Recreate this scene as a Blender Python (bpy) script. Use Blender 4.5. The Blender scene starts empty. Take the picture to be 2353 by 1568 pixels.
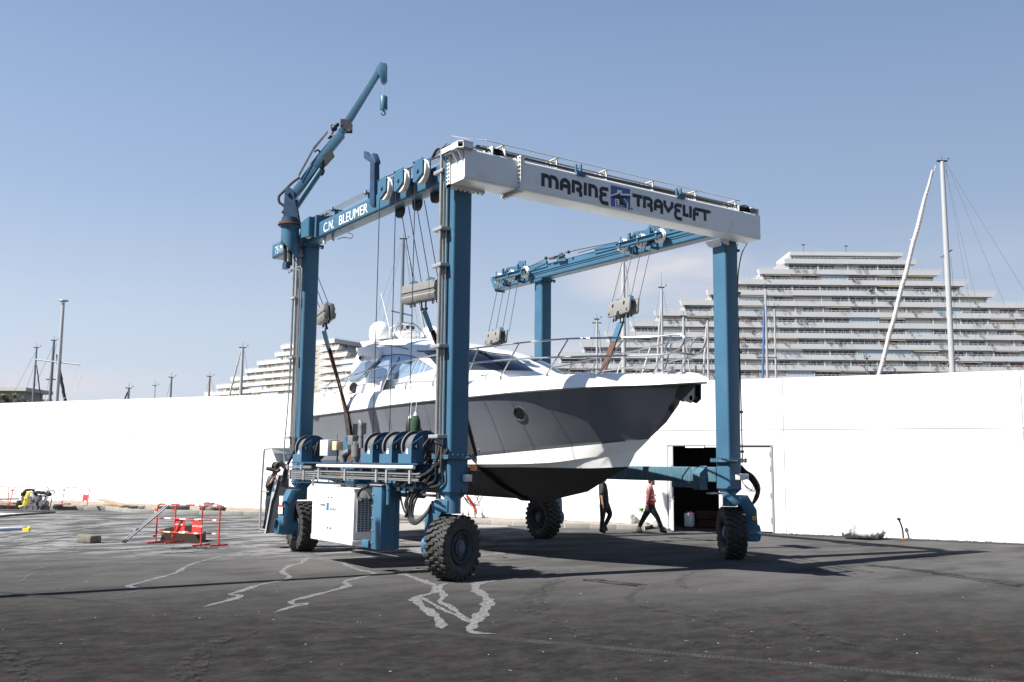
import bpy, bmesh, math, random
from mathutils import Vector, Matrix
from mathutils.bvhtree import BVHTree
random.seed(7)
S = bpy.context.scene
COL = S.collection
# ------------------------------------------------------------ camera
CAM = Vector((-10.14954, -16.460273, 2.3))
CX = Vector((0.818509, -0.574426, 0.008889))
CU = Vector((-0.079436, -0.097837, 0.992027))
CF = Vector((0.568976, 0.812689, 0.12571))
FP = 2204.12                       # focal length in units of a 2353 px wide frame
cd = bpy.data.cameras.new('camera'); cam = bpy.data.objects.new('camera', cd); COL.objects.link(cam)
cd.sensor_width = 36.0; cd.lens = FP / 2353 * 36; cd.clip_start = 0.1; cd.clip_end = 5000
cam.matrix_world = Matrix(((CX.x, CU.x, -CF.x, CAM.x), (CX.y, CU.y, -CF.y, CAM.y), (CX.z, CU.z, -CF.z, CAM.z), (0, 0, 0, 1)))
S.camera = cam
# ------------------------------------------------------------ sky, sun, exposure
SUN = Vector((-0.89, 0.154, 1.0)).normalized()
ELEV = math.asin(SUN.z)
w = bpy.data.worlds.new('World'); S.world = w; w.use_nodes = True
nt = w.node_tree; nt.nodes.clear()
def nd(t, typ, **k):
    n = t.nodes.new(typ)
    for a, b in k.items(): setattr(n, a, b)
    return n
out = nd(nt, 'ShaderNodeOutputWorld'); bg = nd(nt, 'ShaderNodeBackground'); sky = nd(nt, 'ShaderNodeTexSky')
sky.sky_type = 'NISHITA'; sky.sun_disc = False; sky.sun_elevation = ELEV
sky.sun_rotation = math.atan2(SUN.x, SUN.y); sky.altitude = 0; sky.air_density = 1.0; sky.dust_density = .6; sky.ozone_density = 1.0
tc = nd(nt, 'ShaderNodeTexCoord'); mp = nd(nt, 'ShaderNodeMapping'); mp.inputs['Scale'].default_value = (1.0, 1.0, 2.6)
no = nd(nt, 'ShaderNodeTexNoise'); no.inputs['Scale'].default_value = 5.5; no.inputs['Detail'].default_value = 5; no.inputs['Roughness'].default_value = .55
cr = nd(nt, 'ShaderNodeValToRGB'); cr.color_ramp.elements[0].position = .36; cr.color_ramp.elements[1].position = .60
sp = nd(nt, 'ShaderNodeSeparateXYZ'); mr = nd(nt, 'ShaderNodeMapRange')
mr.inputs['From Min'].default_value = 0.10; mr.inputs['From Max'].default_value = 0.24; mr.inputs['To Min'].default_value = 1; mr.inputs['To Max'].default_value = 0
mu = nd(nt, 'ShaderNodeMath', operation='MULTIPLY'); mu2 = nd(nt, 'ShaderNodeMath', operation='MULTIPLY'); mu2.inputs[1].default_value = .95
hs = nd(nt, 'ShaderNodeHueSaturation'); hs.inputs['Saturation'].default_value = .86
hz = nd(nt, 'ShaderNodeMix', data_type='RGBA')
mx = nd(nt, 'ShaderNodeMix', data_type='RGBA'); mx.inputs['B'].default_value = (6.5, 6.4, 6.9, 1)
L = nt.links.new
L(tc.outputs['Generated'], mp.inputs['Vector']); L(mp.outputs['Vector'], no.inputs['Vector']); L(no.outputs['Fac'], cr.inputs['Fac'])
L(tc.outputs['Generated'], sp.inputs[0]); L(sp.outputs['Z'], mr.inputs['Value'])
acc = None      # a few soft cloud banks low over the horizon, each round a direction of its own
for (u_, v_, w_, h_, st_) in ((1560, 640, 270, 95, 1.0), (1800, 640, 200, 70, .8), (1180, 830, 330, 60, .6), (60, 880, 160, 50, .9), (280, 880, 220, 40, .85), (520, 900, 200, 40, .5), (2250, 560, 200, 60, .15), (3100, 700, 500, 90, .8), (-700, 800, 600, 120, .8)):
    d_ = (CX * (u_ - 1176.5) + CU * (784 - v_) + CF * FP).normalized()
    rx = CX.copy(); ux = d_.cross(rx).normalized() * -1; rx = ux.cross(d_).normalized() * -1
    vs_ = []
    for ax_, sz_ in ((rx, w_ / FP), (ux, h_ / FP)):
        vm = nd(nt, 'ShaderNodeVectorMath', operation='DOT_PRODUCT'); vm.inputs[1].default_value = ax_ / sz_; L(tc.outputs['Generated'], vm.inputs[0]); vs_.append(vm)
    m1 = nd(nt, 'ShaderNodeMath', operation='POWER'); m1.inputs[1].default_value = 2; L(vs_[0].outputs['Value'], m1.inputs[0])
    a1 = nd(nt, 'ShaderNodeMath', operation='ABSOLUTE'); L(vs_[0].outputs['Value'], a1.inputs[0]); L(a1.outputs[0], m1.inputs[0])
    a2_ = nd(nt, 'ShaderNodeMath', operation='ABSOLUTE'); L(vs_[1].outputs['Value'], a2_.inputs[0]); m2 = nd(nt, 'ShaderNodeMath', operation='POWER'); m2.inputs[1].default_value = 2; L(a2_.outputs[0], m2.inputs[0])
    sm_ = nd(nt, 'ShaderNodeMath', operation='ADD'); L(m1.outputs[0], sm_.inputs[0]); L(m2.outputs[0], sm_.inputs[1])
    fr_ = nd(nt, 'ShaderNodeVectorMath', operation='DOT_PRODUCT'); fr_.inputs[1].default_value = d_; L(tc.outputs['Generated'], fr_.inputs[0])
    rg = nd(nt, 'ShaderNodeMapRange'); rg.interpolation_type = 'SMOOTHSTEP'; rg.inputs['From Min'].default_value = 1.3; rg.inputs['From Max'].default_value = .0; rg.inputs['To Max'].default_value = st_; L(sm_.outputs[0], rg.inputs['Value'])
    gt = nd(nt, 'ShaderNodeMath', operation='GREATER_THAN'); gt.inputs[1].default_value = .3; L(fr_.outputs['Value'], gt.inputs[0])
    pm_ = nd(nt, 'ShaderNodeMath', operation='MULTIPLY'); L(rg.outputs['Result'], pm_.inputs[0]); L(gt.outputs[0], pm_.inputs[1])
    if acc is None: acc = pm_
    else: mxx = nd(nt, 'ShaderNodeMath', operation='MAXIMUM'); L(acc.outputs[0], mxx.inputs[0]); L(pm_.outputs[0], mxx.inputs[1]); acc = mxx
L(cr.outputs['Color'], mu.inputs[0]); L(acc.outputs[0], mu.inputs[1]); L(mu.outputs[0], mu2.inputs[0])
L(sky.outputs[0], hs.inputs['Color'])
gr_ = nd(nt, 'ShaderNodeValToRGB'); els = gr_.color_ramp.elements
SKYK = 1.0 / (2.2 * .052) / 10
for i, (p_, c_) in enumerate(((0.0, (.64, .70, .81)), (.135, (.55, .64, .79)), (.26, (.375, .50, .72)), (.45, (.24, .365, .61)), (.7, (.155, .26, .50)), (1.0, (.10, .17, .38)))):
    e = els[i] if i < 2 else els.new(p_); e.position = p_; e.color = (c_[0] * SKYK, c_[1] * SKYK, c_[2] * SKYK, 1)
L(sp.outputs['Z'], gr_.inputs['Fac'])
sc10 = nd(nt, 'ShaderNodeVectorMath', operation='SCALE'); L(gr_.outputs['Color'], sc10.inputs[0])
az_ = nd(nt, 'ShaderNodeVectorMath', operation='DOT_PRODUCT'); az_.inputs[1].default_value = (-CX.x * 2.2, -CX.y * 2.2, 0); L(tc.outputs['Generated'], az_.inputs[0])
aa_ = nd(nt, 'ShaderNodeMath', operation='ADD'); aa_.inputs[1].default_value = 10.0; L(az_.outputs['Value'], aa_.inputs[0]); L(aa_.outputs[0], sc10.inputs['Scale'])
L(hs.outputs['Color'], hz.inputs['A']); L(sc10.outputs[0], hz.inputs['B']); hz.inputs['Factor'].default_value = .85
L(hz.outputs['Result'], mx.inputs['A']); L(mu2.outputs[0], mx.inputs['Factor'])
L(mx.outputs['Result'], bg.inputs['Color']); bg.inputs['Strength'].default_value = 0.052
L(bg.outputs[0], out.inputs['Surface'])
sl = bpy.data.lights.new('sun', 'SUN'); sl.energy = 5.0; sl.angle = math.radians(.53); sl.color = (1, .955, .89)
so = bpy.data.objects.new('sun', sl); COL.objects.link(so); so.rotation_euler = SUN.to_track_quat('Z', 'Y').to_euler(); so.location = (-20, 0, 30)
S.view_settings.view_transform = 'Standard'; S.view_settings.look = 'None'; S.view_settings.gamma = 1; S.view_settings.exposure = 1.14
S.render.engine = 'CYCLES'
S.cycles.max_bounces = 8; S.cycles.transparent_max_bounces = 12

# ------------------------------------------------------------ pixel to place helpers (survey of the photo)
def ray(u, v): return CX * (u - 1176.5) + CU * (784 - v) + CF * FP
def AX(u, v, x): d = ray(u, v); return CAM + d * ((x - CAM.x) / d.x)
def AY(u, v, y): d = ray(u, v); return CAM + d * ((y - CAM.y) / d.y)
def AZ(u, v, z=0.0): d = ray(u, v); return CAM + d * ((z - CAM.z) / d.z)
FH = Vector((CF.x, CF.y, 0)).normalized(); RH = Vector((FH.y, -FH.x, 0))
def AV(u, v, P): d = ray(u, v); return CAM + d * ((Vector(P) - CAM).dot(FH) / d.dot(FH))
def AD(u, v, D): d = ray(u, v); return CAM + d * (D / d.dot(FH))
WD = Vector((-.4584, .8887, 0)); WO = Vector((16.81, 4.46, 0)); WN = Vector((.8887, .4584, 0))
def AW(u, v, off=0.0):
    d = ray(u, v); return CAM + d * (((WO + WN * off - CAM).dot(WN)) / d.dot(WN))
def WP(s, off, z): return WO + WD * s + WN * off + Vector((0, 0, z))

# ------------------------------------------------------------ materials
def mat(name, col, rough=.5, metal=0.0, var=0.0, vs=3.0, bump=0.0, bs=40.0, dirt=None, dscale=1.5, dlo=.55, dhi=.75, spec=.5, coat=0.0, stretch=None, bdist=.01):
    m = bpy.data.materials.new(name); m.use_nodes = True; t = m.node_tree; b = t.nodes['Principled BSDF']
    b.inputs['Roughness'].default_value = rough; b.inputs['Metallic'].default_value = metal
    b.inputs['Specular IOR Level'].default_value = spec; b.inputs['Coat Weight'].default_value = coat
    c = (*col, 1)
    b.inputs['Base Color'].default_value = c
    lk = t.links.new
    tc = t.nodes.new('ShaderNodeTexCoord'); src = tc.outputs['Object']
    if stretch:
        mp = t.nodes.new('ShaderNodeMapping'); mp.inputs['Scale'].default_value = stretch; lk(src, mp.inputs[0]); src = mp.outputs[0]
    cur = None
    if var > 0:
        n = t.nodes.new('ShaderNodeTexNoise'); n.inputs['Scale'].default_value = vs; n.inputs['Detail'].default_value = 6; n.inputs['Roughness'].default_value = .62; lk(src, n.inputs['Vector'])
        r = t.nodes.new('ShaderNodeMapRange'); r.inputs['From Min'].default_value = .3; r.inputs['From Max'].default_value = .7
        r.inputs['To Min'].default_value = 1 - var; r.inputs['To Max'].default_value = 1 + var; lk(n.outputs['Fac'], r.inputs['Value'])
        x = t.nodes.new('ShaderNodeMix'); x.data_type = 'RGBA'; x.blend_type = 'MULTIPLY'; x.inputs['Factor'].default_value = 1
        x.inputs['A'].default_value = c; lk(r.outputs['Result'], x.inputs['B']); cur = x.outputs['Result']
    if dirt:
        n = t.nodes.new('ShaderNodeTexNoise'); n.inputs['Scale'].default_value = dscale; n.inputs['Detail'].default_value = 9; n.inputs['Roughness'].default_value = .7; lk(src, n.inputs['Vector'])
        r = t.nodes.new('ShaderNodeMapRange'); r.inputs['From Min'].default_value = dlo; r.inputs['From Max'].default_value = dhi; lk(n.outputs['Fac'], r.inputs['Value'])
        x = t.nodes.new('ShaderNodeMix'); x.data_type = 'RGBA'; lk(r.outputs['Result'], x.inputs['Factor'])
        if cur: lk(cur, x.inputs['A'])
        else: x.inputs['A'].default_value = c
        x.inputs['B'].default_value = (*dirt, 1); cur = x.outputs['Result']
    if cur: lk(cur, b.inputs['Base Color'])
    if bump > 0:
        n = t.nodes.new('ShaderNodeTexNoise'); n.inputs['Scale'].default_value = bs; n.inputs['Detail'].default_value = 4; lk(src, n.inputs['Vector'])
        u = t.nodes.new('ShaderNodeBump'); u.inputs['Strength'].default_value = bump; u.inputs['Distance'].default_value = bdist; lk(n.outputs['Fac'], u.inputs['Height']); lk(u.outputs[0], b.inputs['Normal'])
    return m
M = {}
M['blue'] = mat('blue_paint', (.043, .116, .186), .42, var=.10, vs=1.2, dirt=(.16, .20, .20), dscale=2.3, dlo=.62, dhi=.9, bump=.04, bs=9, spec=.3)
M['blued'] = mat('blue_paint_grimy', (.025, .062, .12), .5, var=.2, vs=3, dirt=(.03, .03, .035), dscale=5, dlo=.5, dhi=.72, spec=.25)
M['bluestreak'] = mat('blue_paint_streaked', (.050, .115, .160), .5, var=.12, vs=3, spec=.25, dirt=(.13, .20, .225), dscale=3.0, dlo=.50, dhi=.66, stretch=(14, 14, 1.1))
M['white'] = mat('white_paint', (.68, .70, .70), .38, var=.05, vs=1.0, dirt=(.46, .42, .35), dscale=1.6, dlo=.58, dhi=.86)
M['whitedirt'] = mat('white_paint_worn', (.66, .67, .64), .5, var=.06, vs=2, dirt=(.30, .20, .12), dscale=6, dlo=.66, dhi=.80)
M['offwhite'] = mat('cabinet_paint', (.76, .75, .68), .5, var=.05, vs=2, dirt=(.35, .30, .22), dscale=5, dlo=.66, dhi=.85)
M['lid'] = mat('sheave_white', (.78, .75, .68), .5, var=.1, vs=5, dirt=(.25, .12, .06), dscale=9, dlo=.62, dhi=.8)
M['steel'] = mat('steel_pipe', (.34, .33, .31), .38, .6, var=.15, vs=8, dirt=(.20, .11, .06), dscale=7, dlo=.62, dhi=.8)
M['galv'] = mat('galvanised', (.33, .34, .35), .45, .35, var=.1, vs=8)
M['chrome'] = mat('stainless', (.42, .42, .43), .34, .9)
M['black'] = mat('black_rubber', (.012, .012, .013), .6, var=.2, vs=20, bump=.3, bs=60)
M['rope'] = mat('wire_rope', (.025, .028, .035), .6, .2)
M['drum'] = mat('wound_rope', (.13, .125, .12), .6, .2, bump=.8, bs=60, stretch=(1, 12, 1))
M['tyre'] = mat('tyre_rubber', (.020, .0195, .019), .78, var=.25, vs=6, dirt=(.085, .082, .076), dscale=7, dlo=.52, dhi=.80, bump=.3, bs=30)
M['rim'] = mat('rim_paint', (.028, .045, .07), .55, var=.2, vs=6)
M['conc'] = mat('lead_grey_block', (.185, .185, .175), .7, var=.16, vs=3, dirt=(.09, .085, .08), dscale=6, dlo=.52, dhi=.8, bump=.3, bs=14, stretch=(1, 1, 5))
M['strap'] = mat('sling_webbing', (.085, .042, .026), .85, var=.35, vs=5, bump=.3, bs=40, stretch=(7, 7, .6))
M['strapdark'] = mat('sling_webbing_dark', (.045, .038, .034), .85, var=.35, vs=5, bump=.3, bs=40)
M['grey'] = mat('grey_exhaust', (.13, .13, .135), .6, var=.12, vs=7, dirt=(.14, .09, .06), dscale=8, dlo=.6, dhi=.8)
M['rust'] = mat('rusty_steel', (.085, .040, .026), .8, var=.3, vs=9, bump=.3)
M['ink'] = mat('lettering_black', (.014, .016, .022), .55)
M['inkw'] = mat('lettering_white', (.82, .82, .80), .6)
M['logoblue'] = mat('logo_blue', (.045, .115, .30), .5)
M['label'] = mat('label_white', (.8, .78, .74), .6)
M['labelred'] = mat('label_red', (.55, .06, .04), .6)
M['amber'] = mat('amber_lens', (.85, .22, .02), .3)
M['yellow'] = mat('yellow_paint', (.80, .62, .06), .45, var=.06, dirt=(.25, .22, .12), dscale=6, dlo=.6, dhi=.8)
M['darkmetal'] = mat('dark_metal', (.03, .032, .036), .5, .3, var=.2, vs=9)
M['graymetal'] = mat('grey_motor', (.16, .16, .17), .55, .2, var=.15, vs=9)
M['beige'] = mat('beige_box', (.62, .48, .26), .5)
M['greybox'] = mat('grey_box', (.48, .50, .51), .5)
# boat
M['gel'] = mat('white_gelcoat', (.80, .80, .79), .16, coat=.4)
M['hullgrey'] = mat('grey_hull_paint', (.165, .174, .202), .26, .22, var=.035, vs=1.4, coat=.35)
M['stripe'] = mat('dark_stripe', (.045, .045, .05), .4)
M['cream'] = mat('lower_hull_white', (.82, .82, .79), .4, var=.07, vs=2.0, dirt=(.62, .60, .50), dscale=1.5, dlo=.55, dhi=.85)
M['antifoul'] = mat('antifouling_black', (.008, .008, .009), .65, var=.3, vs=3, dirt=(.05, .05, .05), dscale=10, dlo=.68, dhi=.78)
M['rubrail'] = mat('rub_rail', (.10, .095, .09), .35, .3)
M['nonskid'] = mat('deck', (.70, .70, .69), .6)
M['dark'] = mat('dark_opening', (.012, .013, .016), .35)
M['green'] = mat('fender_cover', (.018, .05, .028), .9, bump=.3, bs=60)
M['skin'] = mat('skin', (.42, .22, .15), .55)
def glassmat(name, base, met, rough=.03):
    m = mat(name, base, rough, met, spec=1.0); return m
M['wing'] = glassmat('wing_blue_grey', (.34, .42, .52), .75)  # light blue-grey, mostly metallic base for the wing panels
M['glassd'] = glassmat('dark_glass', (.035, .045, .06), .25, .04)

# ------------------------------------------------------------ mesh builder
class MB:
    def __init__(s): s.v = []; s.f = []; s.mi = []; s.T = Matrix.Identity(4)
    def add(s, vs, fs, mi=0):
        o = len(s.v); s.v += [s.T @ Vector(a) for a in vs]; s.f += [tuple(o + i for i in q) for q in fs]; s.mi += [mi] * len(fs); return s
    def box(s, x0, x1, y0, y1, z0, z1, mi=0):
        return s.add([(x0, y0, z0), (x1, y0, z0), (x1, y1, z0), (x0, y1, z0), (x0, y0, z1), (x1, y0, z1), (x1, y1, z1), (x0, y1, z1)],
                     [(0, 3, 2, 1), (4, 5, 6, 7), (0, 1, 5, 4), (1, 2, 6, 5), (2, 3, 7, 6), (3, 0, 4, 7)], mi)
    def obox(s, c, ax, ay, az, mi=0):   # centre and three half-axis vectors
        c, ax, ay, az = map(Vector, (c, ax, ay, az)); vs = []
        for k in (-1, 1):
            for j, i in ((-1, -1), (-1, 1), (1, 1), (1, -1)): vs.append(c + ax * i + ay * j + az * k)
        return s.add(vs, [(0, 3, 2, 1), (4, 5, 6, 7), (0, 1, 5, 4), (1, 2, 6, 5), (2, 3, 7, 6), (3, 0, 4, 7)], mi)
    def rbox(s, x0, x1, y0, y1, z0, z1, r, axis='z', n=4, mi=0):   # box with rounded long edges along axis
        def prof(a0, a1, b0, b1):
            p = []
            for cx, cy, t0 in ((a1 - r, b1 - r, 0), (a0 + r, b1 - r, 90), (a0 + r, b0 + r, 180), (a1 - r, b0 + r, 270)):
                for i in range(n + 1):
                    t = math.radians(t0 + 90 * i / n); p.append((cx + r * math.cos(t), cy + r * math.sin(t)))
            return p
        if axis == 'z': P = prof(x0, x1, y0, y1); A = [(a, b, z0) for a, b in P]; B = [(a, b, z1) for a, b in P]
        elif axis == 'y': P = prof(x0, x1, z0, z1); A = [(a, y1, b) for a, b in P]; B = [(a, y0, b) for a, b in P]
        else: P = prof(y0, y1, z0, z1); A = [(x0, a, b) for a, b in P]; B = [(x1, a, b) for a, b in P]
        k = len(P)
        return s.add(A + B, [tuple(range(k - 1, -1, -1)), tuple(range(k, 2 * k))] + [(i, (i + 1) % k, k + (i + 1) % k, k + i) for i in range(k)], mi)
    def cyl(s, a, b, r, r2=None, n=16, mi=0, caps=True):
        a, b = Vector(a), Vector(b); r2 = r if r2 is None else r2
        d = (b - a).normalized(); u = d.orthogonal().normalized(); w_ = d.cross(u)
        A = [a + (u * math.cos(2 * math.pi * i / n) + w_ * math.sin(2 * math.pi * i / n)) * r for i in range(n)]
        B = [b + (u * math.cos(2 * math.pi * i / n) + w_ * math.sin(2 * math.pi * i / n)) * r2 for i in range(n)]
        f = [(i, (i + 1) % n, n + (i + 1) % n, n + i) for i in range(n)]
        if caps: f += [tuple(range(n - 1, -1, -1)), tuple(range(n, 2 * n))]
        return s.add(A + B, f, mi)
    def lathe(s, a, d, prof, n=32, mi=0, closed=False):   # prof: (distance along d, radius)
        a, d = Vector(a), Vector(d).normalized(); u = d.orthogonal().normalized(); w_ = d.cross(u); vs = []; m = len(prof)
        for h, r in prof:
            for i in range(n):
                t = 2 * math.pi * i / n; vs.append(a + d * h + (u * math.cos(t) + w_ * math.sin(t)) * r)
        f = []
        for j in range(m if closed else m - 1):
            k = (j + 1) % m
            for i in range(n): f.append((j * n + i, j * n + (i + 1) % n, k * n + (i + 1) % n, k * n + i))
        if not closed:
            if prof[0][1] > 1e-6: f.append(tuple(range(n - 1, -1, -1)))
            if prof[-1][1] > 1e-6: f.append(tuple((m - 1) * n + i for i in range(n)))
        return s.add(vs, f, mi)
    def tube(s, pts, r, n=8, mi=0, closed=False):
        P = [Vector(p) for p in pts]; m = len(P); vs = []; u = None
        R = r if isinstance(r, (list, tuple)) else [r] * m
        for i in range(m):
            a = P[(i - 1) % m] if (closed or i > 0) else P[i]; b = P[(i + 1) % m] if (closed or i < m - 1) else P[i]
            d = (b - a)
            if d.length < 1e-9: d = Vector((0, 0, 1))
            d.normalize()
            if u is None: u = d.orthogonal().normalized()
            else:
                u = u - d * u.dot(d)
                u = u.normalized() if u.length > 1e-6 else d.orthogonal().normalized()
            w_ = d.cross(u)
            for k in range(n):
                t = 2 * math.pi * k / n; vs.append(P[i] + (u * math.cos(t) + w_ * math.sin(t)) * R[i])
        f = []
        for i in range(m if closed else m - 1):
            j = (i + 1) % m
            for k in range(n): f.append((i * n + k, i * n + (k + 1) % n, j * n + (k + 1) % n, j * n + k))
        if not closed: f += [tuple(range(n - 1, -1, -1)), tuple((m - 1) * n + k for k in range(n))]
        return s.add(vs, f, mi)
    def prism(s, poly, vec, mi=0):    # planar polygon extruded by vec
        P = [Vector(p) for p in poly]; k = len(P); vec = Vector(vec)
        return s.add(P + [p + vec for p in P], [tuple(range(k - 1, -1, -1)), tuple(range(k, 2 * k))] + [(i, (i + 1) % k, k + (i + 1) % k, k + i) for i in range(k)], mi)
    def grid(s, rows, mi=0, closed=False):
        nr = len(rows); nc = len(rows[0]); vs = [p for r in rows for p in r]; f = []
        for i in range(nr - 1):
            for j in range(nc if closed else nc - 1):
                k = (j + 1) % nc; f.append((i * nc + j, i * nc + k, (i + 1) * nc + k, (i + 1) * nc + j))
        return s.add(vs, f, mi)
    def sphere(s, c, r, n=16, m=10, sc=(1, 1, 1), mi=0):
        c = Vector(c); rows = []
        for i in range(m + 1):
            t = math.pi * i / m; rr = max(math.sin(t), 1e-4)
            rows.append([c + Vector((rr * math.cos(2 * math.pi * j / n) * r * sc[0], rr * math.sin(2 * math.pi * j / n) * r * sc[1], math.cos(t) * r * sc[2])) for j in range(n)])
        return s.grid(rows, mi, True)
    def bolt(s, p, d, r=.022, h=.022, mi=0): return s.cyl(p, Vector(p) + Vector(d).normalized() * h, r, n=6, mi=mi)
    def build(s, name, mats, parent=None, smooth=True, angle=38, bevel=0, recalc=True, solid=0):
        me = bpy.data.meshes.new(name); org = Vector((0, 0, 0)); p = parent
        while p is not None: org += p.location; p = p.parent
        me.from_pydata([v - org for v in s.v], [], s.f)
        if not isinstance(mats, (list, tuple)): mats = [mats]
        for m in mats: me.materials.append(m)
        for i, q in enumerate(me.polygons): q.material_index = s.mi[i]
        bm = bmesh.new(); bm.from_mesh(me)
        if recalc: bmesh.ops.recalc_face_normals(bm, faces=bm.faces)
        if bevel:
            es = [e for e in bm.edges if len(e.link_faces) == 2 and e.calc_face_angle(0) > math.radians(50)]
            bmesh.ops.bevel(bm, geom=es, offset=bevel, segments=2, affect='EDGES', profile=.5)
        if smooth:
            for f in bm.faces: f.smooth = True
            for e in bm.edges:
                if len(e.link_faces) != 2 or e.calc_face_angle(0) > math.radians(angle): e.smooth = False
        bm.to_mesh(me); bm.free()
        o = bpy.data.objects.new(name, me); COL.objects.link(o); o.parent = parent
        if solid:
            md = o.modifiers.new('thickness', 'SOLIDIFY'); md.thickness = solid; md.offset = 0
        return o
def empty(name, loc=(0, 0, 0), label=None, cat=None, group=None, parent=None):
    o = bpy.data.objects.new(name, None); COL.objects.link(o); o.location = loc; o.empty_display_size = .3
    if parent: o.parent = parent
    return tag(o, label, cat, group)
def tag(o, label=None, cat=None, group=None, kind=None):
    if label: o['label'] = label
    if cat: o['category'] = cat
    if group: o['group'] = group
    if kind: o['kind'] = kind
    return o
def copy_tree(o, parent=None):
    c = o.copy(); COL.objects.link(c); c.parent = parent
    for ch in [q for q in bpy.data.objects if q.parent == o]: copy_tree(ch, c)
    return c
def smooth_path(P, n=8):     # Catmull-Rom through points
    P = [Vector(p) for p in P]; Q = []
    for i in range(len(P) - 1):
        a = P[max(i - 1, 0)]; b = P[i]; c = P[i + 1]; d = P[min(i + 2, len(P) - 1)]
        for k in range(n):
            t = k / n; Q.append(.5 * ((2 * b) + (c - a) * t + (2 * a - 5 * b + 4 * c - d) * t * t + (3 * b - a - 3 * c + d) * t ** 3))
    Q.append(P[-1]); return Q
def interp(x, X, Y):
    if x <= X[0]: return Y[0]
    for i in range(len(X) - 1):
        if x <= X[i + 1]:
            # cubic hermite with finite-difference slopes
            def sl(j):
                if j == 0: return (Y[1] - Y[0]) / (X[1] - X[0])
                if j == len(X) - 1: return (Y[-1] - Y[-2]) / (X[-1] - X[-2])
                a = (Y[j] - Y[j - 1]) / (X[j] - X[j - 1]); b = (Y[j + 1] - Y[j]) / (X[j + 1] - X[j])
                return 0 if a * b <= 0 else 2 * a * b / (a + b)
            h = X[i + 1] - X[i]; t = (x - X[i]) / h
            return (2 * t ** 3 - 3 * t * t + 1) * Y[i] + (t ** 3 - 2 * t * t + t) * h * sl(i) + (-2 * t ** 3 + 3 * t * t) * Y[i + 1] + (t ** 3 - t * t) * h * sl(i + 1)
    return Y[-1]
# stroke lettering: polylines with a pen width, built as thin raised shapes on a plane (o, ex, ey, normal)
def strokes(mb, lines, wd, o, ex, ey, nrm, th=.004, mi=0):
    o, ex, ey, nrm = map(Vector, (o, ex, ey, nrm))
    for ln in lines:
        P = [Vector((a, b)) for a, b in ln]; k = len(P); Lf = []; Rt = []
        for i in range(k):
            d0 = (P[i] - P[i - 1]).normalized() if i > 0 else (P[1] - P[0]).normalized()
            d1 = (P[i + 1] - P[i]).normalized() if i < k - 1 else d0
            n0 = Vector((-d0.y, d0.x)); n1 = Vector((-d1.y, d1.x)); m = n0 + n1
            m = m / max(m.dot(n0), .35) if m.length > 1e-6 else n0
            Lf.append(P[i] + m * wd / 2); Rt.append(P[i] - m * wd / 2)
        def W(p, h): return o + ex * p.x + ey * p.y + nrm * h
        vs = [W(p, th) for p in Lf] + [W(p, th) for p in Rt] + [W(p, -.001) for p in Lf] + [W(p, -.001) for p in Rt]; f = []
        for i in range(k - 1):
            f += [(i, i + 1, k + i + 1, k + i), (i, 2 * k + i, 2 * k + i + 1, i + 1), (k + i, k + i + 1, 3 * k + i + 1, 3 * k + i)]
        f += [(0, k, 3 * k, 2 * k), (k - 1, 3 * k - 1, 4 * k - 1, 2 * k - 1)]
        mb.add(vs, f, mi); th += .0004
def arc(cx, cy, rx, ry, a0, a1, n=8):
    return [(cx + rx * math.cos(math.radians(a0 + (a1 - a0) * i / n)), cy + ry * math.sin(math.radians(a0 + (a1 - a0) * i / n))) for i in range(n + 1)]
def text_mesh(name, s, size, o, ex, ey, m, parent, off=0.0, extr=.003, sx=1.0, align='LEFT'):
    cu = bpy.data.curves.new(name, 'FONT'); cu.body = s; cu.size = size; cu.extrude = extr; cu.offset = off; cu.align_x = align
    tmp = bpy.data.objects.new(name, cu); COL.objects.link(tmp); dg = bpy.context.evaluated_depsgraph_get()
    me = bpy.data.meshes.new_from_object(tmp.evaluated_get(dg)); bpy.data.objects.remove(tmp); bpy.data.curves.remove(cu)
    ex, ey = Vector(ex).normalized(), Vector(ey).normalized(); nz = ex.cross(ey); o = Vector(o); org = Vector((0, 0, 0)); p = parent
    while p is not None: org += p.location; p = p.parent
    for v in me.vertices: v.co = o + ex * v.co.x * sx + ey * v.co.y + nz * v.co.z - org
    me.materials.clear(); me.materials.append(m); ob = bpy.data.objects.new(name, me); COL.objects.link(ob); ob.parent = parent
    return ob
X3, Y3, Z3 = Vector((1, 0, 0)), Vector((0, 1, 0)), Vector((0, 0, 1))
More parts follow.
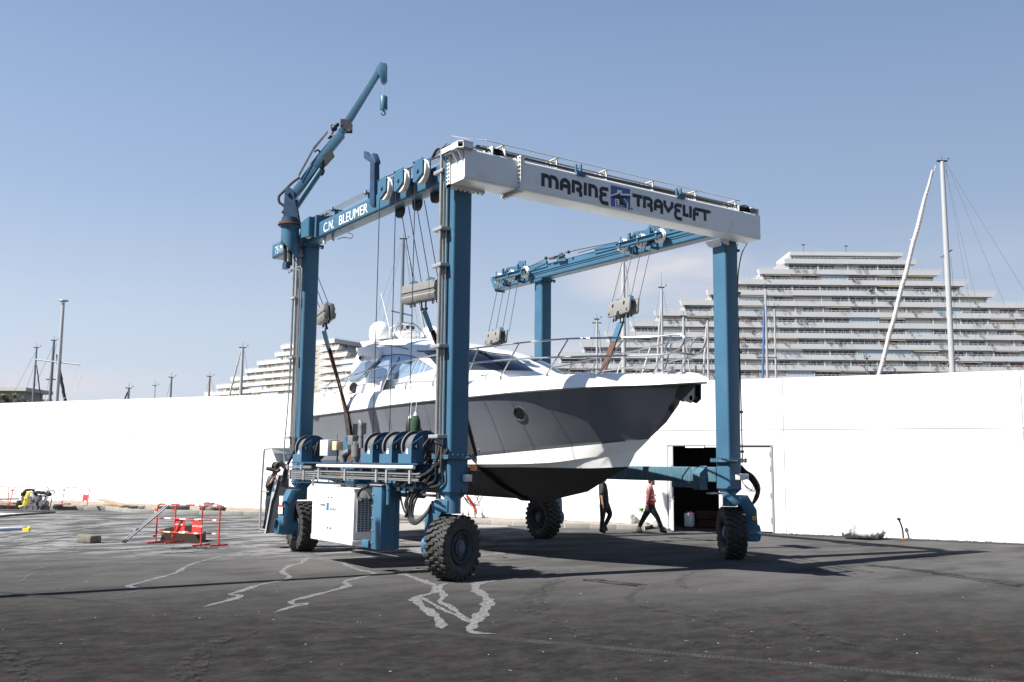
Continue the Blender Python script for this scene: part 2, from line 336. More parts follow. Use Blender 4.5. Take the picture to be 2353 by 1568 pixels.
# ============================================================ SETTING
def ground_material():
    m = bpy.data.materials.new('asphalt'); m.use_nodes = True; t = m.node_tree; b = t.nodes['Principled BSDF']; lk = t.links.new
    N = lambda typ, **k: nd(t, typ, **k)
    tc = N('ShaderNodeTexCoord'); P = tc.outputs['Object']
    def noise(sc, det=6, ro=.6, st=None, rot=0):
        src = P
        if st:
            mp = N('ShaderNodeMapping'); mp.inputs['Scale'].default_value = st; mp.inputs['Rotation'].default_value = (0, 0, rot); lk(src, mp.inputs[0]); src = mp.outputs[0]
        n = N('ShaderNodeTexNoise'); n.inputs['Scale'].default_value = sc; n.inputs['Detail'].default_value = det; n.inputs['Roughness'].default_value = ro; lk(src, n.inputs['Vector']); return n.outputs['Fac']
    def mrange(s, a, b_, c=0, d=1, smooth=True):
        r = N('ShaderNodeMapRange'); r.interpolation_type = 'SMOOTHSTEP' if smooth else 'LINEAR'
        for i, v in zip(('From Min', 'From Max', 'To Min', 'To Max'), (a, b_, c, d)): r.inputs[i].default_value = v
        lk(s, r.inputs['Value']); return r.outputs['Result']
    def mul(a, b_):
        x = N('ShaderNodeMath', operation='MULTIPLY')
        for i, q in enumerate((a, b_)):
            if isinstance(q, (int, float)): x.inputs[i].default_value = q
            else: lk(q, x.inputs[i])
        return x.outputs[0]
    def dot(vec, off):
        v = N('ShaderNodeVectorMath', operation='DOT_PRODUCT'); v.inputs[1].default_value = vec; lk(P, v.inputs[0])
        a = N('ShaderNodeMath', operation='ADD'); a.inputs[1].default_value = off; lk(v.outputs['Value'], a.inputs[0]); return a.outputs[0]
    def mixc(f, a, c):
        x = N('ShaderNodeMix', data_type='RGBA'); lk(f, x.inputs['Factor'])
        if isinstance(a, tuple): x.inputs['A'].default_value = (*a, 1)
        else: lk(a, x.inputs['A'])
        x.inputs['B'].default_value = (*c, 1); return x.outputs['Result']
    dist = dot(tuple(FH), -CAM.dot(FH)); side = dot(tuple(RH), -CAM.dot(RH))
    big = noise(.35, 5, .6, (1, 2.4, 1), .3); med = noise(1.9, 8, .72, (1, 1.5, 1), .25); fine = noise(45, 3, .7); grain = noise(170, 2, .8)
    c = mixc(mrange(med, .36, .68), (.0185, .018, .0185), (.036, .0352, .0350))
    c = mixc(mul(mrange(noise(1.1, 7, .72, (1, 1.9, 1), .35), .50, .70), .75), c, (.040, .0275, .0245))      # brownish mud film
    dust = mul(mrange(dist, 12.0, 22), mrange(big, .30, .62, .42, 1))
    c = mixc(mul(dust, .85), c, (.100, .099, .098))
    # pale slurry washed over the yard on the left
    sl = mul(mul(mrange(dist, 21, 26.5), mrange(side, 3, -3)), mrange(noise(.5, 8, .72, (1, 2.2, 1), -.45), .45, .58))
    sl = mul(sl, mrange(dist, 46, 38)); c = mixc(mul(sl, .8), c, (.25, .25, .255))
    c = mixc(mul(mrange(noise(2.5, 9, .78, (1, 2, 1), .3), .56, .70), mul(mrange(dist, 9, 13), .45)), c, (.10, .10, .10))
    # fresh dark strip by the wall on the right
    wd = dot((-WN.x, -WN.y, 0), WO.dot(WN)); fr = mul(mrange(wd, 1.0, .75), mrange(side, 5, 7)); c = mixc(mul(fr, .8), c, (.040, .040, .041))
    mid_ = noise(13, 9, .8); c = mixc(mul(mrange(mid_, .54, .68), .42), c, (.078, .076, .074)); c = mixc(mul(mrange(mid_, .46, .34), .45), c, (.012, .012, .012)); sp1 = mrange(fine, .62, .72); c = mixc(mul(sp1, .35), c, (.07, .07, .07)); c = mixc(mul(mrange(grain, .62, .78), .45), c, (.075, .072, .07))
    c = mixc(mul(mrange(grain, .42, .28), .5), c, (.010, .010, .010))
    v = N('ShaderNodeTexVoronoi'); v.inputs['Scale'].default_value = 1.7; v.inputs['Randomness'].default_value = 1; lk(P, v.inputs['Vector'])
    c = mixc(mul(mrange(v.outputs['Distance'], .026, .016), .8), c, (.32, .29, .25))
    lk(c, b.inputs['Base Color']); b.inputs['Specular IOR Level'].default_value = 0.0
    ro = mrange(med, .3, .7, .92, .68); lk(ro, b.inputs['Roughness'])
    bp = N('ShaderNodeBump'); bp.inputs['Strength'].default_value = .7; bp.inputs['Distance'].default_value = .006; lk(fine, bp.inputs['Height'])
    bp2 = N('ShaderNodeBump'); bp2.inputs['Strength'].default_value = .5; bp2.inputs['Distance'].default_value = .004; lk(grain, bp2.inputs['Height']); lk(bp.outputs[0], bp2.inputs['Normal'])
    lk(bp2.outputs[0], b.inputs['Normal']); return m
M['asphalt'] = ground_material()
g = MB(); R_ = 900
g.add([(-R_, -R_, 0), (R_, -R_, 0), (R_, R_, 0), (-R_, R_, 0)], [(0, 1, 2, 3)])
tag(g.build('ground', M['asphalt'], smooth=False), kind='structure')

def ragged_mat(name, col, lo=.40, hi=.56, sc=9, alpha=.85, st=(1, 1, 1)):
    m = mat(name, col, .9, var=.12, vs=12, spec=0); t = m.node_tree; b = t.nodes['Principled BSDF']
    tc = nd(t, 'ShaderNodeTexCoord'); mp = nd(t, 'ShaderNodeMapping'); mp.inputs['Scale'].default_value = st
    n = nd(t, 'ShaderNodeTexNoise'); n.inputs['Scale'].default_value = sc; n.inputs['Detail'].default_value = 8; n.inputs['Roughness'].default_value = .7
    r = nd(t, 'ShaderNodeMapRange'); r.inputs['From Min'].default_value = lo; r.inputs['From Max'].default_value = hi; r.inputs['To Max'].default_value = alpha
    t.links.new(tc.outputs['Object'], mp.inputs[0]); t.links.new(mp.outputs[0], n.inputs['Vector']); t.links.new(n.outputs['Fac'], r.inputs['Value']); t.links.new(r.outputs['Result'], b.inputs['Alpha']); return m
M['lime'] = ragged_mat('dried_lime_run', (.185, .185, .19), .30, .56, 16, .88)
M['limefaint'] = ragged_mat('faint_lime_run', (.13, .13, .135), .42, .66, 6, .7)
M['track'] = ragged_mat('tyre_track_dust', (.05, .049, .048), .45, .62, 8, .55)
M['wet'] = ragged_mat('dark_stain', (.013, .013, .014), .36, .60, 3, .75)
def gcrop(pts, ox, oy, sc): return [((ox + a / sc) / 1.7407, (oy + b / sc) / 1.7407) for a, b in pts]
zlay = [.004]
def run(name, px, wd, m, jag=.13, step=.07, label=None):
    P = smooth_path([AZ(u, v, 0) for u, v in px], 6); Q = [P[0]]
    for p in P[1:]:
        while (p - Q[-1]).length > step: Q.append(Q[-1] + (p - Q[-1]).normalized() * step)
    k = len(Q); A = []; B = []
    for i, p in enumerate(Q):
        d = (Q[min(i + 1, k - 1)] - Q[max(i - 1, 0)]).normalized(); n = Vector((-d.y, d.x, 0))
        e = min(1, i / 4, (k - 1 - i) / 4) * .9 + .1; wv = wd * e * (1 + .30 * math.sin(i * .33 + px[0][0]) + .18 * math.sin(i * .81))
        A.append(p + n * wv * (.5 + random.uniform(-jag, jag)) + Vector((0, 0, zlay[0]))); B.append(p - n * wv * (.5 + random.uniform(-jag, jag)) + Vector((0, 0, zlay[0])))
    zlay[0] += .0006
    o = MB().grid([A, B]).build(name, m, smooth=False); tag(o, kind='structure'); return o
C1 = lambda p: gcrop(p, 0, 2100, 1.1205)
runs = [[(1210, 95), (1100, 120), (1000, 140), (880, 170), (830, 190), (790, 215), (700, 240), (620, 262), (575, 275), (620, 285), (680, 288)],
        [(1440, 140), (1380, 150), (1345, 175), (1300, 185), (1265, 212), (1300, 235), (1240, 255), (1160, 270), (1080, 298), (1030, 312), (1080, 318), (1040, 335), (960, 355), (910, 370)],
        [(1525, 160), (1560, 185), (1620, 205), (1680, 220), (1600, 240), (1545, 255), (1560, 275), (1480, 298), (1400, 318), (1310, 342), (1320, 358), (1380, 352), (1300, 370), (1220, 398)],
        [(1905, 198), (1850, 205), (1798, 218), (1850, 235), (1900, 255), (1950, 275), (1955, 300), (1880, 322), (1865, 335), (1890, 365), (1930, 395), (1970, 430), (1980, 470)],
        [(1890, 325), (1930, 350), (1985, 380), (2040, 405), (2090, 430)],
        [(2010, 262), (1970, 278), (1990, 320), (1970, 345), (2010, 365), (2040, 385), (2080, 420), (2120, 440), (2100, 465), (2130, 485), (2230, 490)],
        [(2240, 250), (2150, 262), (2130, 285), (2170, 320), (2190, 345), (2160, 400), (2130, 440), (2110, 470), (2080, 475)]]
for i, r_ in enumerate(runs): run('lime_run', C1(r_), [.10, .12, .12, .16, .08, .11, .18][i], M['lime'])
for r_, wd_ in (([(650, 290), (560, 310), (460, 330)], .07), ([(1700, 180), (1690, 150), (1600, 120)], .06), ([(1300, 150), (1250, 155), (1310, 145)], .05),
               ([(2352, 140), (2260, 150), (2180, 130), (2120, 120)], .5), ([(300, 170), (160, 200), (40, 225)], .10), ([(160, 215), (120, 235), (90, 260)], .1),
               ([(820, 112), (760, 122), (900, 118), (700, 140), (500, 175), (300, 190)], .14), ([(900, 100), (820, 118), (740, 126)], .35)):
    run('lime_run', C1(r_), wd_, M['limefaint'])
C2 = lambda p: gcrop(p, 0, 1900, 2.353)
for r_, wd_ in (([(0, 640), (150, 590), (330, 555), (450, 540)], .35), ([(0, 590), (120, 560), (260, 540)], .2), ([(180, 665), (330, 640), (520, 600), (700, 565)], .22),
               ([(230, 665), (420, 675), (600, 690), (700, 705)], .22), ([(330, 650), (480, 668), (650, 685)], .15), ([(0, 690), (200, 695), (420, 710), (560, 712)], .12),
               ([(450, 545), (700, 520), (1000, 480), (1300, 455), (1460, 445)], .30), ([(1050, 710), (1300, 690), (1560, 670), (1700, 660)], .22), ([(1900, 620), (2100, 605), (2353, 590)], .3),
               ([(2040, 478), (2353, 472)], .4), ([(1520, 740), (1700, 730), (1850, 735)], .35)):
    run('slurry_run', C2(r_), wd_, M['lime'])
for r_, wd_ in (([(1600, 700), (1850, 690), (2000, 705)], .7), ([(0, 560), (200, 545)], .2)): run('dark_stain', C2(r_), wd_, M['wet'])
C3 = lambda p: gcrop(p, 2000, 1950, 1.1226)
for r_, wd_ in (([(270, 410), (180, 450), (120, 500), (150, 560), (260, 620), (420, 700)], .16), ([(290, 420), (210, 450), (180, 500), (200, 560)], .16), ([(880, 375), (810, 410), (830, 460)], .16),
               ([(650, 440), (580, 490), (620, 530), (900, 590), (1050, 640), (1160, 730)], .14), ([(340, 620), (460, 622)], .12), ([(970, 683), (1010, 686)], .12), ([(1280, 600), (1400, 650), (1600, 720)], .12)):
    run('tyre_track', C3(r_), wd_, M['track'])
for r_, wd_ in (([(160, 705), (60, 650), (20, 580), (0, 540)], .2), ([(820, 706), (830, 640), (880, 580), (1000, 520), (1150, 480)], .22), ([(880, 706), (890, 640), (940, 585)], .18), ([(70, 690), (90, 640), (200, 590)], .15)):
    run('tyre_track', C1(r_), wd_, M['track'])
# chevron prints of a wheeled loader on the right
def prints(name, px, n):
    mb = MB(); P = smooth_path([AZ(u, v, 0) for u, v in px], 20)
    for i in range(n):
        f = (i + .5) / n * (len(P) - 2); k = int(f); p = P[k].lerp(P[k + 1], f - k); d = (P[k + 1] - P[k]).normalized(); s = Vector((-d.y, d.x, 0))
        for sg in (-1, 1):
            a = p + s * sg * .04; b = p + s * sg * .21 + d * .10
            mb.add([a + Z3 * .0075, a + d * .06 + Z3 * .0075, b + d * .06 + Z3 * .0075, b + Z3 * .0075], [(0, 1, 2, 3)])
    tag(mb.build(name, M['wet'], smooth=False), kind='structure')
prints('tyre_print', C3([(1640, 350), (1850, 370), (2050, 400), (2353, 445)]), 60)
prints('tyre_print', C3([(760, 225), (960, 240)]), 26)
prints('tyre_print', C3([(380, 412), (480, 425), (620, 440)]), 22)

# channel drain across the yard
dr = empty('channel_drain', AZ(1206, 1473), 'long narrow channel drain with a slotted dark metal grating across the foreground', 'drain')
a0 = AZ(-120, 1352); a1 = AZ(1206, 1472.6); a2 = AZ(2520, 1588)
def drain_piece(mb, mb2, p, q):
    d = (q - p).normalized(); s = Vector((-d.y, d.x, 0)); Lh = (q - p).length; n = int(Lh / .055)
    for sg in (-1, 1):
        c_ = (p + q) / 2 + s * sg * .062 + Z3 * .006; mb.obox(c_, d * Lh / 2, s * .008, Z3 * .006)
    for i in range(n): mb.obox(p + d * (i + .5) * Lh / n + Z3 * .005, d * .011, s * .056, Z3 * .005)
    mb.obox((p + q) / 2 + Z3 * .0065, d * Lh / 2, s * .006, Z3 * .005)
    mb2.obox((p + q) / 2 + Z3 * .001, d * Lh / 2, s * .055, Z3 * .001)
mb = MB(); mb2 = MB(); drain_piece(mb, mb2, a0, a1); drain_piece(mb, mb2, a1, a2)
M['grate'] = mat('cast_grating', (.022, .0215, .021), .7, .0, var=.3, vs=4, dirt=(.055, .052, .05), dscale=2, dlo=.5, dhi=.75)
mb.build('grating', M['grate'], dr, smooth=False); mb2.build('channel', M['dark'], dr, smooth=False)

# ------------------------------------------------------------ white boundary building
M['render'] = mat('white_render', (.74, .74, .73), .85, var=.015, vs=.4, bump=.08, bs=30, dirt=(.46, .44, .40), dscale=.9, dlo=.66, dhi=.95)
M['joint'] = mat('panel_joint', (.10, .10, .10), .8)
M['concrete'] = mat('kerb_concrete', (.235, .23, .215), .85, var=.12, vs=3, bump=.3, bs=30, dirt=(.15, .14, .125), dscale=4, dlo=.55, dhi=.8)
M['mortar'] = mat('mortar', (.42, .41, .38), .9)
M['doorwhite'] = mat('door_paint', (.66, .67, .68), .45)
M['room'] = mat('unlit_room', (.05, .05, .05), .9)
HW = 5.28; SL, SR = 4.96, 1.30; SM = (AW(1652, 1150) - WO).dot(WD)
DZ = 2.95
bd = empty('white_building', WP(3, 0, 0), 'long low white rendered building with flat top running across the back of the yard', 'building')
def wbox(mb, s0, s1, f0, f1, z0, z1, mi=0):
    c_ = WP((s0 + s1) / 2, (f0 + f1) / 2, (z0 + z1) / 2); mb.obox(c_, WD * (s1 - s0) / 2, WN * (f1 - f0) / 2, Z3 * (z1 - z0) / 2, mi)
mb = MB(); wbox(mb, SL, 62, 0, .25, -.2, HW); wbox(mb, -22, SR, 0, .25, -.2, HW); wbox(mb, SR, SL, 0, .25, DZ, HW); mb.build('wall', M['render'], bd, smooth=False)
mb = MB(); wbox(mb, -22, 62, .25, 6.0, HW - .45, HW - .25); wbox(mb, -22, 62, 5.8, 6.05, -.2, HW - .01); mb.build('roof', M['render'], bd, smooth=False)
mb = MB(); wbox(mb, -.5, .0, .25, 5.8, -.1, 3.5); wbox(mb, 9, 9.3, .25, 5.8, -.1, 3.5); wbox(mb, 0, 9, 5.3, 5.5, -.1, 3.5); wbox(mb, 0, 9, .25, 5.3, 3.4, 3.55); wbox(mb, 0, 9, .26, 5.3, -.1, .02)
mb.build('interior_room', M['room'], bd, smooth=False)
zj = 3.5
sj = [(AW(u, v) - WO).dot(WD) for u, v in ((307, 1040), (1801, 1000), (2349, 950))]
mb = MB(); wbox(mb, -22, 62, -.003, 0, zj - .010, zj + .010)
for s_ in sj + [sj[0] - 14.5, sj[0] + 14, sj[1] + 9.2]: wbox(mb, s_ - .009, s_ + .009, -.0035, 0, .0, HW)
mb.build('panel_joint', M['joint'], bd, smooth=False)
mb = MB(); wbox(mb, SR - .05, SL + .05, -.03, .1, DZ, DZ + .05); wbox(mb, SR - .06, SR, -.03, .1, 0, DZ); wbox(mb, SL, SL + .06, -.03, .1, 0, DZ); mb.build('door_frame', M['galv'], bd, smooth=False)
mb = MB(); wbox(mb, SR + .01, SM, .01, .07, .04, DZ - .03); dl = mb.build('door_leaf', M['doorwhite'], bd, smooth=False)
mb = MB()
for z in (.35, 1.2, 2.1, 2.6): wbox(mb, SR - .01, SR + .05, -.035, .008, z, z + .16)
mb.build('hinge', M['galv'], dl, smooth=False)
hp = WP(SL - .03, -.03, 0); ang = math.radians(96); ld = (-WD * math.cos(ang) - WN * math.sin(ang)).normalized()
ln = Vector((-ld.y, ld.x, 0)); le_ = AZ(1548.0, 1224.0); ld = (le_ - hp); ld.z = 0; LL_ = min(ld.length, 1.5) / 2; ld.normalize(); ln = Vector((-ld.y, ld.x, 0)); mb = MB(); mb.obox(hp + ld * LL_ + Z3 * (DZ / 2), ld * LL_, ln * .03, Z3 * (DZ / 2 - .04)); dl2 = mb.build('door_leaf', M['doorwhite'], bd, smooth=False); dl2['label'] = 'door leaf standing open towards the yard'
mb = MB()
for sg in (-1, 1):
    for z in (1.15, 1.02): mb.cyl(hp + ld * 1.1 + Z3 * z, hp + ld * 1.1 + ln * sg * .10 + Z3 * z, .014); 
    mb.cyl(hp + ld * 1.1 + ln * sg * .10 + Z3 * 1.15, hp + ld * .98 + ln * sg * .10 + Z3 * 1.15, .014)
mb.build('handle', M['chrome'], dl2)
for z in (.35, 1.2, 2.1, 2.6): pass
mb = MB()
for z in (.35, 1.2, 2.1, 2.6): wbox(mb, SL - .045, SL + .03, -.05, -.031, z, z + .16)
mb.build('hinge', M['galv'], dl2, smooth=False)
# strip lights inside
lm_ = bpy.data.materials.new('fluorescent'); lm_.use_nodes = True; e_ = lm_.node_tree.nodes['Principled BSDF']; e_.inputs['Emission Color'].default_value = (1, .97, .9, 1); e_.inputs['Emission Strength'].default_value = 1.2
M['fluor'] = lm_
for k, (s_, f_) in enumerate(((4.7, 2.3), (4.1, 2.9))):
    mb = MB(); wbox(mb, s_ - .35, s_ + .35, f_, f_ + .1, 2.93 + .03 * k, 2.98 + .03 * k); o = mb.build('strip_light', M['fluor'], smooth=False)
    tag(o, ['lit strip light inside the dark doorway, the one nearer the open door leaf', 'lit strip light deeper inside the dark doorway'][k], 'ceiling light', 'strip lights in the doorway')

# ------------------------------------------------------------ kerb and verge
kp = [AZ(-150, 1166), AZ(0, 1170), AZ(242, 1173.2), AZ(302.7, 1179.4), AZ(512, 1184), AZ(760, 1188.5), AZ(1000, 1195.5), AZ(1178, 1208.5), AZ(1297, 1213.5), AZ(1480, 1218.5)]
kp = [p + (WN * .0) for p in kp]
mbk = MB(); mbj = MB(); mbv = MB(); KH = .17
Pk = [p.copy() for p in kp]
top = []; s_acc = 0
for i in range(len(Pk) - 1):
    a, b = Pk[i], Pk[i + 1]; d = (b - a).normalized(); n = Vector((-d.y, d.x, 0)); Lk = (b - a).length; k = max(1, round(Lk / 1.0))
    for j in range(k):
        p = a + d * Lk * j / k; q = a + d * Lk * (j + 1) / k; dz = random.uniform(-.006, .006)
        mbk.obox((p + q) / 2 + n * .06 + Z3 * (KH / 2 + dz - .02), d * (Lk / k / 2 - .008), n * .06, Z3 * (KH / 2 + .02))
        mbj.obox(q + n * .062 + Z3 * (KH / 2 - .03), d * .02, n * .060, Z3 * (KH / 2 + .024))
kb = empty('kerb', Pk[4], 'pale concrete kerb laid along the foot of the white building', 'kerb')
mbk.build('kerb_stone', M['concrete'], kb, bevel=.008); mbj.build('mortar_joint', M['mortar'], kb, smooth=False)
M['verge'] = mat('rubble_verge', (.26, .21, .165), .95, var=.35, vs=4, bump=.8, bs=12, dirt=(.12, .10, .085), dscale=3, dlo=.45, dhi=.7, bdist=.04)
rows = [[], []]
for i, p in enumerate(Pk):
    rows[0].append(p + Vector((0, 0, KH - .05)) + WN * .1); s_ = (p - WO).dot(WD); rows[1].append(WP(s_, .02, KH - .02))
tag(MB().grid(rows).build('verge', M['verge'], smooth=False), kind='structure')
# crumbs of asphalt and mortar along the wall foot
mb = MB()
for i in range(420):
    s_ = random.uniform(-9, 1.1) if i < 170 else random.uniform(5.2, 36); off = -random.random() ** 2 * .22
    r_ = random.uniform(.012, .04); z0 = .0 if i < 170 else KH - .03
    if i >= 170 and s_ < 14: off = -random.uniform(.0, .12)
    mb.sphere(WP(s_, off, z0 + r_ * .3), r_, 5, 3, (1.3, 1, .7))
tag(mb.build('rubble', M['concrete']), 'loose crumbs of asphalt and mortar along the wall foot', 'rubble', kind='stuff')
# pale concrete apron behind the front wheel
def slab(name, px, m, z=.009):
    P = [AZ(u, v) + Z3 * z for u, v in px]; o = MB().add(P, [tuple(range(len(P)))]).build(name, m, smooth=False); tag(o, kind='structure')
M['apron'] = mat('dusty_concrete', (.22, .205, .185), .9, var=.15, vs=1.5, dirt=(.22, .21, .20), dscale=2, dlo=.5, dhi=.75, stretch=(1, 3, 1))
slab('concrete_apron', [(905, 1203), (1165, 1208), (1168, 1211.5), (1120, 1213), (1000, 1214.5), (905, 1222)], M['apron'])
# ============================================================ BOAT HOIST
H0 = empty('boat_hoist', (0, 0, 0), 'big blue mobile boat hoist with a white top beam, straddling the grey motor yacht', 'boat hoist')
LEG = {'B': (-.27, .18, -.25, .20), 'C': (7.68, 8.13, -.25, .20), 'A': (-.27, .14, 7.31, 7.72), 'D': (7.66, 8.06, 7.37, 7.78)}
def bolts_row(mb, p, q, n, d, r=.02, h=.02):
    p, q = Vector(p), Vector(q)
    for i in range(n): mb.bolt(p.lerp(q, i / (n - 1) if n > 1 else .5), d, r, h)
for nm, (x0, x1, y0, y1) in LEG.items():
    front = nm in 'BC'
    mb = MB(); zt = 8.06 if not front else 8.02
    mb.rbox(x0, x1, y0, y1, 2.44, zt - .05, .055); mb.rbox(x0, x1, y0, y1, 1.72, 2.36, .055)
    cx, cy = (x0 + x1) / 2, (y0 + y1) / 2
    # funnel to the kingpin
    k = [(x0, y0), (x1, y0), (x1, y1), (x0, y1)]; r_ = .10
    mb.add([(a, b, 1.72) for a, b in k] + [(cx + sx * r_, cy + sy * r_, 1.56) for sx, sy in ((-1, -1), (1, -1), (1, 1), (-1, 1))], [(0, 1, 5, 4), (1, 2, 6, 5), (2, 3, 7, 6), (3, 0, 4, 7), (4, 5, 6, 7)])
    leg = mb.build('leg', M['blue'], H0)
    fl = MB(); fl.box(x0 - .09, x1 + .09, y0 - .09, y1 + .09, 2.362, 2.398); fl.box(x0 - .09, x1 + .09, y0 - .09, y1 + .09, 2.402, 2.438)
    for z, d in ((2.438, Z3), (2.362, -Z3)):
        bolts_row(fl, (x0 - .06, y0 - .06, z), (x1 + .06, y0 - .06, z), 6, d); bolts_row(fl, (x0 - .06, y0 - .06, z), (x0 - .06, y1 + .06, z), 6, d); bolts_row(fl, (x1 + .06, y0 - .06, z), (x1 + .06, y1 + .06, z), 6, d)
    fl.build('flange', M['blue'], leg)
    if not front:
        fl = MB(); fl.box(x0 - .09, x1 + .07, y0 - .10, y1 + .10, 8.0, 8.035); fl.box(x0 - .09, x1 + .07, y0 - .10, y1 + .10, 8.038, 8.06)
        for z, d in ((8.0, -Z3),): bolts_row(fl, (x0 - .06, y0 - .07, z), (x0 - .06, y1 + .07, z), 6, d, .03, .04); bolts_row(fl, (x0 - .06, y0 - .07, z), (x1 + .04, y0 - .07, z), 5, d, .03, .04)
        fl.build('flange', M['blue'], leg)
# ---- side beams (top)
def side_beam(x0, x1, y0, y1, rail):
    mb = MB(); mb.rbox(x0, x1, y0, y1, 8.062, 8.49, .055, 'y'); b = mb.build('side_beam', M['blue'], H0); return b
SBL = side_beam(-.28, .12, .22, 9.73, 0); SBR = side_beam(7.62, 8.02, .22, 9.94, 1)
# plate ends
mb = MB(); mb.box(-.31, .15, .20, .235, 7.98, 8.72); bolts_row(mb, (-.295, .19, 8.05), (-.295, .19, 8.65), 8, (-1, 0, 0), .02, .035); mb.build('end_plate', M['blue'], SBL)
# right beam: trolley rail strip on its inner face
mb = MB(); mb.box(7.59, 7.618, .3, 4.7, 8.38, 8.56); mb.box(7.59, 7.618, 7.0, 8.3, 8.38, 8.56); mb.box(7.597, 7.618, .3, 9.3, 8.285, 8.30); mb.box(7.60, 7.62, .25, 9.93, 8.225, 8.24)
mb.build('wear_strip', M['blue'], SBR)
mb = MB(); mb.prism([(7.62, 9.94, 8.0), (7.62, 9.94, 8.52), (7.62, 10.22, 8.52), (7.62, 10.22, 8.44)], (.4, 0, 0)); mb.build('end_cap', M['blue'], SBR)
# cross plate with turnbuckles on the right beam
tb = MB(); tb.prism([AX(u, v, 7.5) for u, v in gcrop([(855, 290), (970, 195), (975, 215), (1025, 235), (1035, 285), (960, 285)][0:0] or [(600, 0)], 0, 0, 1)] or [(0, 0, 0)] * 3, (0, 0, 0)) if False else None
C4 = lambda p: gcrop(p, 2000, 850, 3.9217)
tb.prism([AX(u, v, 7.52) for u, v in C4([(840, 705), (925, 668), (1015, 700), (1030, 760), (900, 770), (880, 738)])], (.03, 0, 0))
tb.prism([AX(u, v, 7.52) for u, v in C4([(925, 640), (970, 632), (968, 690), (925, 705)])], (.05, 0, 0))
tb.build('rope_anchor', M['blue'], SBR)
tb = MB()
for a, b in (((780, 728), (845, 715)), ((920, 700), (1000, 672))):
    p, q = [AX(*C4([c_])[0], 7.50) for c_ in (a, b)]; tb.cyl(p, q, .035, n=8); tb.sphere(q, .045, 8, 6)
tb.build('shackle', M['rust'], SBR)
tb = MB()
for a in ((720, 715), (1075, 622)): tb.sphere(AX(*C4([a])[0], 7.47), .05, 10, 8)
tb.cyl(AX(*C4([(720, 730)])[0], 7.47), AX(*C4([(742, 800)])[0], 7.62), .015, n=6)
tb.build('limit_switch', M['black'], SBR)
# ---- top beam
TB = MB(); TB.rbox(-.40, 8.31, -.85, -.27, 7.86, 8.50, .055, 'x', 5); top_beam = TB.build('top_beam', M['white'], H0)
def ring_plate(mb, x, th, gro):      # flange round the beam with bolts
    y0, y1, z0, z1 = -.85 - gro, -.27 + gro * .3, 7.86 - gro, 8.50 + gro
    mb.box(x - th, x + th, y0, -.85, z0, z1); mb.box(x - th, x + th, -.85, y1, z0, 7.86); mb.box(x - th, x + th, -.85, y1, 8.50, z1)
mb = MB(); ring_plate(mb, .925, .018, .07); ring_plate(mb, .968, .018, .07)
for sx in (-1, 1):
    xx = .9465 + sx * .042
    bolts_row(mb, (xx, -.885, 7.84), (xx, -.885, 8.53), 9, (sx, 0, 0), .022, .03); bolts_row(mb, (xx, -.80, 7.825), (xx, -.28, 7.825), 8, (sx, 0, 0), .022, .03)
mb.build('flange', M['whitedirt'], top_beam)
mb = MB(); mb.box(-.44, -.405, -.34, -.262, 7.80, 8.56); mb.box(-.44, .42, -.34, -.262, 7.80, 7.858)
bolts_row(mb, (-.44, -.30, 7.86), (-.44, -.30, 8.52), 9, (-1, 0, 0), .024, .03); bolts_row(mb, (-.36, -.30, 7.80), (.38, -.30, 7.80), 8, (0, 0, -1), .028, .03)
mb.build('flange', M['whitedirt'], top_beam)
mb = MB(); mb.box(-.46, -.42, -.262, -.20, 7.80, 8.62); mb.box(7.5, 7.68, -.30, -.24, 7.72, 7.86); mb.build('leg_cap', M['blue'], H0)
mb = MB(); mb.prism([(7.42, -.32, 7.86), (7.75, -.32, 7.86), (7.75, -.32, 7.74), (7.55, -.32, 7.76)], (0, .5, 0)); mb.build('gusset', M['white'], top_beam)
# corner sheave housing and rope trays on the top beam
mb = MB()
zc0, zc1 = 8.455, 8.60
pq_ = [AZ(*q, zc1) for q in gcrop([(860, 130), (995, 62), (1120, 55), (1325, 105)], 1640, 550, 5.227)]; pl = [(p.x, p.y) for p in pq_]; pl += [(pl[3][0] + .05, -.32), (pl[0][0], -.20)]
mb.prism([(a, b, zc1 - .02) for a, b in pl], (0, 0, .02)); mb.prism([(a, b, zc0) for a, b in pl], (0, 0, .02))
for i in (0, 2, 3, 4, 5): 
    a, b = Vector((*pl[i], zc0)), Vector((*pl[(i + 1) % 6], zc0)); d = (b - a).normalized(); n = Vector((-d.y, d.x, 0)); mb.obox((a + b) / 2 + n * .01 + Z3 * (zc1 - zc0) / 2, d * (b - a).length / 2, n * .01, Z3 * (zc1 - zc0) / 2)
mb.prism([(-.56, -.80, zc0), (-.405, -.80, zc0), (-.405, -.80, zc0 - .24)], (0, .02, 0)); mb.prism([(-.56, -.60, zc0), (-.405, -.60, zc0), (-.405, -.60, zc0 - .24)], (0, .02, 0))
mb.build('corner_housing', M['white'], top_beam, smooth=False)
mb = MB()
for z in (8.49, 8.53, 8.57): mb.lathe((-.32, -.66, z - .014), Z3, [(0, .20), (.009, .18), (.018, .18), (.027, .20)], 28)
mb.build('corner_sheave', M['darkmetal'], top_beam)
def frame_box(mb, x0, x1, y0, y1, z0, z1, t=.02):
    mb.box(x0, x0 + t, y0, y1, z0, z1); mb.box(x1 - t, x1, y0, y1, z0, z1)
mb = MB(); frame_box(mb, .26, .60, -.84, -.45, 8.50, 8.66, .03); mb.box(.26, .6, -.47, -.45, 8.50, 8.66); frame_box(mb, 7.55, 8.28, -.84, -.40, 8.50, 8.62, .03); mb.box(8.0, 8.28, -.84, -.40, 8.62, 8.64)
mb.build('sheave_tray', M['white'], top_beam, smooth=False)
mb = MB()
for z in (8.53, 8.57, 8.61): mb.lathe((.43, -.63, z - .012), Z3, [(0, .19), (.010, .165), (.018, .165), (.028, .19)], 24)
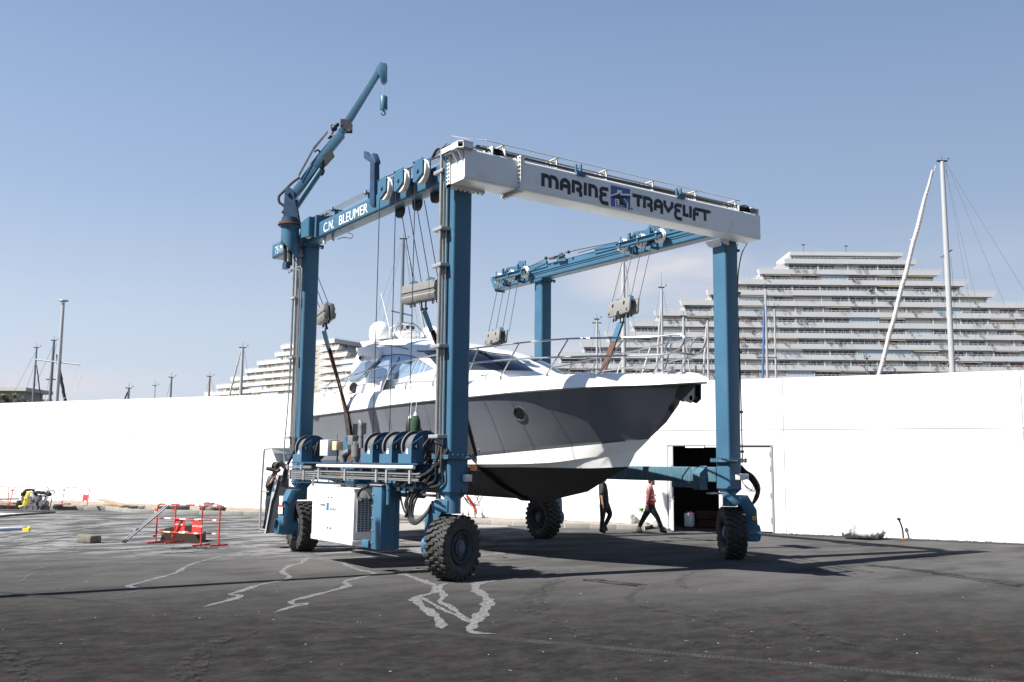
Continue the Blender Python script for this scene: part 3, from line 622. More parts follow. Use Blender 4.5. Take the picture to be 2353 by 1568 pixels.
for z in (8.53, 8.57, 8.61): mb.lathe((7.9, -.60, z - .012), Z3, [(0, .22), (.010, .19), (.018, .19), (.028, .22)], 24)
mb.build('sheave', M['black'], top_beam)
# rope support brackets, light handrail conduit, ropes over the top beam
for x in (.60, 1.99, 3.38, 4.78, 6.16, 7.55):
    mb = MB(); mb.prism([(x, -.30, 8.49), (x, -.30, 8.76), (x, -.74, 8.76), (x, -.74, 8.73), (x, -.34, 8.66), (x, -.34, 8.49)], (.012, 0, 0))
    mb.box(x - .03, x + .04, -.76, -.30, 8.752, 8.764); mb.box(x - .012, x + .012, -.745, -.715, 8.50, 8.765)
    for k in range(5): mb.box(x - .015, x - .003, -.70 + k * .085, -.69 + k * .085, 8.56, 8.66)
    mb.box(x - .02, x + .02, -.72, -.32, 8.555, 8.568); mb.build('rope_bracket', M['whitedirt'], top_beam, smooth=False)
for x in (2.55, 5.55):
    mb = MB(); mb.box(x - .13, x - .10, -.86, -.80, 8.49, 8.68); mb.box(x, x + .03, -.86, -.80, 8.50, 8.70); mb.box(x - .14, x + .10, -.90, -.78, 8.44, 8.50); mb.build('cable_guide', M['blue'], top_beam, smooth=False)
mb = MB(); mb.tube([(.16, -.735, 8.785), (7.72, -.735, 8.785)], .014); mb.tube(smooth_path([(-.50, -.5, 8.80), (-.2, -.65, 8.76), (.0, -.7, 8.77), (.16, -.735, 8.785)]), .009); mb.build('conduit', M['whitedirt'], top_beam)
mb = MB()
for k in range(6):
    y = -.68 + k * .062; z = 8.60 + .02 * (k % 3); mb.tube([(-.2, y, z), (2, y, z - .005), (4.3, y, z - .02), (8.0, y, z)], .0085, 6)
for k in range(3): mb.tube([(-.1, -.80 + k * .02, 8.545 + k * .03), (3.0, -.80 + k * .02, 8.54 + k * .02), (8.0, -.79, 8.56 + k * .03)], .010, 6)
mb.build('hoist_rope', M['rope'], top_beam)
mb = MB()
for k in range(6): mb.tube([(.1, -.70 + k * .07, 8.665 + .012 * (k % 2)), (8.0, -.70 + k * .07, 8.665 + .012 * (k % 2))], .012, 6)
mb.build('pipe_run', M['steel'], top_beam)
mb = MB(); mb.tube(smooth_path([(7.5, -.6, 8.55), (7.9, -.7, 8.70), (8.2, -.62, 8.66), (8.0, -.45, 8.62), (7.7, -.5, 8.6)]), .018); mb.tube(smooth_path([(.1, -.5, 8.72), (.5, -.4, 8.78), (1.0, -.38, 8.70), (1.4, -.4, 8.63)]), .02)
mb.build('hose', M['black'], top_beam)
# ---- lettering on the top beam
ink = MB(); OY = -.852
def let(ch, x0, x1, z0=8.035, z1=8.318):
    W_ = x1 - x0; h = z1 - z0; t = .085; a = t / 2; x, y = a, a; X = W_ - a; Y = h - a
    if ch == 'm': ls = [[(a, 0), (a, h - a), (a + .02, h - a)] and [(a, -0.0), (a, Y), (W_ * .30, Y)] + arc(W_ * .5 - .10, Y - .10, .10, .10, 90, 0, 6)[1:] + [(W_ * .5, 0)], [(W_ * .5, Y)] + [(W_ * .72, Y)] + arc(X - .10, Y - .10, .10, .10, 90, 0, 6)[1:] + [(X, 0)]]
    elif ch == 'n': ls = [[(a, 0), (a, Y), (W_ - .16, Y)] + arc(X - .09, Y - .09, .09, .09, 90, 0, 6)[1:] + [(X, 0)]]
    elif ch == 'a': ls = [[(a, .0), (a, h * .45)] + arc(W_ / 2, Y - (W_ / 2 - a), W_ / 2 - a, W_ / 2 - a, 180, 0, 12) + [(X, -.055)], [(a, h * .38), (X, h * .38)]]
    elif ch == 'r': ls = [[(a, 0), (a, Y)], [(0, Y), (X - .09, Y)] + arc(X - .09, Y - .075, .09, .075, 90, -90, 10)[1:] + [(W_ * .42, Y - .15)], [(W_ * .45, Y - .15), (X - .10, Y - .15)] + arc(X - .08, Y - .23, .08, .08, 90, 0, 5)[1:] + [(X, -.055)]]
    elif ch == 'i': ls = [[(W_ / 2, 0), (W_ / 2, h)]]
    elif ch == 'e': ls = [[(W_, Y), (a + .07, Y)] + arc(a + .07, Y - .065, .07, .065, 90, 270, 8)[1:] + [(W_ * .8, Y - .13)], [(W_ * .5, Y - .13), (a + .07, Y - .13)] + arc(a + .07, Y - .225, .075, .095, 90, 270, 8)[1:] + [(W_, Y - .32)]]
    elif ch == 't': ls = [[(0, Y), (W_, Y)], [(W_ * .58, Y), (W_ * .58, 0)]]
    elif ch == 'v': ls = [[(a, h), (a, h * .62), (W_ * .47, .05), (X, h * .62), (X, h)]]
    elif ch == 'l': ls = [[(a, h), (a, a), (W_, a)]]
    elif ch == 'f': ls = [[(a, -.05), (a, Y - .05), (a + .05, Y), (W_, Y)], [(a, h * .45), (W_ * .85, h * .45)]]
    strokes(ink, ls, t, (x0, OY, z0), X3, Z3, (0, -1, 0), .003)
for ch, a, b in (('m', 1.49, 1.95), ('a', 1.98, 2.27), ('r', 2.30, 2.59), ('i', 2.63, 2.72), ('n', 2.76, 3.03), ('e', 3.07, 3.33), ('t', 4.04, 4.34), ('r', 4.36, 4.66), ('a', 4.69, 4.98), ('v', 4.99, 5.31), ('e', 5.33, 5.58), ('l', 5.61, 5.80), ('i', 5.82, 5.91), ('f', 5.94, 6.17), ('t', 6.14, 6.50)):
    let(ch, a, b)
ink.build('lettering', M['ink'], top_beam, smooth=False)
lg = MB(); lx0, lx1, lz0, lz1 = 3.40, 3.97, 7.915, 8.395
def rr(x0, x1, z0, z1, r, y):
    P = []
    for cx_, cz, t0 in ((x1 - r, z1 - r, 0), (x0 + r, z1 - r, 90), (x0 + r, z0 + r, 180), (x1 - r, z0 + r, 270)): P += [(cx_ + r * math.cos(math.radians(t0 + 90 * i / 5)), y, cz + r * math.sin(math.radians(t0 + 90 * i / 5))) for i in range(6)]
    return P
lg.prism(rr(lx0, lx1, lz0, lz1, .03, -.8515), (0, -.002, 0)); lb = lg.build('emblem', M['logoblue'], top_beam, smooth=False)
def LP(pts, y): return [(lx0 + a * (lx1 - lx0), y, lz0 + b * (lz1 - lz0)) for a, b in pts]
lg = MB()   # white outlines of the emblem
for pts in ([(0, .52), (.0, .47), (.42, .60), (.42, .72), (.50, .74), (.50, .62), (1, .70), (1, .78), (.56, .70), (.56, .84), (.33, .84), (.33, .70)],
            [(.42, .52), (.66, .22), (.66, .12), (.34, .12), (.34, .36), (.27, .36), (.27, .05), (.83, .05), (.83, .30), (.60, .56), (1, .66), (1, .60), (.70, .50), (.88, .30), (.88, .02), (.22, .02), (.22, .44)]):
    lg.prism(LP(pts, -.8540), (0, -.002, 0))
lg.build('emblem_outline', M['inkw'], lb, smooth=False)
lg = MB(); lg.prism(LP([(0, .46), (.40, .66), (.44, .66), (.44, .58), (1, .66), (1, .56), (.52, .46), (.74, .24), (.74, .14), (.42, .14), (.42, .40), (0, .40)], -.8565), (0, -.002, 0)); lg.build('emblem_figure', M['ink'], lb, smooth=False)
for (cx_, cz) in ((4.02, 7.955), (6.535, 8.285)):
    r1 = MB(); r1.lathe((cx_, -.851, cz), (0, -1, 0), [(0, .028), (.003, .028), (.003, .020), (0, .020)], 18, closed=True); r1.build('registered_mark', M['ink'], top_beam)
    text_mesh('registered_mark', 'R', .045, (cx_ - .014, -.852, cz - .016), X3, Z3, M['ink'], top_beam)
# ---- lettering on left beam (reads from far to near)
text_mesh('lettering', 'C.N.', .345, (-.283, 6.16, 8.135), -Y3, Z3, M['inkw'], SBL, off=-.002, sx=.98)
text_mesh('lettering', 'BLEUMER', .345, (-.283, 5.24, 8.140), -Y3, Z3, M['inkw'], SBL, off=-.002, sx=1.12)
text_mesh('lettering', '75 MT', .30, (-.283, 9.50, 8.15), -Y3, Z3, M['inkw'], SBL, off=-.004, sx=.92)
# ---- lower side beams
mb = MB(); mb.rbox(7.68, 8.04, .20, 7.38, 1.86, 2.235, .03, 'y'); lbm = mb.build('lower_beam', M['bluestreak'], H0)
mb = MB(); mb.box(7.42, 7.68, .48, .72, 1.67, 2.08); mb.prism([(7.42, .48, 2.08), (7.68, .48, 2.26), (7.68, .48, 2.08)], (0, .24, 0)); mb.box(7.70, 8.0, 1.10, 1.74, 1.71, 1.858); mb.build('bracket', M['bluestreak'], lbm, smooth=False)
mb = MB(); mb.rbox(-.30, .14, .20, 7.32, 1.84, 2.235, .03, 'y'); lbl = mb.build('lower_beam', M['blued'], H0)
mb = MB(); pt = AX(1384, 1065, 7.8); mb.prism([AX(u, v, 7.85) for u, v in ((1380, 1073), (1380, 1064), (1383, 1061), (1391, 1061), (1394, 1064), (1394, 1073))], (.02, 0, 0)); mb.build('lifting_lug', M['galv'], lbm, smooth=False)
# ---- wheels
def make_wheel(name='wheel'):
    # local frame: axle along +x (outer face at +x), centred on the hub
    R, Wd = .635, .235; root = None
    mb = MB(); pr = [(-Wd * .62, .30), (-Wd * .92, .36), (-Wd * 1.05, .46), (-Wd, .545), (-Wd * .93, .585), (-Wd * .5, .598), (0, .602), (Wd * .5, .598), (Wd * .93, .585), (Wd, .545), (Wd * 1.05, .46), (Wd * .92, .36), (Wd * .62, .30)]
    mb.lathe((0, 0, 0), X3, pr, 56)
    n = 25
    for sg in (-1, 1):
        for i in range(n):
            t0 = 2 * math.pi * (i + (.5 if sg > 0 else 0)) / n
            segs = [(.006, -.035, .060), (.45 * Wd, -.03, .066), (.55 * Wd, .025, .072), (1.0 * Wd, .045, .078), (1.06 * Wd, .05, .078)]
            A = []
            for j, (xx, sk, wv) in enumerate(segs):
                ro = (R if j < 4 else R - .085); ri = .585 if j < 4 else .50
                c_ = []
                for dt, rad in ((-wv, ri), (-wv * .72, ro), (wv * .72, ro), (wv, ri)):
                    a_ = t0 + sk / .6 * 1.0 + dt / .6 * .62; c_.append(Vector((sg * xx, math.cos(a_) * rad, math.sin(a_) * rad)))
                A.append(c_)
            vs = [p for c_ in A for p in c_]; f = []
            for j in range(4):
                for q in range(3): f.append((j * 4 + q, j * 4 + q + 1, j * 4 + q + 5, j * 4 + q + 4))
            f += [(3, 2, 1, 0), (16, 17, 18, 19)]; mb.add(vs, f)
    ty = mb
    rm = MB(); rm.lathe((0, 0, 0), X3, [(Wd * .60, .315), (Wd * .93, .318), (Wd * .98, .300), (Wd * .80, .275), (Wd * .30, .262), (Wd * .12, .245), (Wd * .10, .0)], 40)
    rm.lathe((0, 0, 0), -X3, [(Wd * .60, .315), (Wd * .93, .318), (Wd * .98, .300), (Wd * .80, .275), (Wd * .30, .262), (Wd * .10, .0)], 40)
    hb = MB(); hb.lathe((.02, 0, 0), X3, [(0, .165), (Wd * .62, .160), (Wd * .70, .15), (Wd * .72, .11), (Wd * .82, .10), (Wd * .84, .0)], 28)
    for i in range(10):
        t = 2 * math.pi * i / 10; hb.bolt((Wd * .12, .21 * math.cos(t), .21 * math.sin(t)), X3, .018, .035); rm.bolt((Wd * .93, .308 * math.cos(t + .2), .308 * math.sin(t + .2)), X3, .011, .02)
    return ty, rm, hb
WHL = {'B': ((0, .0), Vector((.345, -.936, 0)), -1), 'C': ((8.13, .12), Vector((-.834, .552, 0)), -1), 'A': ((-.10, 7.25), Vector((-.996, .03, 0)), 1), 'D': ((7.90, 7.55), Vector((-1, 0, 0)), -1)}
def transform(mb, o, ax):
    ax = ax.normalized(); ay = Z3.cross(ax); Tm = Matrix(((ax.x, ay.x, 0, o[0]), (ax.y, ay.y, 0, o[1]), (ax.z, ay.z, 1, o[2]), (0, 0, 0, 1)))
    mb.v = [Tm @ v for v in mb.v]; return mb
for nm, ((wx, wy), ax, side) in WHL.items():
    ty, rm, hb = make_wheel(); c_ = (wx, wy, .632)
    t_ = transform(ty, c_, ax).build('wheel', M['tyre'], H0, angle=30); transform(rm, c_, ax).build('rim', M['rim'], t_); transform(hb, c_, ax).build('hub', M['rim'], t_)
    x0, x1, y0, y1 = LEG[nm]; kx, ky = (x0 + x1) / 2, (y0 + y1) / 2
    # kingpin and swan-neck arm, in a frame with a = side direction
    a = ax * side; p = Z3.cross(a)
    kp_ = MB(); kp_.cyl((kx, ky, 1.31), (kx, ky, 1.66), .165, n=28); kp_.cyl((kx, ky, 1.29), (kx, ky, 1.31), .18, n=28); kn = kp_.build('kingpin', M['blue'], H0)
    ks = (Vector((kx - wx, ky - wy, 0))).dot(a)   # kingpin position along a, from the wheel centre
    def Q(s, z, t): return Vector((wx, wy, 0)) + a * s + p * t + Z3 * z + (Vector((kx - wx, ky - wy, 0)) - a * ks) * (1 if z > 1.2 else .0)
    arm = MB(); outer = [(ks - .02, 1.56), (ks + .22, 1.56), (.56, 1.22), (.60, .45), (.56, .40), (.40, .40)]; inner = [(ks - .02, 1.32), (ks + .08, 1.32), (.30, 1.18), (.335, 1.05), (.335, .40)]
    poly = outer + inner[::-1]; t = .19
    # bottom axle box stays, build as quads strips outer/inner
    O_ = [(ks - .02, 1.56), (max(ks + .22, .30), 1.56), (.58, 1.20), (.62, .46), (.60, .43)]; I_ = [(ks - .02, 1.32), (max(ks + .06, .12), 1.32), (.305, 1.10), (.33, .62), (.33, .43)]
    vs = []; f = []
    for (so_, zo), (si, zi) in zip(O_, I_):
        vs += [Q(so_, zo, -t), Q(so_, zo, t), Q(si, zi, t), Q(si, zi, -t)]
    for j in range(4): b0 = j * 4; f += [(b0 + i, b0 + (i + 1) % 4, b0 + 4 + (i + 1) % 4, b0 + 4 + i) for i in range(4)]
    f += [(3, 2, 1, 0), (16, 17, 18, 19)]; arm.add(vs, f)
    arm_o = arm.build('wheel_fork', M['blue'], H0, bevel=.008)
    ah = MB(); c0 = Vector((wx, wy, .632)) + a * .20; c1 = Vector((wx, wy, .632)) + a * .69
    if side > 0: ah.lathe(c0, a, [(0, .20), (.50, .20), (.50, .185), (.30, .185), (.29, 0)], 32)
    else: ah.lathe(c0, a, [(0, .20), (.47, .20), (.475, .19), (.475, 0)], 32)
    ah.build('axle_housing', M['blue'], arm_o)
    if nm in 'BC':
        eb = MB(); e0 = Q(.50 if nm == 'C' else .45, 1.0, -.2); eb.obox(e0 - p * .02, a * .045, p * .03, Z3 * .045); eo = eb.build('stop_button_box', M['yellow'], arm_o, smooth=False)
        eb = MB(); eb.cyl(e0 - p * .05, e0 - p * .085, .025, n=12); eb.build('stop_button', M['labelred'], arm_o)
    # hose bundle from the leg down to the fork
    hm_ = MB(); base = Vector((kx, ky, 0))
    for k in range(4):
        if nm == 'B': pts = [(-.30, -.1 - .05 * k, 2.55), (-.33 - .02 * k, .0, 2.25), (-.42, .25 + .1 * k, 2.0), (-.55 - .02 * k, .55 + .08 * k, 1.55), (-.58, .62 + .05 * k, 1.22 - .02 * k), (-.56, .50, 1.14 - .02 * k), (-.42, .38 - .02 * k, 1.30), (-.28, .34, 1.52)]
        elif nm == 'C': pts = [AV(u_ - k * 1.5 * (0 < i_ < 5), v_ + k * 3.2 * (0 < i_ < 4), (8.3, -.3, 2)) + FH * .03 * k for i_, (u_, v_) in enumerate(((1703, 1070), (1714, 1082), (1731, 1094), (1745, 1118), (1742, 1142), (1731, 1158), (1719, 1168), (1710, 1158)))]
        else: continue
        hm_.tube(smooth_path(pts), .022 + .006 * (k % 2), 8)
    if nm in 'BC':
        for k in range(3):
            rnd = random.Random(k + (9 if nm == 'B' else 3)); o_ = Vector((.20, -.28, 1.75)) if nm == 'B' else Vector((8.28, -.3, 1.95))
            hm_.tube(smooth_path([o_ + Vector((rnd.uniform(-.1, .1), rnd.uniform(-.06, .06), .12)), o_ + Vector((rnd.uniform(.0, .25), -.1, -.05)), o_ + Vector((rnd.uniform(-.05, .2), -.08, -.3)), o_ + Vector((-.15, 0, -.12)), o_ + Vector((-.18, .05, .1))]), .008, 6)
        hm_.build('hose_bundle', M['black'], arm_o)
# steering cylinders
mb = MB(); mb.cyl((-.10, 1.9, 1.62), (-.12, 1.0, 1.62), .075, n=16); mb.build('steering_cylinder', M['blue'], H0); mb = MB(); mb.cyl((-.12, 1.0, 1.62), (-.13, .38, 1.62), .03, n=12); mb.cyl((-.13, .38, 1.56), (-.13, .38, 1.68), .06); mb.build('cylinder_rod', M['chrome'], H0)
mb = MB(); mb.box(7.30, 7.62, .02, .16, 1.58, 1.62); mb.cyl((7.62, .09, 1.60), (7.86, .05, 1.60), .03); mb.build('steering_arm', M['galv'], H0)
# junction boxes, beacon
mb = MB(); mb.box(.03, .17, -.40, -.26, 1.92, 2.06); j1 = mb.build('junction_box', M['greybox'], H0, bevel=.01)
mb = MB(); mb.box(.16, .33, -.37, -.26, 1.90, 2.10); mb.build('lamp_bracket', M['darkmetal'], j1); mb = MB(); mb.cyl((.25, -.31, 2.10), (.25, -.31, 2.135), .065, n=20); mb.build('beacon_base', M['black'], H0)
mb = MB(); mb.lathe((.25, -.31, 2.135), Z3, [(0, .062), (.09, .058), (.115, .045), (.12, 0)], 20); mb.build('beacon_lens', M['amber'], H0)
mb = MB(); mb.box(7.86, 8.05, -.42, -.25, 1.93, 2.08); mb.box(8.055, 8.20, -.41, -.25, 1.94, 2.075); mb.build('junction_box', M['greybox'], H0, bevel=.012)
# pipe runs down the legs
def clamp_set(leg, xs, ys, zs, m=M['galv']):
    mb = MB()
    for z in zs: mb.box(min(xs) - .03, max(xs) + .03, min(ys) - .05, max(ys) + .04, z - .03, z + .03)
    return mb
mb = MB(); pc = []
for k, (yy, r) in enumerate(((.16, .014), (.10, .018), (.04, .014), (-.02, .012), (-.08, .014))): mb.cyl((-.335, yy, 2.62), (-.335, yy, 8.55 - .05 * k), r, n=8)
mb.cyl((-.44, -.02, 2.75), (-.44, -.02, 8.62), .034, n=12); mb.build('pipe_run', M['steel'], H0)
mb = MB()
for z in (2.80, 4.6, 6.25, 7.0, 8.20): mb.box(-.49, -.275, -.14, .22, z - .035, z + .035)
mb.build('pipe_clamp', M['galv'], H0, bevel=.006)
mb = MB()
for k, (yy, r) in enumerate(((7.70, .014), (7.62, .018), (7.54, .014), (7.46, .012))): mb.cyl((-.34, yy, 2.5), (-.34, yy, 8.35), r, n=8)
mb.cyl((-.45, 7.62, 4.6), (-.45, 7.62, 8.5), .03, n=10); mb.tube(smooth_path([(-.45, 7.62, 4.6), (-.47, 7.66, 3.5), (-.5, 7.7, 2.6), (-.5, 7.6, 2.2)]), .018)
mb.tube([AX(u, v, -.6) for u, v in ((661, 620), (663, 628), (680, 618), (690, 622), (688, 660), (684, 760), (679, 880), (672, 1020))], .014, 6); mb.tube([AX(u, v, -.6) for u, v in ((667, 622), (690, 612), (694, 620), (690, 720), (683, 880), (676, 1020))], .016, 6)
mb.build('pipe_run', M['steel'], H0)
mb = MB()
for z in (2.9, 5.0, 6.6, 7.75): mb.box(-.49, -.275, 7.42, 7.76, z - .03, z + .03)
mb.build('pipe_clamp', M['galv'], H0, bevel=.006)
mb = MB()
for k, xx in enumerate((8.17, 8.22, 8.27)): mb.tube(smooth_path([(xx, -.10 + .02 * k, 2.3), (xx, -.1, 4.2), (xx + .01 * k, -.08, 6), (xx, -.1, 7.6), (xx - .01, -.15, 7.88)]), .013, 6)
mb.tube(smooth_path([(8.30, -.12, 2.4), (8.31, -.1, 4.5), (8.27, -.1, 6.6), (8.30, -.2, 7.5), (8.46, -.3, 7.92)]), .016, 6)
mb.build('hose_run', M['black'], H0)
mb = MB()
for z in (2.62, 3.6, 5.1, 6.6, 7.7): mb.box(8.135, 8.30, -.18, -.02, z - .03, z + .03)
mb.build('pipe_clamp', M['blued'], H0)
mb = MB(); mb.tube(smooth_path([(-.34, .0, 2.65), (-.38, .02, 2.4), (-.42, .15, 2.15), (-.5, .5, 2.0), (-.55, .75, 1.98)]), .035); mb.tube(smooth_path([(-.35, .1, 2.65), (-.40, .05, 2.3), (-.36, .12, 1.95), (-.45, .4, 1.84), (-.6, .7, 1.82)]), .03); mb.tube(smooth_path([(-.33, -.05, 2.6), (-.38, -.12, 2.2), (-.32, -.1, 1.9), (-.38, .3, 1.78)]), .028)
mb.tube(smooth_path([(-.45, .35, 1.95), (-.55, .5, 1.7), (-.6, .75, 1.4), (-.62, .8, 1.25), (-.58, .9, 1.2)]), .03); mb.tube(smooth_path([(-.4, 7.2, 2.6), (-.5, 7.3, 2.3), (-.55, 7.5, 2.0), (-.5, 7.6, 1.8)]), .04)
mb.tube(smooth_path([AX(u, v, -.5) for u, v in ((918, 1120), (922, 1150), (928, 1172), (934, 1180), (950, 1187))]), .022); mb.tube(smooth_path([AX(u, v, -.5) for u, v in ((930, 1112), (934, 1140), (930, 1160), (936, 1178))]), .018)
mb.build('hose_bundle', M['black'], H0)
# ---- winches on the left lower frame
mb = MB(); mb.box(-.62, .16, .40, 6.9, 2.236, 2.27); mb.build('winch_deck', M['blued'], H0, smooth=False)
def winch(y, num, motor):
    c_ = Vector((-.25, y, 2.605)); R_ = .335
    mb = MB()
    for yy in (y, y + .42): mb.lathe((c_.x, yy, c_.z), Y3, [(0, R_), (.018, R_), (.018, .0)], 44)
    for i in range(14): t = 2 * math.pi * i / 14; mb.bolt((c_.x + .17 * math.cos(t), y, c_.z + .17 * math.sin(t)), -Y3, .014, .012)
    w_ = mb.build('winch', M['blued'], H0, angle=30)
    mb = MB(); mb.cyl((c_.x, y + .018, c_.z), (c_.x, y + .418, c_.z), .27, n=36); mb.build('rope_drum', M['drum'], w_)
    mb = MB(); rim_ = MB(); mb.lathe((c_.x, y + .4, c_.z), Y3, [(0, R_ + .004), (.045, R_ + .004), (.045, R_ - .012), (0, R_ - .012)], 44, closed=True); mb.build('flange_rim', M['graymetal'], w_)
    br = MB(); yy = y - .035; prof = [(-.60, 2.25), (-.60, 2.47), (-.585, 2.67), (-.36, 2.83), (-.33, 2.83), (-.33, 2.25)]
    br.prism([(a, yy - .02, b) for a, b in prof], (0, .02, 0))
    br.add([(-.60, yy - .02, 2.25), (-.60, yy - .02, 2.47), (-.50, y + .46, 2.30), (-.50, y + .46, 2.25)], [(0, 1, 2, 3)])
    # sloping side plate facing outwards
    br.prism([(-.615, yy - .02, 2.68), (-.615, yy + .36, 2.46), (-.615, y + .50, 2.46), (-.615, y + .50, 2.25), (-.615, yy - .02, 2.25)], (.018, 0, 0))
    for xx in (-.52, -.40): br.bolt((xx, yy - .02, 2.30), -Y3, .024, .02)
    bo = br.build('winch_bracket', M['blue'], w_, smooth=False)
    lb_ = MB(); lb_.box(-.6165, -.614 - .002, y + .09, y + .17, 2.46, 2.57); lb_.build('warning_label', M['label'], w_, smooth=False); lb_ = MB(); lb_.box(-.6185, -.6167, y + .09, y + .17, 2.545, 2.565); lb_.build('warning_label', M['labelred'], w_, smooth=False)
    pm = MB(); pm.box(-.575, -.455, yy - .026, yy - .0205, 2.545, 2.685); pm.build('number_plate', M['ink'], w_, smooth=False)
    text_mesh('number', num, .115, (-.515, yy - .0275, 2.573), X3, Z3, M['inkw'], w_, align='CENTER')
    mm = MB(); yy = y - .02
    if motor == 2:
        mm.obox((-.16, yy - .14, 2.62), Vector((.075, 0, .02)), Y3 * .08, Vector((-.02, 0, .085))); mm.cyl((-.20, yy - .30, 2.60), (-.20, yy - .05, 2.60), .05); mm.cyl((-.14, yy - .05, 2.46), (-.14, yy - .22, 2.46), .06)
    mm.cyl((-.25, yy, 2.605), (-.25, yy - .12, 2.605), .085, n=20); mm.cyl((-.25, yy - .12, 2.605), (-.25, yy - .20, 2.605), .055, n=16)
    mm.build('hydraulic_motor', M['graymetal'] if motor == 2 else M['darkmetal'], w_)
    hs_ = MB(); rnd = random.Random(int(num) * 3)
    for k in range(3 if motor < 2 else 5):
        a = Vector((-.25 + rnd.uniform(-.05, .1), yy - .18, 2.60 + rnd.uniform(-.05, .08))); hs_.tube(smooth_path([a, a + Vector((rnd.uniform(-.12, .05), -.08, .10)), a + Vector((rnd.uniform(-.2, -.08), -.10, -.08)), a + Vector((rnd.uniform(-.15, .0), -.06, -.25)), a + Vector((rnd.uniform(-.1, .1), .0, -.38))]), .017 + .006 * (k % 2), 8)
    hs_.build('hose', M['black'], w_)
winch(.72, '4', 2); winch(1.56, '1', 1); winch(2.44, '3', 1); winch(6.32, '2', 1)
# ---- control cabinets between winches
mb = MB(); q0 = AX(718, 1020, -.5); mb.box(-.60, -.30, 4.75, 5.20, 2.42, 2.80); cb = mb.build('control_cabinet', M['greybox'], H0, bevel=.008)
mb = MB(); mb.box(-.58, -.40, 4.32, 4.55, 2.55, 2.76); b2_ = mb.build('relay_box', M['beige'], H0, bevel=.008); mb = MB(); mb.cyl((-.5, 4.45, 2.76), (-.5, 4.45, 2.92), .006); mb.cyl((-.5, 4.42, 2.2), (-.5, 4.42, 2.55), .02); mb.build('aerial', M['black'], b2_)
mb = MB(); mb.prism([(-.45, 4.2, 2.25), (-.45, 4.2, 2.85), (-.45, 4.1, 2.85), (-.45, 3.8, 2.25)], (.03, 0, 0)); mb.build('bracket', M['blue'], H0, smooth=False)
# exhaust stacks
ex = MB(); e1 = AX(788, 1095, -.5)
ex.tube(smooth_path([AX(789, 1118, -.5), AX(789, 1075, -.5), AX(789, 1050, -.5), AX(793, 1042, -.5), AX(803, 1038, -.45)], 5), .062, 16); ex.build('exhaust_pipe', M['grey'], H0)
ex = MB(); ex.cyl(AX(819, 1118, -.45), AX(818, 1062, -.45), .062, n=16); ex.cyl(AX(818, 1062, -.45), AX(818, 1050, -.45), .062, .105, n=16); ex.cyl(AX(818, 1050, -.45), AX(818, 1015, -.45), .105, n=20)
ex.build('exhaust_pipe', M['grey'], H0)
ex = MB(); ex.cyl(AX(830, 1030, -.42), AX(830, 1000, -.42), .052, n=14); ex.tube(smooth_path([AX(815, 1012, -.42), AX(824, 1020, -.42), AX(830, 1006, -.42), AX(830, 985, -.42), AX(830, 975, -.42), AX(827, 968, -.42)], 6), .052, 14); ex.build('silencer', M['grey'], H0)
ex = MB(); ex.obox(AX(812, 1012, -.47), (.0, .13, 0), (.09, 0, 0), (0, 0, .11)); ex.build('intake_hood', M['grey'], H0, bevel=.01); ex = MB(); ex.obox(AX(805, 1055, -.5), Vector((0, .10, -.05)), (.01, 0, 0), Vector((0, .03, .08))); ex.build('rain_flap', M['rust'], H0, smooth=False)
# ---- horizontal pipes outside the frame
mb = MB(); mb.cyl((-.80, .22, 2.188), (-.80, 4.85, 2.188), .036, n=14); mb.build('guard_pipe', M['lid'], H0)
mb = MB()
for z, r in ((2.055, .016), (1.955, .012), (1.925, .012)):
    mb.cyl((-.80, .02, z), (-.80, 4.9, z), r, n=8)
for z in (2.07, 2.0): mb.cyl((-.72, .1, z), (-.72, 6.6, z), .013, n=8)
for k in range(5): mb.cyl((-.80, 4.95, 1.86 + .045 * k), (-.80, 6.62, 1.86 + .045 * k), .013, n=8)
for z in (2.13, 2.165): mb.cyl((-.80, 5.2, z), (-.80, 6.8, z), .014, n=8)
for k in range(3): mb.tube(smooth_path([(-.80, 4.6, 2.04 - .05 * k), (-.80, 4.95 + .04 * k, 2.04 - .05 * k), (-.80, 5.02 + .04 * k, 1.96 - .05 * k), (-.80, 5.02 + .04 * k, 1.70)], 4), .014)
mb.build('pipe_run', M['steel'], H0)
mb = MB()
for y in (.34, 1.32, 1.78, 3.30, 4.72): mb.box(-.835, -.79, y - .035, y + .035, 1.87, 2.13)
for y in (5.6, 6.45): mb.box(-.835, -.79, y - .03, y + .03, 1.84, 2.08)
for y in (5.75, 6.62): mb.box(-.835, -.79, y - .03, y + .03, 2.08, 2.20)
mb.build('pipe_clamp', M['galv'], H0, smooth=False)
mb = MB()
for y in (1.15, 3.1): mb.box(-.70, -.32, y, y + .45, 1.80, 2.22)
mb.box(-.66, -.32, .4, 6.8, 1.76, 1.80); mb.build('valve_bank', M['blue'], H0, smooth=False)
mb = MB(); rnd = random.Random(4)
for k in range(34):
    y = rnd.uniform(.4, 6.6); z = rnd.uniform(1.72, 2.14); mb.obox((-.64 + rnd.uniform(-.06, .06), y, z), (.03, 0, 0), (0, rnd.uniform(.02, .08), 0), (0, 0, rnd.uniform(.015, .05)))
for k in range(12):
    y = rnd.uniform(.5, 6.4); mb.tube(smooth_path([(-.66, y, 2.1), (-.70, y + .1, 1.95), (-.66, y + .25, 1.80), (-.62, y + .3, 2.0)]), .014, 6)
mb.build('valve_gear', M['darkmetal'], H0)
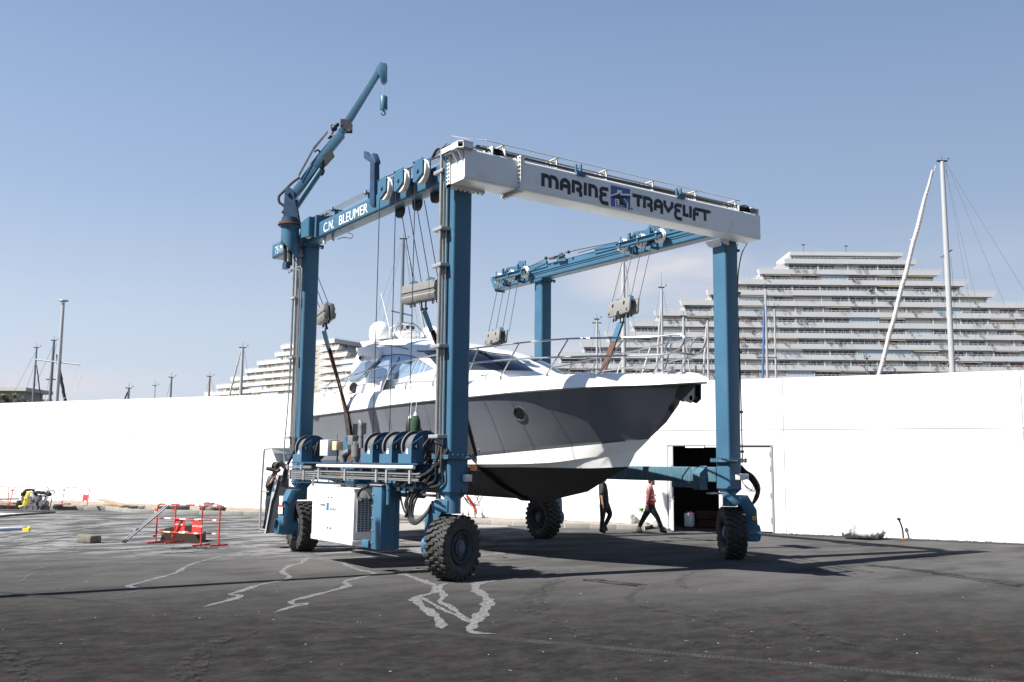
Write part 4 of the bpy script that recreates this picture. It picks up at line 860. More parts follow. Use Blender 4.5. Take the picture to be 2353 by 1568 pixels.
# ---- generator cabinet and ballast column
mb = MB(); mb.box(-.86, -.02, 2.72, 4.93, .62, 1.70); mb.box(-.875, -.01, 2.70, 4.95, 1.66, 1.715); gen = mb.build('generator_cabinet', M['offwhite'], H0, bevel=.012)
mb = MB(); mb.box(-.875, -.02, 2.72, 4.93, .50, .612); mb.build('skid', M['offwhite'], gen, bevel=.01)
mb = MB(); mb.box(-.868, -.861, 3.27, 3.92, .72, 1.58); mb.build('access_door', M['offwhite'], gen, bevel=.003); mb = MB(); mb.box(-.868, -.861, 3.925, 4.52, .72, 1.58); mb.build('access_door', M['offwhite'], gen, bevel=.003)
mb = MB()
for y in (3.85, 3.99):
    for z in (.80, 1.48): mb.cyl((-.868, y, z), (-.886, y, z), .02, n=10)
mb.build('latch', M['darkmetal'], gen)
mb = MB(); mb.box(-.78, -.16, 2.716, 2.72 - .0005, .78, 1.50); gr = mb.build('grille', M['dark'], gen, smooth=False)
mb = MB()
for k in range(19): mb.box(-.78, -.16, 2.700, 2.7155, .79 + k * .038, .803 + k * .038)
for k in range(8): mb.box(-.785 + k * .088, -.773 + k * .088, 2.698, 2.7155, .78, 1.50)
mb.build('grille_bars', M['greybox'], gr, smooth=False)
text_mesh('lettering', 'MARINE', .088, (-.8695, 4.47, 1.27), -Y3, Z3, M['ink'], gen, sx=.95); text_mesh('lettering', 'TRAVELIFT', .088, (-.8695, 3.95, 1.19), -Y3, Z3, M['ink'], gen, sx=.95)
mb = MB(); mb.box(-.870, -.8685, 3.98, 4.12, 1.18, 1.36); mb.build('emblem', M['logoblue'], gen, smooth=False)
text_mesh('lettering', '75 BFM', .12, (-.8695, 4.2, .86), -Y3, Z3, mat('faded_print', (.62, .60, .55), .6), gen)
mb = MB(); mb.box(-.82, -.50, 1.52, 1.94, .49, 1.80); mb.box(-.50, -.36, 1.56, 1.94, .49, 1.8); col_ = mb.build('ballast_column', M['blue'], H0, bevel=.006)
mb = MB(); bolts_row(mb, (-.82, 1.90, .62), (-.82, 1.90, 1.62), 5, (-1, 0, 0), .02, .02); mb.box(-.85, -.34, 1.46, 2.0, 1.80, 1.825); mb.build('bolt_row', M['galv'], col_)
mb = MB(); mb.cyl((-.74, 1.36, 1.42), (-.74, 1.36, 1.80), .045, n=14); mb.cyl((-.74, 1.36, 1.72), (-.74, 1.36, 1.86), .055, n=14); mb.build('filter', M['blue'], H0)
mb = MB(); mb.tube(smooth_path([(-.84, 2.1, 1.78), (-.90, 2.3, 1.70), (-.90, 2.45, 1.55), (-.88, 2.3, 1.45)]), .03); mb.cyl((-.86, 2.05, 1.60), (-.88, 1.9, 1.50), .04); mb.build('hose', M['black'], gen)
mb = MB(); mb.box(-.86, -.7, 2.0, 2.3, .50, .66); mb.build('step', M['blue'], H0, bevel=.01)
# data plate on fork of wheel A
mb = MB(); 
# ---- sheave sets: left beam
for y in (.686, 1.543, 2.316):
    mb = MB(); mb.lathe((-.56, y, 8.36), X3, [(0, .255), (.02, .26), (.035, .235), (.075, .235), (.09, .26), (.11, .255), (.11, .05), (0, .05)], 40, closed=True); sv = mb.build('sheave', M['lid'], SBL)
    mb = MB(); hp_ = [(.20, 8.60), (.20, 8.16), (.10, 8.13), (-.20, 8.27), (-.20, 8.60)]
    mb.prism([(-.60, y + a - .0, b) for a, b in hp_], (.02, 0, 0)); mb.prism([(-.42, y + a - .0, b) for a, b in hp_], (.02, 0, 0)); mb.box(-.60, -.26, y + .14, y + .22, 8.56, 8.60)
    mb.cyl((-.60, y, 8.36), (-.27, y, 8.36), .045); mb.bolt((-.60, y, 8.36), (-1, 0, 0), .045, .03); mb.build('sheave_housing', M['blue'], SBL)
    mb = MB(); mb.cyl((-.52, y + .24, 8.36), (-.50, y + .30, 2.9), .0095, n=6); mb.build('hoist_rope', M['rope'], SBL)
for y in (1.05, 1.85, 2.65):
    mb = MB(); mb.lathe((.02, y, 8.02), X3, [(0, .17), (.08, .17)], 24); mb.build('sheave', M['black'], SBL)
# support brackets and ropes on left beam
for y in (3.85, 5.75, 7.35, .35):
    mb = MB(); mb.box(-.12, -.06, y, y + .12, 8.48, 8.66); mb.box(-.24, .06, y - .02, y + .14, 8.66, 8.69); mb.build('rope_bracket', M['blue'], SBL, smooth=False)
    mb = MB(); mb.box(-.255, -.205, y - .01, y + .05, 8.66, 8.74); mb.build('rope_clip', M['galv'], SBL, smooth=False)
mb = MB()
for k in range(4): mb.tube([(-.22 + k * .07, 7.4, 8.71), (-.22 + k * .07, 3.9, 8.72), (-.22 + k * .07, .4, 8.72)], .010, 6)
mb.build('pipe_run', M['steel'], SBL)
mb = MB(); mb.tube([(-.40, 2.4, 8.62), (-.35, .4, 8.66), (-.55, -.4, 8.66)], .010, 6); mb.tube([(-.44, 1.6, 8.62), (-.35, .3, 8.60), (-.5, -.4, 8.52)], .010, 6); mb.tube([(-.25, 2.7, 8.80), (-.2, .6, 8.70), (-.3, -.3, 8.56)], .012, 6); mb.tube(smooth_path([(-.35, .5, 8.66), (-.4, .2, 8.74), (-.3, 0, 8.70), (-.25, -.2, 8.58)]), .03)
for a, b in (((7.0, 8.74), (6.3, 8.70)), ((6.2, 8.62), (5.8, 8.55))): mb.tube(smooth_path([(-.20, a[0], a[1]), (-.28, (a[0] + b[0]) / 2, a[1] - .08), (-.1, b[0], b[1])]), .022)
mb.build('hoist_rope', M['rope'], SBL)
# small gantry post head on leg B
mb = MB(); mb.cyl((-.44, -.02, 8.58), (-.44, -.02, 8.68), .05); mb.tube(smooth_path([(-.44, -.02, 8.66), (-.36, .1, 8.66), (-.30, .14, 8.4), (-.33, .12, 8.1)]), .015); mb.build('pipe_head', M['rust'], H0)
# boom rest fork on the left beam
mb = MB(); fr_ = [AX(u, v, -.33) for u, v in gcrop([(1018, 905), (1060, 962), (1072, 960), (1098, 922), (1122, 990), (1122, 1015), (1113, 1020), (1113, 1400), (1070, 1385), (1076, 1010), (1018, 968)], 1000, 200, 2.24)]
mb.prism(fr_, (.14, 0, 0)); br_ = mb.build('boom_rest', M['blued'], SBL, bevel=.008)
# housing over leg A
mb = MB(); mb.box(-.36, .12, 6.45, 6.55, 8.08, 8.66); mb.prism([(-.50, 6.9, 8.60), (-.50, 7.15, 8.55), (-.50, 7.15, 8.16), (-.50, 6.62, 8.10), (-.50, 6.62, 8.62)], (.05, 0, 0)); mb.box(-.50, -.28, 6.58, 6.64, 8.10, 8.62); mb.build('sheave_housing', M['blue'], SBL, smooth=False)
mb = MB(); mb.lathe((-.44, 6.85, 8.30), X3, [(0, .20), (.02, .21), (.04, .19), (.06, .21), (.08, .20)], 30); mb.build('sheave', M['lid'], SBL)
# beam underside fittings near leg A
mb = MB()
for u, v in ((746, 548), (765, 542)): mb.cyl(AZ(u, v, 8.05), AZ(u, v, 8.05) - Z3 * .14, .045, n=12)
mb.tube(smooth_path([AZ(u, v, 7.96) for u, v in ((776, 550), (790, 546), (806, 548), (812, 540), (800, 536))]), .013)
mb.build('cable_gland', M['greybox'], SBL)
# ---- right beam trolleys with sheaves
def trolley(ys):
    y0, y1 = min(ys), max(ys); t_ = MB()
    t_.box(7.255, 7.30, y0 - .16, y1 + .16, 8.26, 8.37); t_.box(7.20, 7.30, y0 - .16, y1 + .16, 8.37, 8.385); t_.box(7.20, 7.30, y0 - .16, y1 + .16, 8.245, 8.26)
    for y in ys: t_.bolt((7.255, y, 8.315), (-1, 0, 0), .04, .04); t_.cyl((7.26, y, 8.315), (7.62, y, 8.315), .03)
    for y in (y0, sum(ys) / 3 + .0, y1): t_.box(7.27, 7.29, y - .03, y + .03, 8.37, 8.55)
    t_.prism([(7.46, y0 + .1, 8.42), (7.46, y0 + .1, 8.72), (7.46, y0 + .45, 8.76), (7.46, y0 + .6, 8.62), (7.46, y1 - .35, 8.66), (7.46, y1 - .2, 8.5), (7.46, y1 - .2, 8.42)], (.03, 0, 0))
    for y in (y0 + .35, y1 - .3): t_.box(7.34, 7.40, y, y + .08, 8.34, 8.62); t_.box(7.30, 7.62, y - .05, y + .12, 8.02, 8.10)
    o = t_.build('trolley', M['blue'], SBR)
    for y in ys:
        m2 = MB(); m2.lathe((7.34, y, 8.315), X3, [(0, .19), (.01, .195), (.025, .17), (.05, .17), (.065, .195), (.075, .19), (.075, .04), (.0, .04)], 36, closed=True)
        m2.build('sheave', M['lid'], o)
        m2 = MB()
        for k in range(4): a = math.pi / 2 * k + .6; m2.cyl((7.337, y + .11 * math.cos(a), 8.315 + .11 * math.sin(a)), (7.339, y + .11 * math.cos(a), 8.315 + .11 * math.sin(a)), .022, n=12)
        m2.build('lightening_hole', M['dark'], o)
    m2 = MB(); m2.cyl((7.46, y0 + .22, 8.58), (7.42, y0 + .22, 8.58), .045); m2.cyl((7.46, y1 - .38, 8.56), (7.42, y1 - .38, 8.56), .04); m2.build('pin', M['rust'], o)
trolley((1.754, 2.477, 3.215)); trolley((7.898, 8.654, 9.372))
mb = MB(); mb.tube([(7.50, 7.7, 8.50), (7.50, 6.9, 8.60), (7.50, 6.2, 8.60)], .012, 6); mb.tube([(7.50, 6.0, 8.62), (7.50, 5.2, 8.60), (7.50, 3.4, 8.50)], .012, 6); mb.tube([(7.7, 5.6, 8.58), (7.7, .3, 8.60)], .012, 6); mb.tube([(7.55, 1.6, 8.50), (7.6, .2, 8.62)], .012, 6); mb.build('hoist_rope', M['rope'], SBR)
# ---- jib crane on the left beam
JP = Vector((-.65, 7.45, 8.5)); J = lambda u, v: AV(u, v, JP)
cn = MB(); bx, by = -.66, 7.46
cn.lathe((bx, by, 8.00), Z3, [(0, .235), (.44, .235), (.50, .29), (.52, .30)], 40); 
jc = cn.build('jib_crane', M['blue'], H0); jc['label'] = 'folding jib crane standing on the far end of the left beam'
cn = MB(); vs_ = []; n_ = 40
for i in range(n_):     # slanted open end of the column tube
    t = 2 * math.pi * i / n_; x, y = .235 * math.cos(t), .235 * math.sin(t); s_ = (x * RH.x + y * RH.y) / .235; vs_.append(((bx + x, by + y, 8.0), (bx + x, by + y, 7.98 - .28 * (1 + s_) / 1.0 + .28 + .02 - .12)))
cn.v = []; rows = [[Vector(a) for a, b in vs_], [Vector(b) for a, b in vs_]]; cn.grid(rows, 0, True); cn.build('column_foot', M['blue'], jc)
cn = MB(); cn.lathe((bx, by, 8.50), Z3, [(0, .30), (.02, .33), (.05, .33), (.06, .31), (.10, .31)], 60); cn.build('slew_ring', M['rust'], jc)
up = RH
cn = MB(); pv = J(661, 450)
for sg in (-1, 1):
    o_ = FH * .13 * sg
    cn.prism([q + o_ for q in (J(653, 508), J(657, 440), J(666, 432), J(676, 440), J(688, 508))], FH * .03)
cn.cyl(J(664, 447) - FH * .18, J(664, 447) + FH * .2, .05); cn.cyl(Vector((bx, by, 8.6)), Vector((bx, by, 8.72)), .24, n=24); cn.build('jib_post', M['blued'], jc, smooth=False)
def boxbeam(mb, a, b, h0, h1, wdt):
    a, b = Vector(a), Vector(b); d = (b - a).normalized(); n = d.cross(FH).normalized()
    if n.z < 0: n = -n
    vs = []
    for p, h in ((a, h0), (b, h1)):
        for s1, s2 in ((-1, -1), (1, -1), (1, 1), (-1, 1)): vs.append(p + n * h / 2 * s1 + FH * wdt / 2 * s2)
    return mb.add(vs, [(3, 2, 1, 0), (4, 5, 6, 7), (0, 1, 5, 4), (1, 2, 6, 5), (2, 3, 7, 6), (3, 0, 4, 7)])
cn = MB(); boxbeam(cn, J(665, 462), J(728, 378), .20, .23, .16); boxbeam(cn, J(722, 384), J(785, 308), .24, .22, .17); cn.build('boom', M['blue'], jc, bevel=.01)
cn = MB(); boxbeam(cn, J(780, 312), J(873, 160), .185, .165, .15); cn.build('boom', M['blue'], jc, bevel=.01)
cn = MB(); cn.prism([q - FH * .10 for q in (J(869, 149), J(876, 146), J(889, 149), J(889, 186), J(883, 192), J(876, 191), J(873, 178), J(864, 160))], FH * .20); cn.build('boom_head', M['blue'], jc, bevel=.008)
cn = MB(); cn.cyl(J(665, 498), J(737, 392), .085, n=18); cn.cyl(J(737, 392), J(738, 390.5), .095, n=18); cn.build('lift_cylinder', M['blue'], jc); cn = MB(); cn.cyl(J(737, 391), J(758, 360), .05, n=14); cn.prism([q - FH * .09 for q in (J(748, 380), J(768, 358), J(762, 344), J(745, 360))], FH * .18); cn.build('cylinder_rod', M['darkmetal'], jc)
cn = MB(); wc = J(799, 291); cn.cyl(wc - FH * .16, wc + FH * .16, .10, n=24); cn.build('rope_drum', M['drum'], jc); cn = MB()
for sg in (-1, 1): cn.obox(wc + FH * .17 * sg, RH * .10, Z3 * .13, FH * .012)
cn.obox(J(790, 285), RH * .07, Z3 * .09, FH * .13); cn.sphere(J(768, 295), .09, 10, 8); cn.sphere(J(775, 287), .06, 8, 6); cn.tube(smooth_path([J(772, 300), J(762, 288), J(764, 305), J(755, 318), J(768, 310)]), .03); cn.build('boom_winch', M['darkmetal'], jc)
cn = MB()
for k in range(4): o_ = FH * (-.13 + .02 * k) + Z3 * (.015 * k); cn.tube([J(688, 412 - k * 2) + o_, J(722, 350 - k * 2) + o_, J(754, 310 - k) + o_], .011, 6)
cn.tube(smooth_path([J(689, 408), J(672, 420), J(652, 440), J(641, 452), J(642, 465), J(648, 470), J(655, 478), J(648, 490)]), .035); cn.tube(smooth_path([J(720, 372), J(712, 385), J(718, 398), J(730, 390), J(733, 378)]), .028); cn.tube(smooth_path([J(722, 350), J(730, 345), J(735, 352), J(728, 362)]), .025); cn.tube(smooth_path([J(738, 388), J(744, 392), J(740, 402), J(734, 398)]), .03)
cn.tube(smooth_path([J(655, 540), J(655, 580), J(656, 610)]), .05); cn.tube(smooth_path([J(668, 545), J(667, 580), J(667, 610)]), .06); cn.build('hose', M['black'], jc)
cn = MB(); cn.box(-.78, -.66, 7.35, 7.62, 7.35, 7.52); cn.build('hose_manifold', M['blued'], jc)
cn = MB(); cn.cyl(J(882, 190), J(881, 222), .010, n=8); hk = cn.build('hook_line', M['galv'], jc); cn = MB(); hb0 = J(881.5, 222); hb1 = J(881.5, 253)
cn.lathe(hb1, (hb0 - hb1), [(0, .10), (.02, .105), ((hb0 - hb1).length - .02, .105), ((hb0 - hb1).length, .09)], 24); cn.build('hook_weight', M['blue'], jc)
cn = MB(); hc = J(881, 261); cn.tube([hc + Z3 * .09] + [hc + RH * .05 * math.sin(math.radians(a)) + Z3 * .05 * math.cos(math.radians(a)) for a in range(10, 300, 25)], .018, 8); cn.build('hook', M['rust'], jc)
# ---- operator's stand at the rear left corner
def cst(pts): return gcrop(pts, 980, 1750, 3.135)
CP_ = Vector((-1.15, 8.55, 0))
cc = lambda x, y, X=0: AV(*cst([(x, y)])[0], CP_)
os_ = MB(); P_ = [cc(350, 660), cc(410, 470), cc(455, 470), cc(450, 620), cc(545, 632), cc(420, 900), cc(400, 1195), cc(250, 1205)]
base = cc(250, 1205); 
# side silhouette of the console as a real cabinet
sil = [(395, 475), (450, 475), (450, 618), (560, 632), (560, 700), (415, 850), (395, 1195), (245, 1208), (320, 800), (345, 640)]
os_.prism([cc(a, b) for a, b in sil], FH * .5 + RH * .1); M['console'] = mat('console_grey', (.035, .038, .045), .5); cst_o = os_.build('operator_console', M['console'], H0, smooth=False)
os_ = MB(); edge = [(395, 475), (345, 640), (320, 800), (245, 1208), (262, 1200), (335, 800), (358, 745), (385, 650), (425, 480)]
os_.prism([cc(a, b) - FH * .03 for a, b in edge], FH * .55); os_.build('console_edge', M['white'], cst_o, smooth=False)
os_ = MB(); rowA = [cc(230, 118, -.95), cc(330, 135, -.95), cc(355, 200, -.95), cc(395, 305, -.95)]; rowB = [cc(570, 118) + FH * .3, cc(575, 135) + FH * .3, cc(575, 200) + FH * .3, cc(520, 305) + FH * .3]; os_.grid([rowA, rowB]); os_.build('canopy', M['label'], cst_o, solid=.02, smooth=False)
os_ = MB(); os_.tube([cc(322, 140), cc(250, 145), cc(238, 180), cc(222, 420), cc(205, 680), cc(190, 1060), cc(185, 1165)], .026); os_.tube([cc(210, 680), cc(300, 682)], .018); os_.box(*[0] * 6) if False else None
os_.tube([cc(180, 1150), cc(250, 1165)], .03); os_.build('hand_rail', M['galv'], cst_o)
os_ = MB(); os_.tube(smooth_path([cc(270, 390), cc(330, 400), cc(395, 425), cc(440, 400)]), .05); os_.tube(smooth_path([cc(380, 370), cc(430, 320), cc(490, 360), cc(520, 420), cc(460, 560)]), .07); os_.build('control_levers', M['black'], cst_o)
# labels on the rear left fork
mb = MB(); f0 = lambda x, y: AX(*cst([(x, y)])[0], -.735)
mb.prism([f0(418, 865), f0(470, 865), f0(468, 960), f0(415, 958)], (.004, 0, 0)); mb.prism([f0(432, 735), f0(478, 735), f0(460, 845), f0(428, 840)], (.004, 0, 0)); mb.build('warning_label', M['label'], H0, smooth=False)
mb = MB(); mb.prism([f0(418, 850), f0(470, 850), f0(470, 875), f0(418, 875)], (-.003, 0, 0)); mb.build('warning_label', M['labelred'], H0, smooth=False)
# ============================================================ MOTOR YACHT
XC = 3.95; YS = 12.6
BT = empty('motor_yacht', (XC, 4.5, 1.4), 'grey hulled white motor yacht hanging in the slings of the blue boat hoist', 'motor yacht')
tab = lambda t: (lambda y, X=[a for a, b in t], Y=[b for a, b in t]: interp(y, X, Y))
bR = tab([(-2.5, 0), (-2.3, .20), (-2, .46), (-1, 1.02), (0, 1.42), (1, 1.70), (2, 1.90), (4, 2.13), (6, 2.2), (9, 2.2), (12.6, 2.1)])
bK = tab([(-1.43, 0), (-1, .20), (0, .60), (1, 1.0), (2, 1.33), (3, 1.58), (5, 1.88), (8, 1.95), (12.6, 1.9)])
bW = tab([(-.95, 0), (-.5, .22), (0, .45), (1, .85), (2, 1.2), (3, 1.46), (5, 1.75), (8, 1.85), (12.6, 1.8)])
zR = tab([(-2.5, 3.865), (-.8, 3.874), (.8, 3.857), (2.6, 3.813), (5.2, 3.775), (9, 3.695), (11.2, 3.66), (12.6, 3.64)])
zK = tab([(-1.43, 2.83), (-.99, 2.804), (-.13, 2.748), (.97, 2.672), (2.14, 2.578), (3.25, 2.503), (6, 2.40), (12.6, 2.3)])
zK2 = tab([(-1.43, 2.822), (-.13, 2.697), (1.44, 2.557), (3.25, 2.421), (6, 2.30), (12.6, 2.2)])
zS = tab([(-1.0, 2.55), (0, 2.42), (.91, 2.302), (1.91, 2.265), (3.3, 2.25), (6, 2.18), (12.6, 2.1)])
zW = tab([(-.75, 2.233), (.15, 2.19), (1.5, 2.195), (3.2, 2.177), (8, 2.12), (12.6, 2.05)])
stem = lambda z: interp(z, [1.40, 1.465, 1.606, 1.917, 2.21, 2.354, 2.857, 3.732, 3.865], [2.3, 1.43, .785, .02, -.56, -.94, -1.53, -2.352, -2.5])
NS = 60
def line(y0, bf, zf):
    return [(y0 + (YS - y0) * (i / NS) ** 1.7, bf, zf) for i in range(NS + 1)]
def lv(y0, b, z): return [(y, b(y), z(y)) for y in [y0 + (YS - y0) * (i / NS) ** 1.7 for i in range(NS + 1)]]
sh = lambda bf, y0, y1: (lambda y: bf(y - y1 + y0))    # shift a table so that it starts at y1
def level(y0, b, z): 
    L_ = lv(y0, b, z); L_[0] = (L_[0][0], 0.0, L_[0][2]); return L_
LR = level(-2.5, bR, zR)
M1 = level(-2.16, lambda y: max(0, .70 * bR(y - .06) + .30 * bK(y) - .04), lambda y: .67 * zR(y) + .33 * zK(y)); M1 = [(a, b, c) for a, b, c in M1]; M1[0] = (stem(3.52), 0, 3.52)
M2 = level(-1.78, lambda y: max(0, .36 * bR(y - .06) + .64 * bK(y) - .03), lambda y: .33 * zR(y) + .67 * zK(y)); M2[0] = (stem(3.17), 0, 3.17)
LK = level(-1.43, bK, zK); LK2 = level(-1.43, bK, zK2)
LS = level(-1.02, lambda y: bW(y + .02) + .10 * min(1, max(0, (y + 1) / 2)), zS); LS2 = level(-1.0, lambda y: bW(y + .02) + .04 * min(1, max(0, (y + 1) / 2)), lambda y: zS(y) - .015)
LW = level(-.75, lambda y: bW(y - .15), zW)
LB1 = level(stem(1.93), lambda y: .66 * bW(y - .95), lambda y: interp(y, [0, 1.5, 3, 12.6], [1.93, 1.82, 1.78, 1.78]))
LB2 = level(stem(1.66), lambda y: .30 * bW(y - 1.6), lambda y: interp(y, [.6, 1.5, 3, 12.6], [1.66, 1.57, 1.53, 1.55]))
LKE = level(stem(1.42), lambda y: 0, lambda y: interp(y, [1.9, 2.3, 4.1, 12.6], [1.42, 1.40, 1.41, 1.45]))
def hullmesh(levels, name, m, mi=None):
    mb = MB()
    for sg in (-1, 1):
        for j in range(len(levels) - 1):
            A = [Vector((XC + sg * b, y, z)) for y, b, z in levels[j]]; B = [Vector((XC + sg * b, y, z)) for y, b, z in levels[j + 1]]
            o = len(mb.v); mb.grid([A, B])
    bm = bmesh.new(); 
    for v in mb.v: bm.verts.new(v)
    bm.verts.ensure_lookup_table()
    for f in mb.f:
        try: bm.faces.new([bm.verts[i] for i in f])
        except ValueError: pass
    bmesh.ops.remove_doubles(bm, verts=bm.verts, dist=.0008)
    r = MB(); bm.verts.index_update(); r.v = [v.co.copy() for v in bm.verts]; r.f = [tuple(v.index for v in f.verts) for f in bm.faces]; r.mi = [0] * len(r.f); bm.free()
    return r.build(name, m, BT, angle=25)
HULL = hullmesh([LR, M1, M2, LK], 'hull', M['hullgrey']); BAND = hullmesh([LK, LK2], 'dark_stripe', M['stripe'])
LOW = hullmesh([LK2, LS, LS2, LW], 'lower_hull', M['cream']); BOT = hullmesh([LW, LB1, LB2, LKE], 'hull_bottom', M['antifoul'])
mb = MB()     # transom
tr = [(XC - l[-1][1], YS, l[-1][2]) for l in (LR, M1, M2, LK, LS, LW, LB1, LB2, LKE)]; tr += [(2 * XC - x, y, z) for x, y, z in tr[-2::-1]]
mb.add(tr, [tuple(range(len(tr)))]); mb.build('transom', M['hullgrey'], BT, smooth=False)
# deck moulding
bD = tab([(-3.14, .0), (-3.06, .05), (-2.9, .15), (-2.6, .31), (-2.2, .54), (-1.6, .85), (-1, 1.10), (0, 1.47), (1, 1.73), (2, 1.92), (4, 2.14), (6, 2.21), (9, 2.21), (12.6, 2.11)])
zD0 = tab([(-3.14, 3.93), (-2.6, 3.915), (-2.0, 3.895), (-1.2, 3.90), (.8, 3.875), (2.6, 3.83), (5.2, 3.79), (9, 3.71), (12.6, 3.66)])
zD = tab([(-3.14, 3.935), (-3.0, 3.99), (-2.8, 4.065), (-2.2, 4.12), (-1.5, 4.17), (0, 4.21), (2, 4.24), (5, 4.24), (8, 4.24), (10, 4.26), (11.5, 4.36), (12.6, 4.40)])
def dl(ins, fz, f=1.0): return [(y, max(0, (bD(y) - ins * min(1, (y + 3.14) / .5)) * f), fz(y)) for y in [-3.14 + (YS + 3.14) * (i / NS) ** 1.5 for i in range(NS + 1)]]
lower = [(y, max(0, min(bD(y) - .03, (bR(y) if y > -2.5 else 0) + .0)), (zR(y) + .012 if y > -1.8 else 3.89)) for y in [-3.14 + (YS + 3.14) * (i / NS) ** 1.5 for i in range(NS + 1)]]
mix = lambda t: (lambda y: zD0(y) * (1 - t) + zD(y) * t)
DK = hullmesh([lower, dl(0, zD0), dl(.03, mix(.3)), dl(.09, mix(.65)), dl(.17, mix(.88)), dl(.27, mix(1)), dl(.33, lambda y: zD(y) + .012), dl(.4, lambda y: zD(y) + .03, .6), dl(.5, lambda y: zD(y) + .06, .0)], 'deck', M['gel'])
mb = MB()
for sg in (-1, 1): mb.tube([(XC + sg * (b + .012), y, z + .0) for y, b, z in LR], .022, 6)
mb.build('rub_rail', M['rubrail'], BT)
mb = MB()
for sg in (-1, 1): mb.tube([(XC + sg * (b + .026), y, z + .008) for y, b, z in LR], .008, 6)
mb.build('rail_strip', M['chrome'], BT)
# aft coaming beside the cockpit
for sg in (-1, 1):
    mb = MB(); rows = []
    for y in [7.2 + .45 * i for i in range(13)]:
        h = interp(y, [7.2, 9.2, 10.6, 12.6], [4.55, 4.52, 4.45, 4.42]); b = bD(y) - .45
        rows.append([Vector((XC + sg * (b + .12), y, 4.2)), Vector((XC + sg * (b + .06), y, h - .04)), Vector((XC + sg * b, y, h)), Vector((XC + sg * (b - .18), y, h)), Vector((XC + sg * (b - .2), y, 4.1))])
    mb.grid(rows)
    mb.build('coaming', M['gel'], BT)
# ---- cabin
wC = tab([(1.75, .02), (1.95, .42), (2.3, .75), (3, 1.12), (4, 1.42), (5, 1.56), (6.5, 1.64), (9, 1.66), (9.7, 1.66)])
zC = tab([(1.75, 4.30), (2.3, 4.545), (3, 4.83), (3.7, 5.07), (4.7, 5.33), (5.8, 5.55), (6.8, 5.74), (7.8, 5.86), (9.2, 5.97), (9.7, 5.97)])
def cabpt(y, t, sg=-1, d=0.0):       # t 0..1 from deck edge to the centre line
    th = t * math.pi / 2; n = 3.3; c, s = max(math.cos(th), 0), max(math.sin(th), 0)
    w_ = wC(y); zb = 4.22; h = zC(y) - zb
    return Vector((XC + sg * (w_ + d) * (c ** (2 / n)), y, zb + (h + d) * (s ** (2 / n))))
NT = 26
ts = [(.5 - .5 * math.cos(math.pi * i / NT)) for i in range(NT + 1)]
ys_ = [1.75 + (9.7 - 1.75) * (i / 60) ** 1.25 for i in range(61)]
rows = [[cabpt(y, t) for t in ts] + [cabpt(y, t, 1) for t in ts[-2::-1]] for y in ys_]
cb_ = MB().grid(rows)
CAB = cb_.build('cabin', M['gel'], BT, angle=50, recalc=True)
bvh = BVHTree.FromPolygons(cb_.v, cb_.f)
def onto(u, v, off=.008):
    d = ray(u, v).normalized(); h, n, i, ds = bvh.ray_cast(CAM, d)
    if h is None:
        q = AX(u, v, 2.6); h, n, i, ds = bvh.find_nearest(q)
    if n.dot(d) > 0: n = -n
    return h + n * off
patch_mode = [None]
def patch(name, top, bot, m, nu=26, nv=8, off=.008, parent=CAB, mirror=True):
    def samp(P, f):
        Ls = [0]
        for a, b in zip(P, P[1:]): Ls.append(Ls[-1] + math.hypot(b[0] - a[0], b[1] - a[1]))
        s = f * Ls[-1]
        for i in range(len(P) - 1):
            if s <= Ls[i + 1] + 1e-9:
                k = (s - Ls[i]) / max(Ls[i + 1] - Ls[i], 1e-9); return (P[i][0] + (P[i + 1][0] - P[i][0]) * k, P[i][1] + (P[i + 1][1] - P[i][1]) * k)
    rows = []
    for j in range(nv + 1):
        r = []
        for i in range(nu + 1):
            a, b = samp(top, i / nu), samp(bot, i / nu); g = j / nv; r.append(onto(a[0] + (b[0] - a[0]) * g, a[1] + (b[1] - a[1]) * g, off))
        rows.append(r)
    mb = MB()
    if patch_mode[0] != 1: mb.grid(rows)
    if mirror and patch_mode[0] != 0: mb.grid([[Vector((2 * XC - p.x, p.y, p.z)) for p in r] for r in rows])
    return mb.build(name, m, parent, angle=60), rows
K2 = lambda p: gcrop(p, 1250, 1250, 2.614)
K3 = lambda p: gcrop(p, 1400, 1250, 4.48)
M['side_glass'] = mat('sky_tone_side_glass', (.30, .42, .56), .05, .55, spec=1)  # blue base stands in for sky reflected in the side windows
for mir_ in (0, 1):
  patch_mode[0] = mir_
  patch('side_window', K3([(225, 1165), (400, 960), (520, 828), (640, 790), (800, 768), (920, 766), (1040, 778), (1180, 815), (1340, 912), (1490, 1012)]), K3([(225, 1168), (420, 1178), (640, 1186), (780, 1196), (880, 1190), (960, 1165), (1060, 1135), (1200, 1098), (1340, 1062), (1490, 1016)]), M['side_glass'])
patch_mode[0] = None
patch('window_frame', K3([(218, 1170), (500, 812), (620, 772), (800, 752), (930, 752), (1060, 768), (1190, 806), (1350, 905), (1505, 1012)]), K3([(228, 1166), (515, 828), (640, 790), (800, 768), (920, 766), (1040, 778), (1180, 815), (1340, 912), (1492, 1014)]), M['dark'], nv=1, off=.012)
patch('window_frame', K3([(620, 1188), (700, 1080), (860, 860), (880, 800)]), K3([(648, 1188), (728, 1080), (888, 860), (905, 800)]), M['glassd'], nv=1, nu=8, off=.014, mirror=True)
for mir_ in (0, 1):
  patch_mode[0] = mir_
  patch('windscreen', K2([(1165, 420), (1290, 412), (1640, 404), (1740, 410), (1900, 442), (2060, 460), (2135, 492), (2210, 540)]), K2([(1200, 445), (1300, 560), (1640, 602), (1760, 604), (1900, 606), (2060, 609), (2180, 611), (2315, 613)]), M['glassd'], off=.010)
patch_mode[0] = None
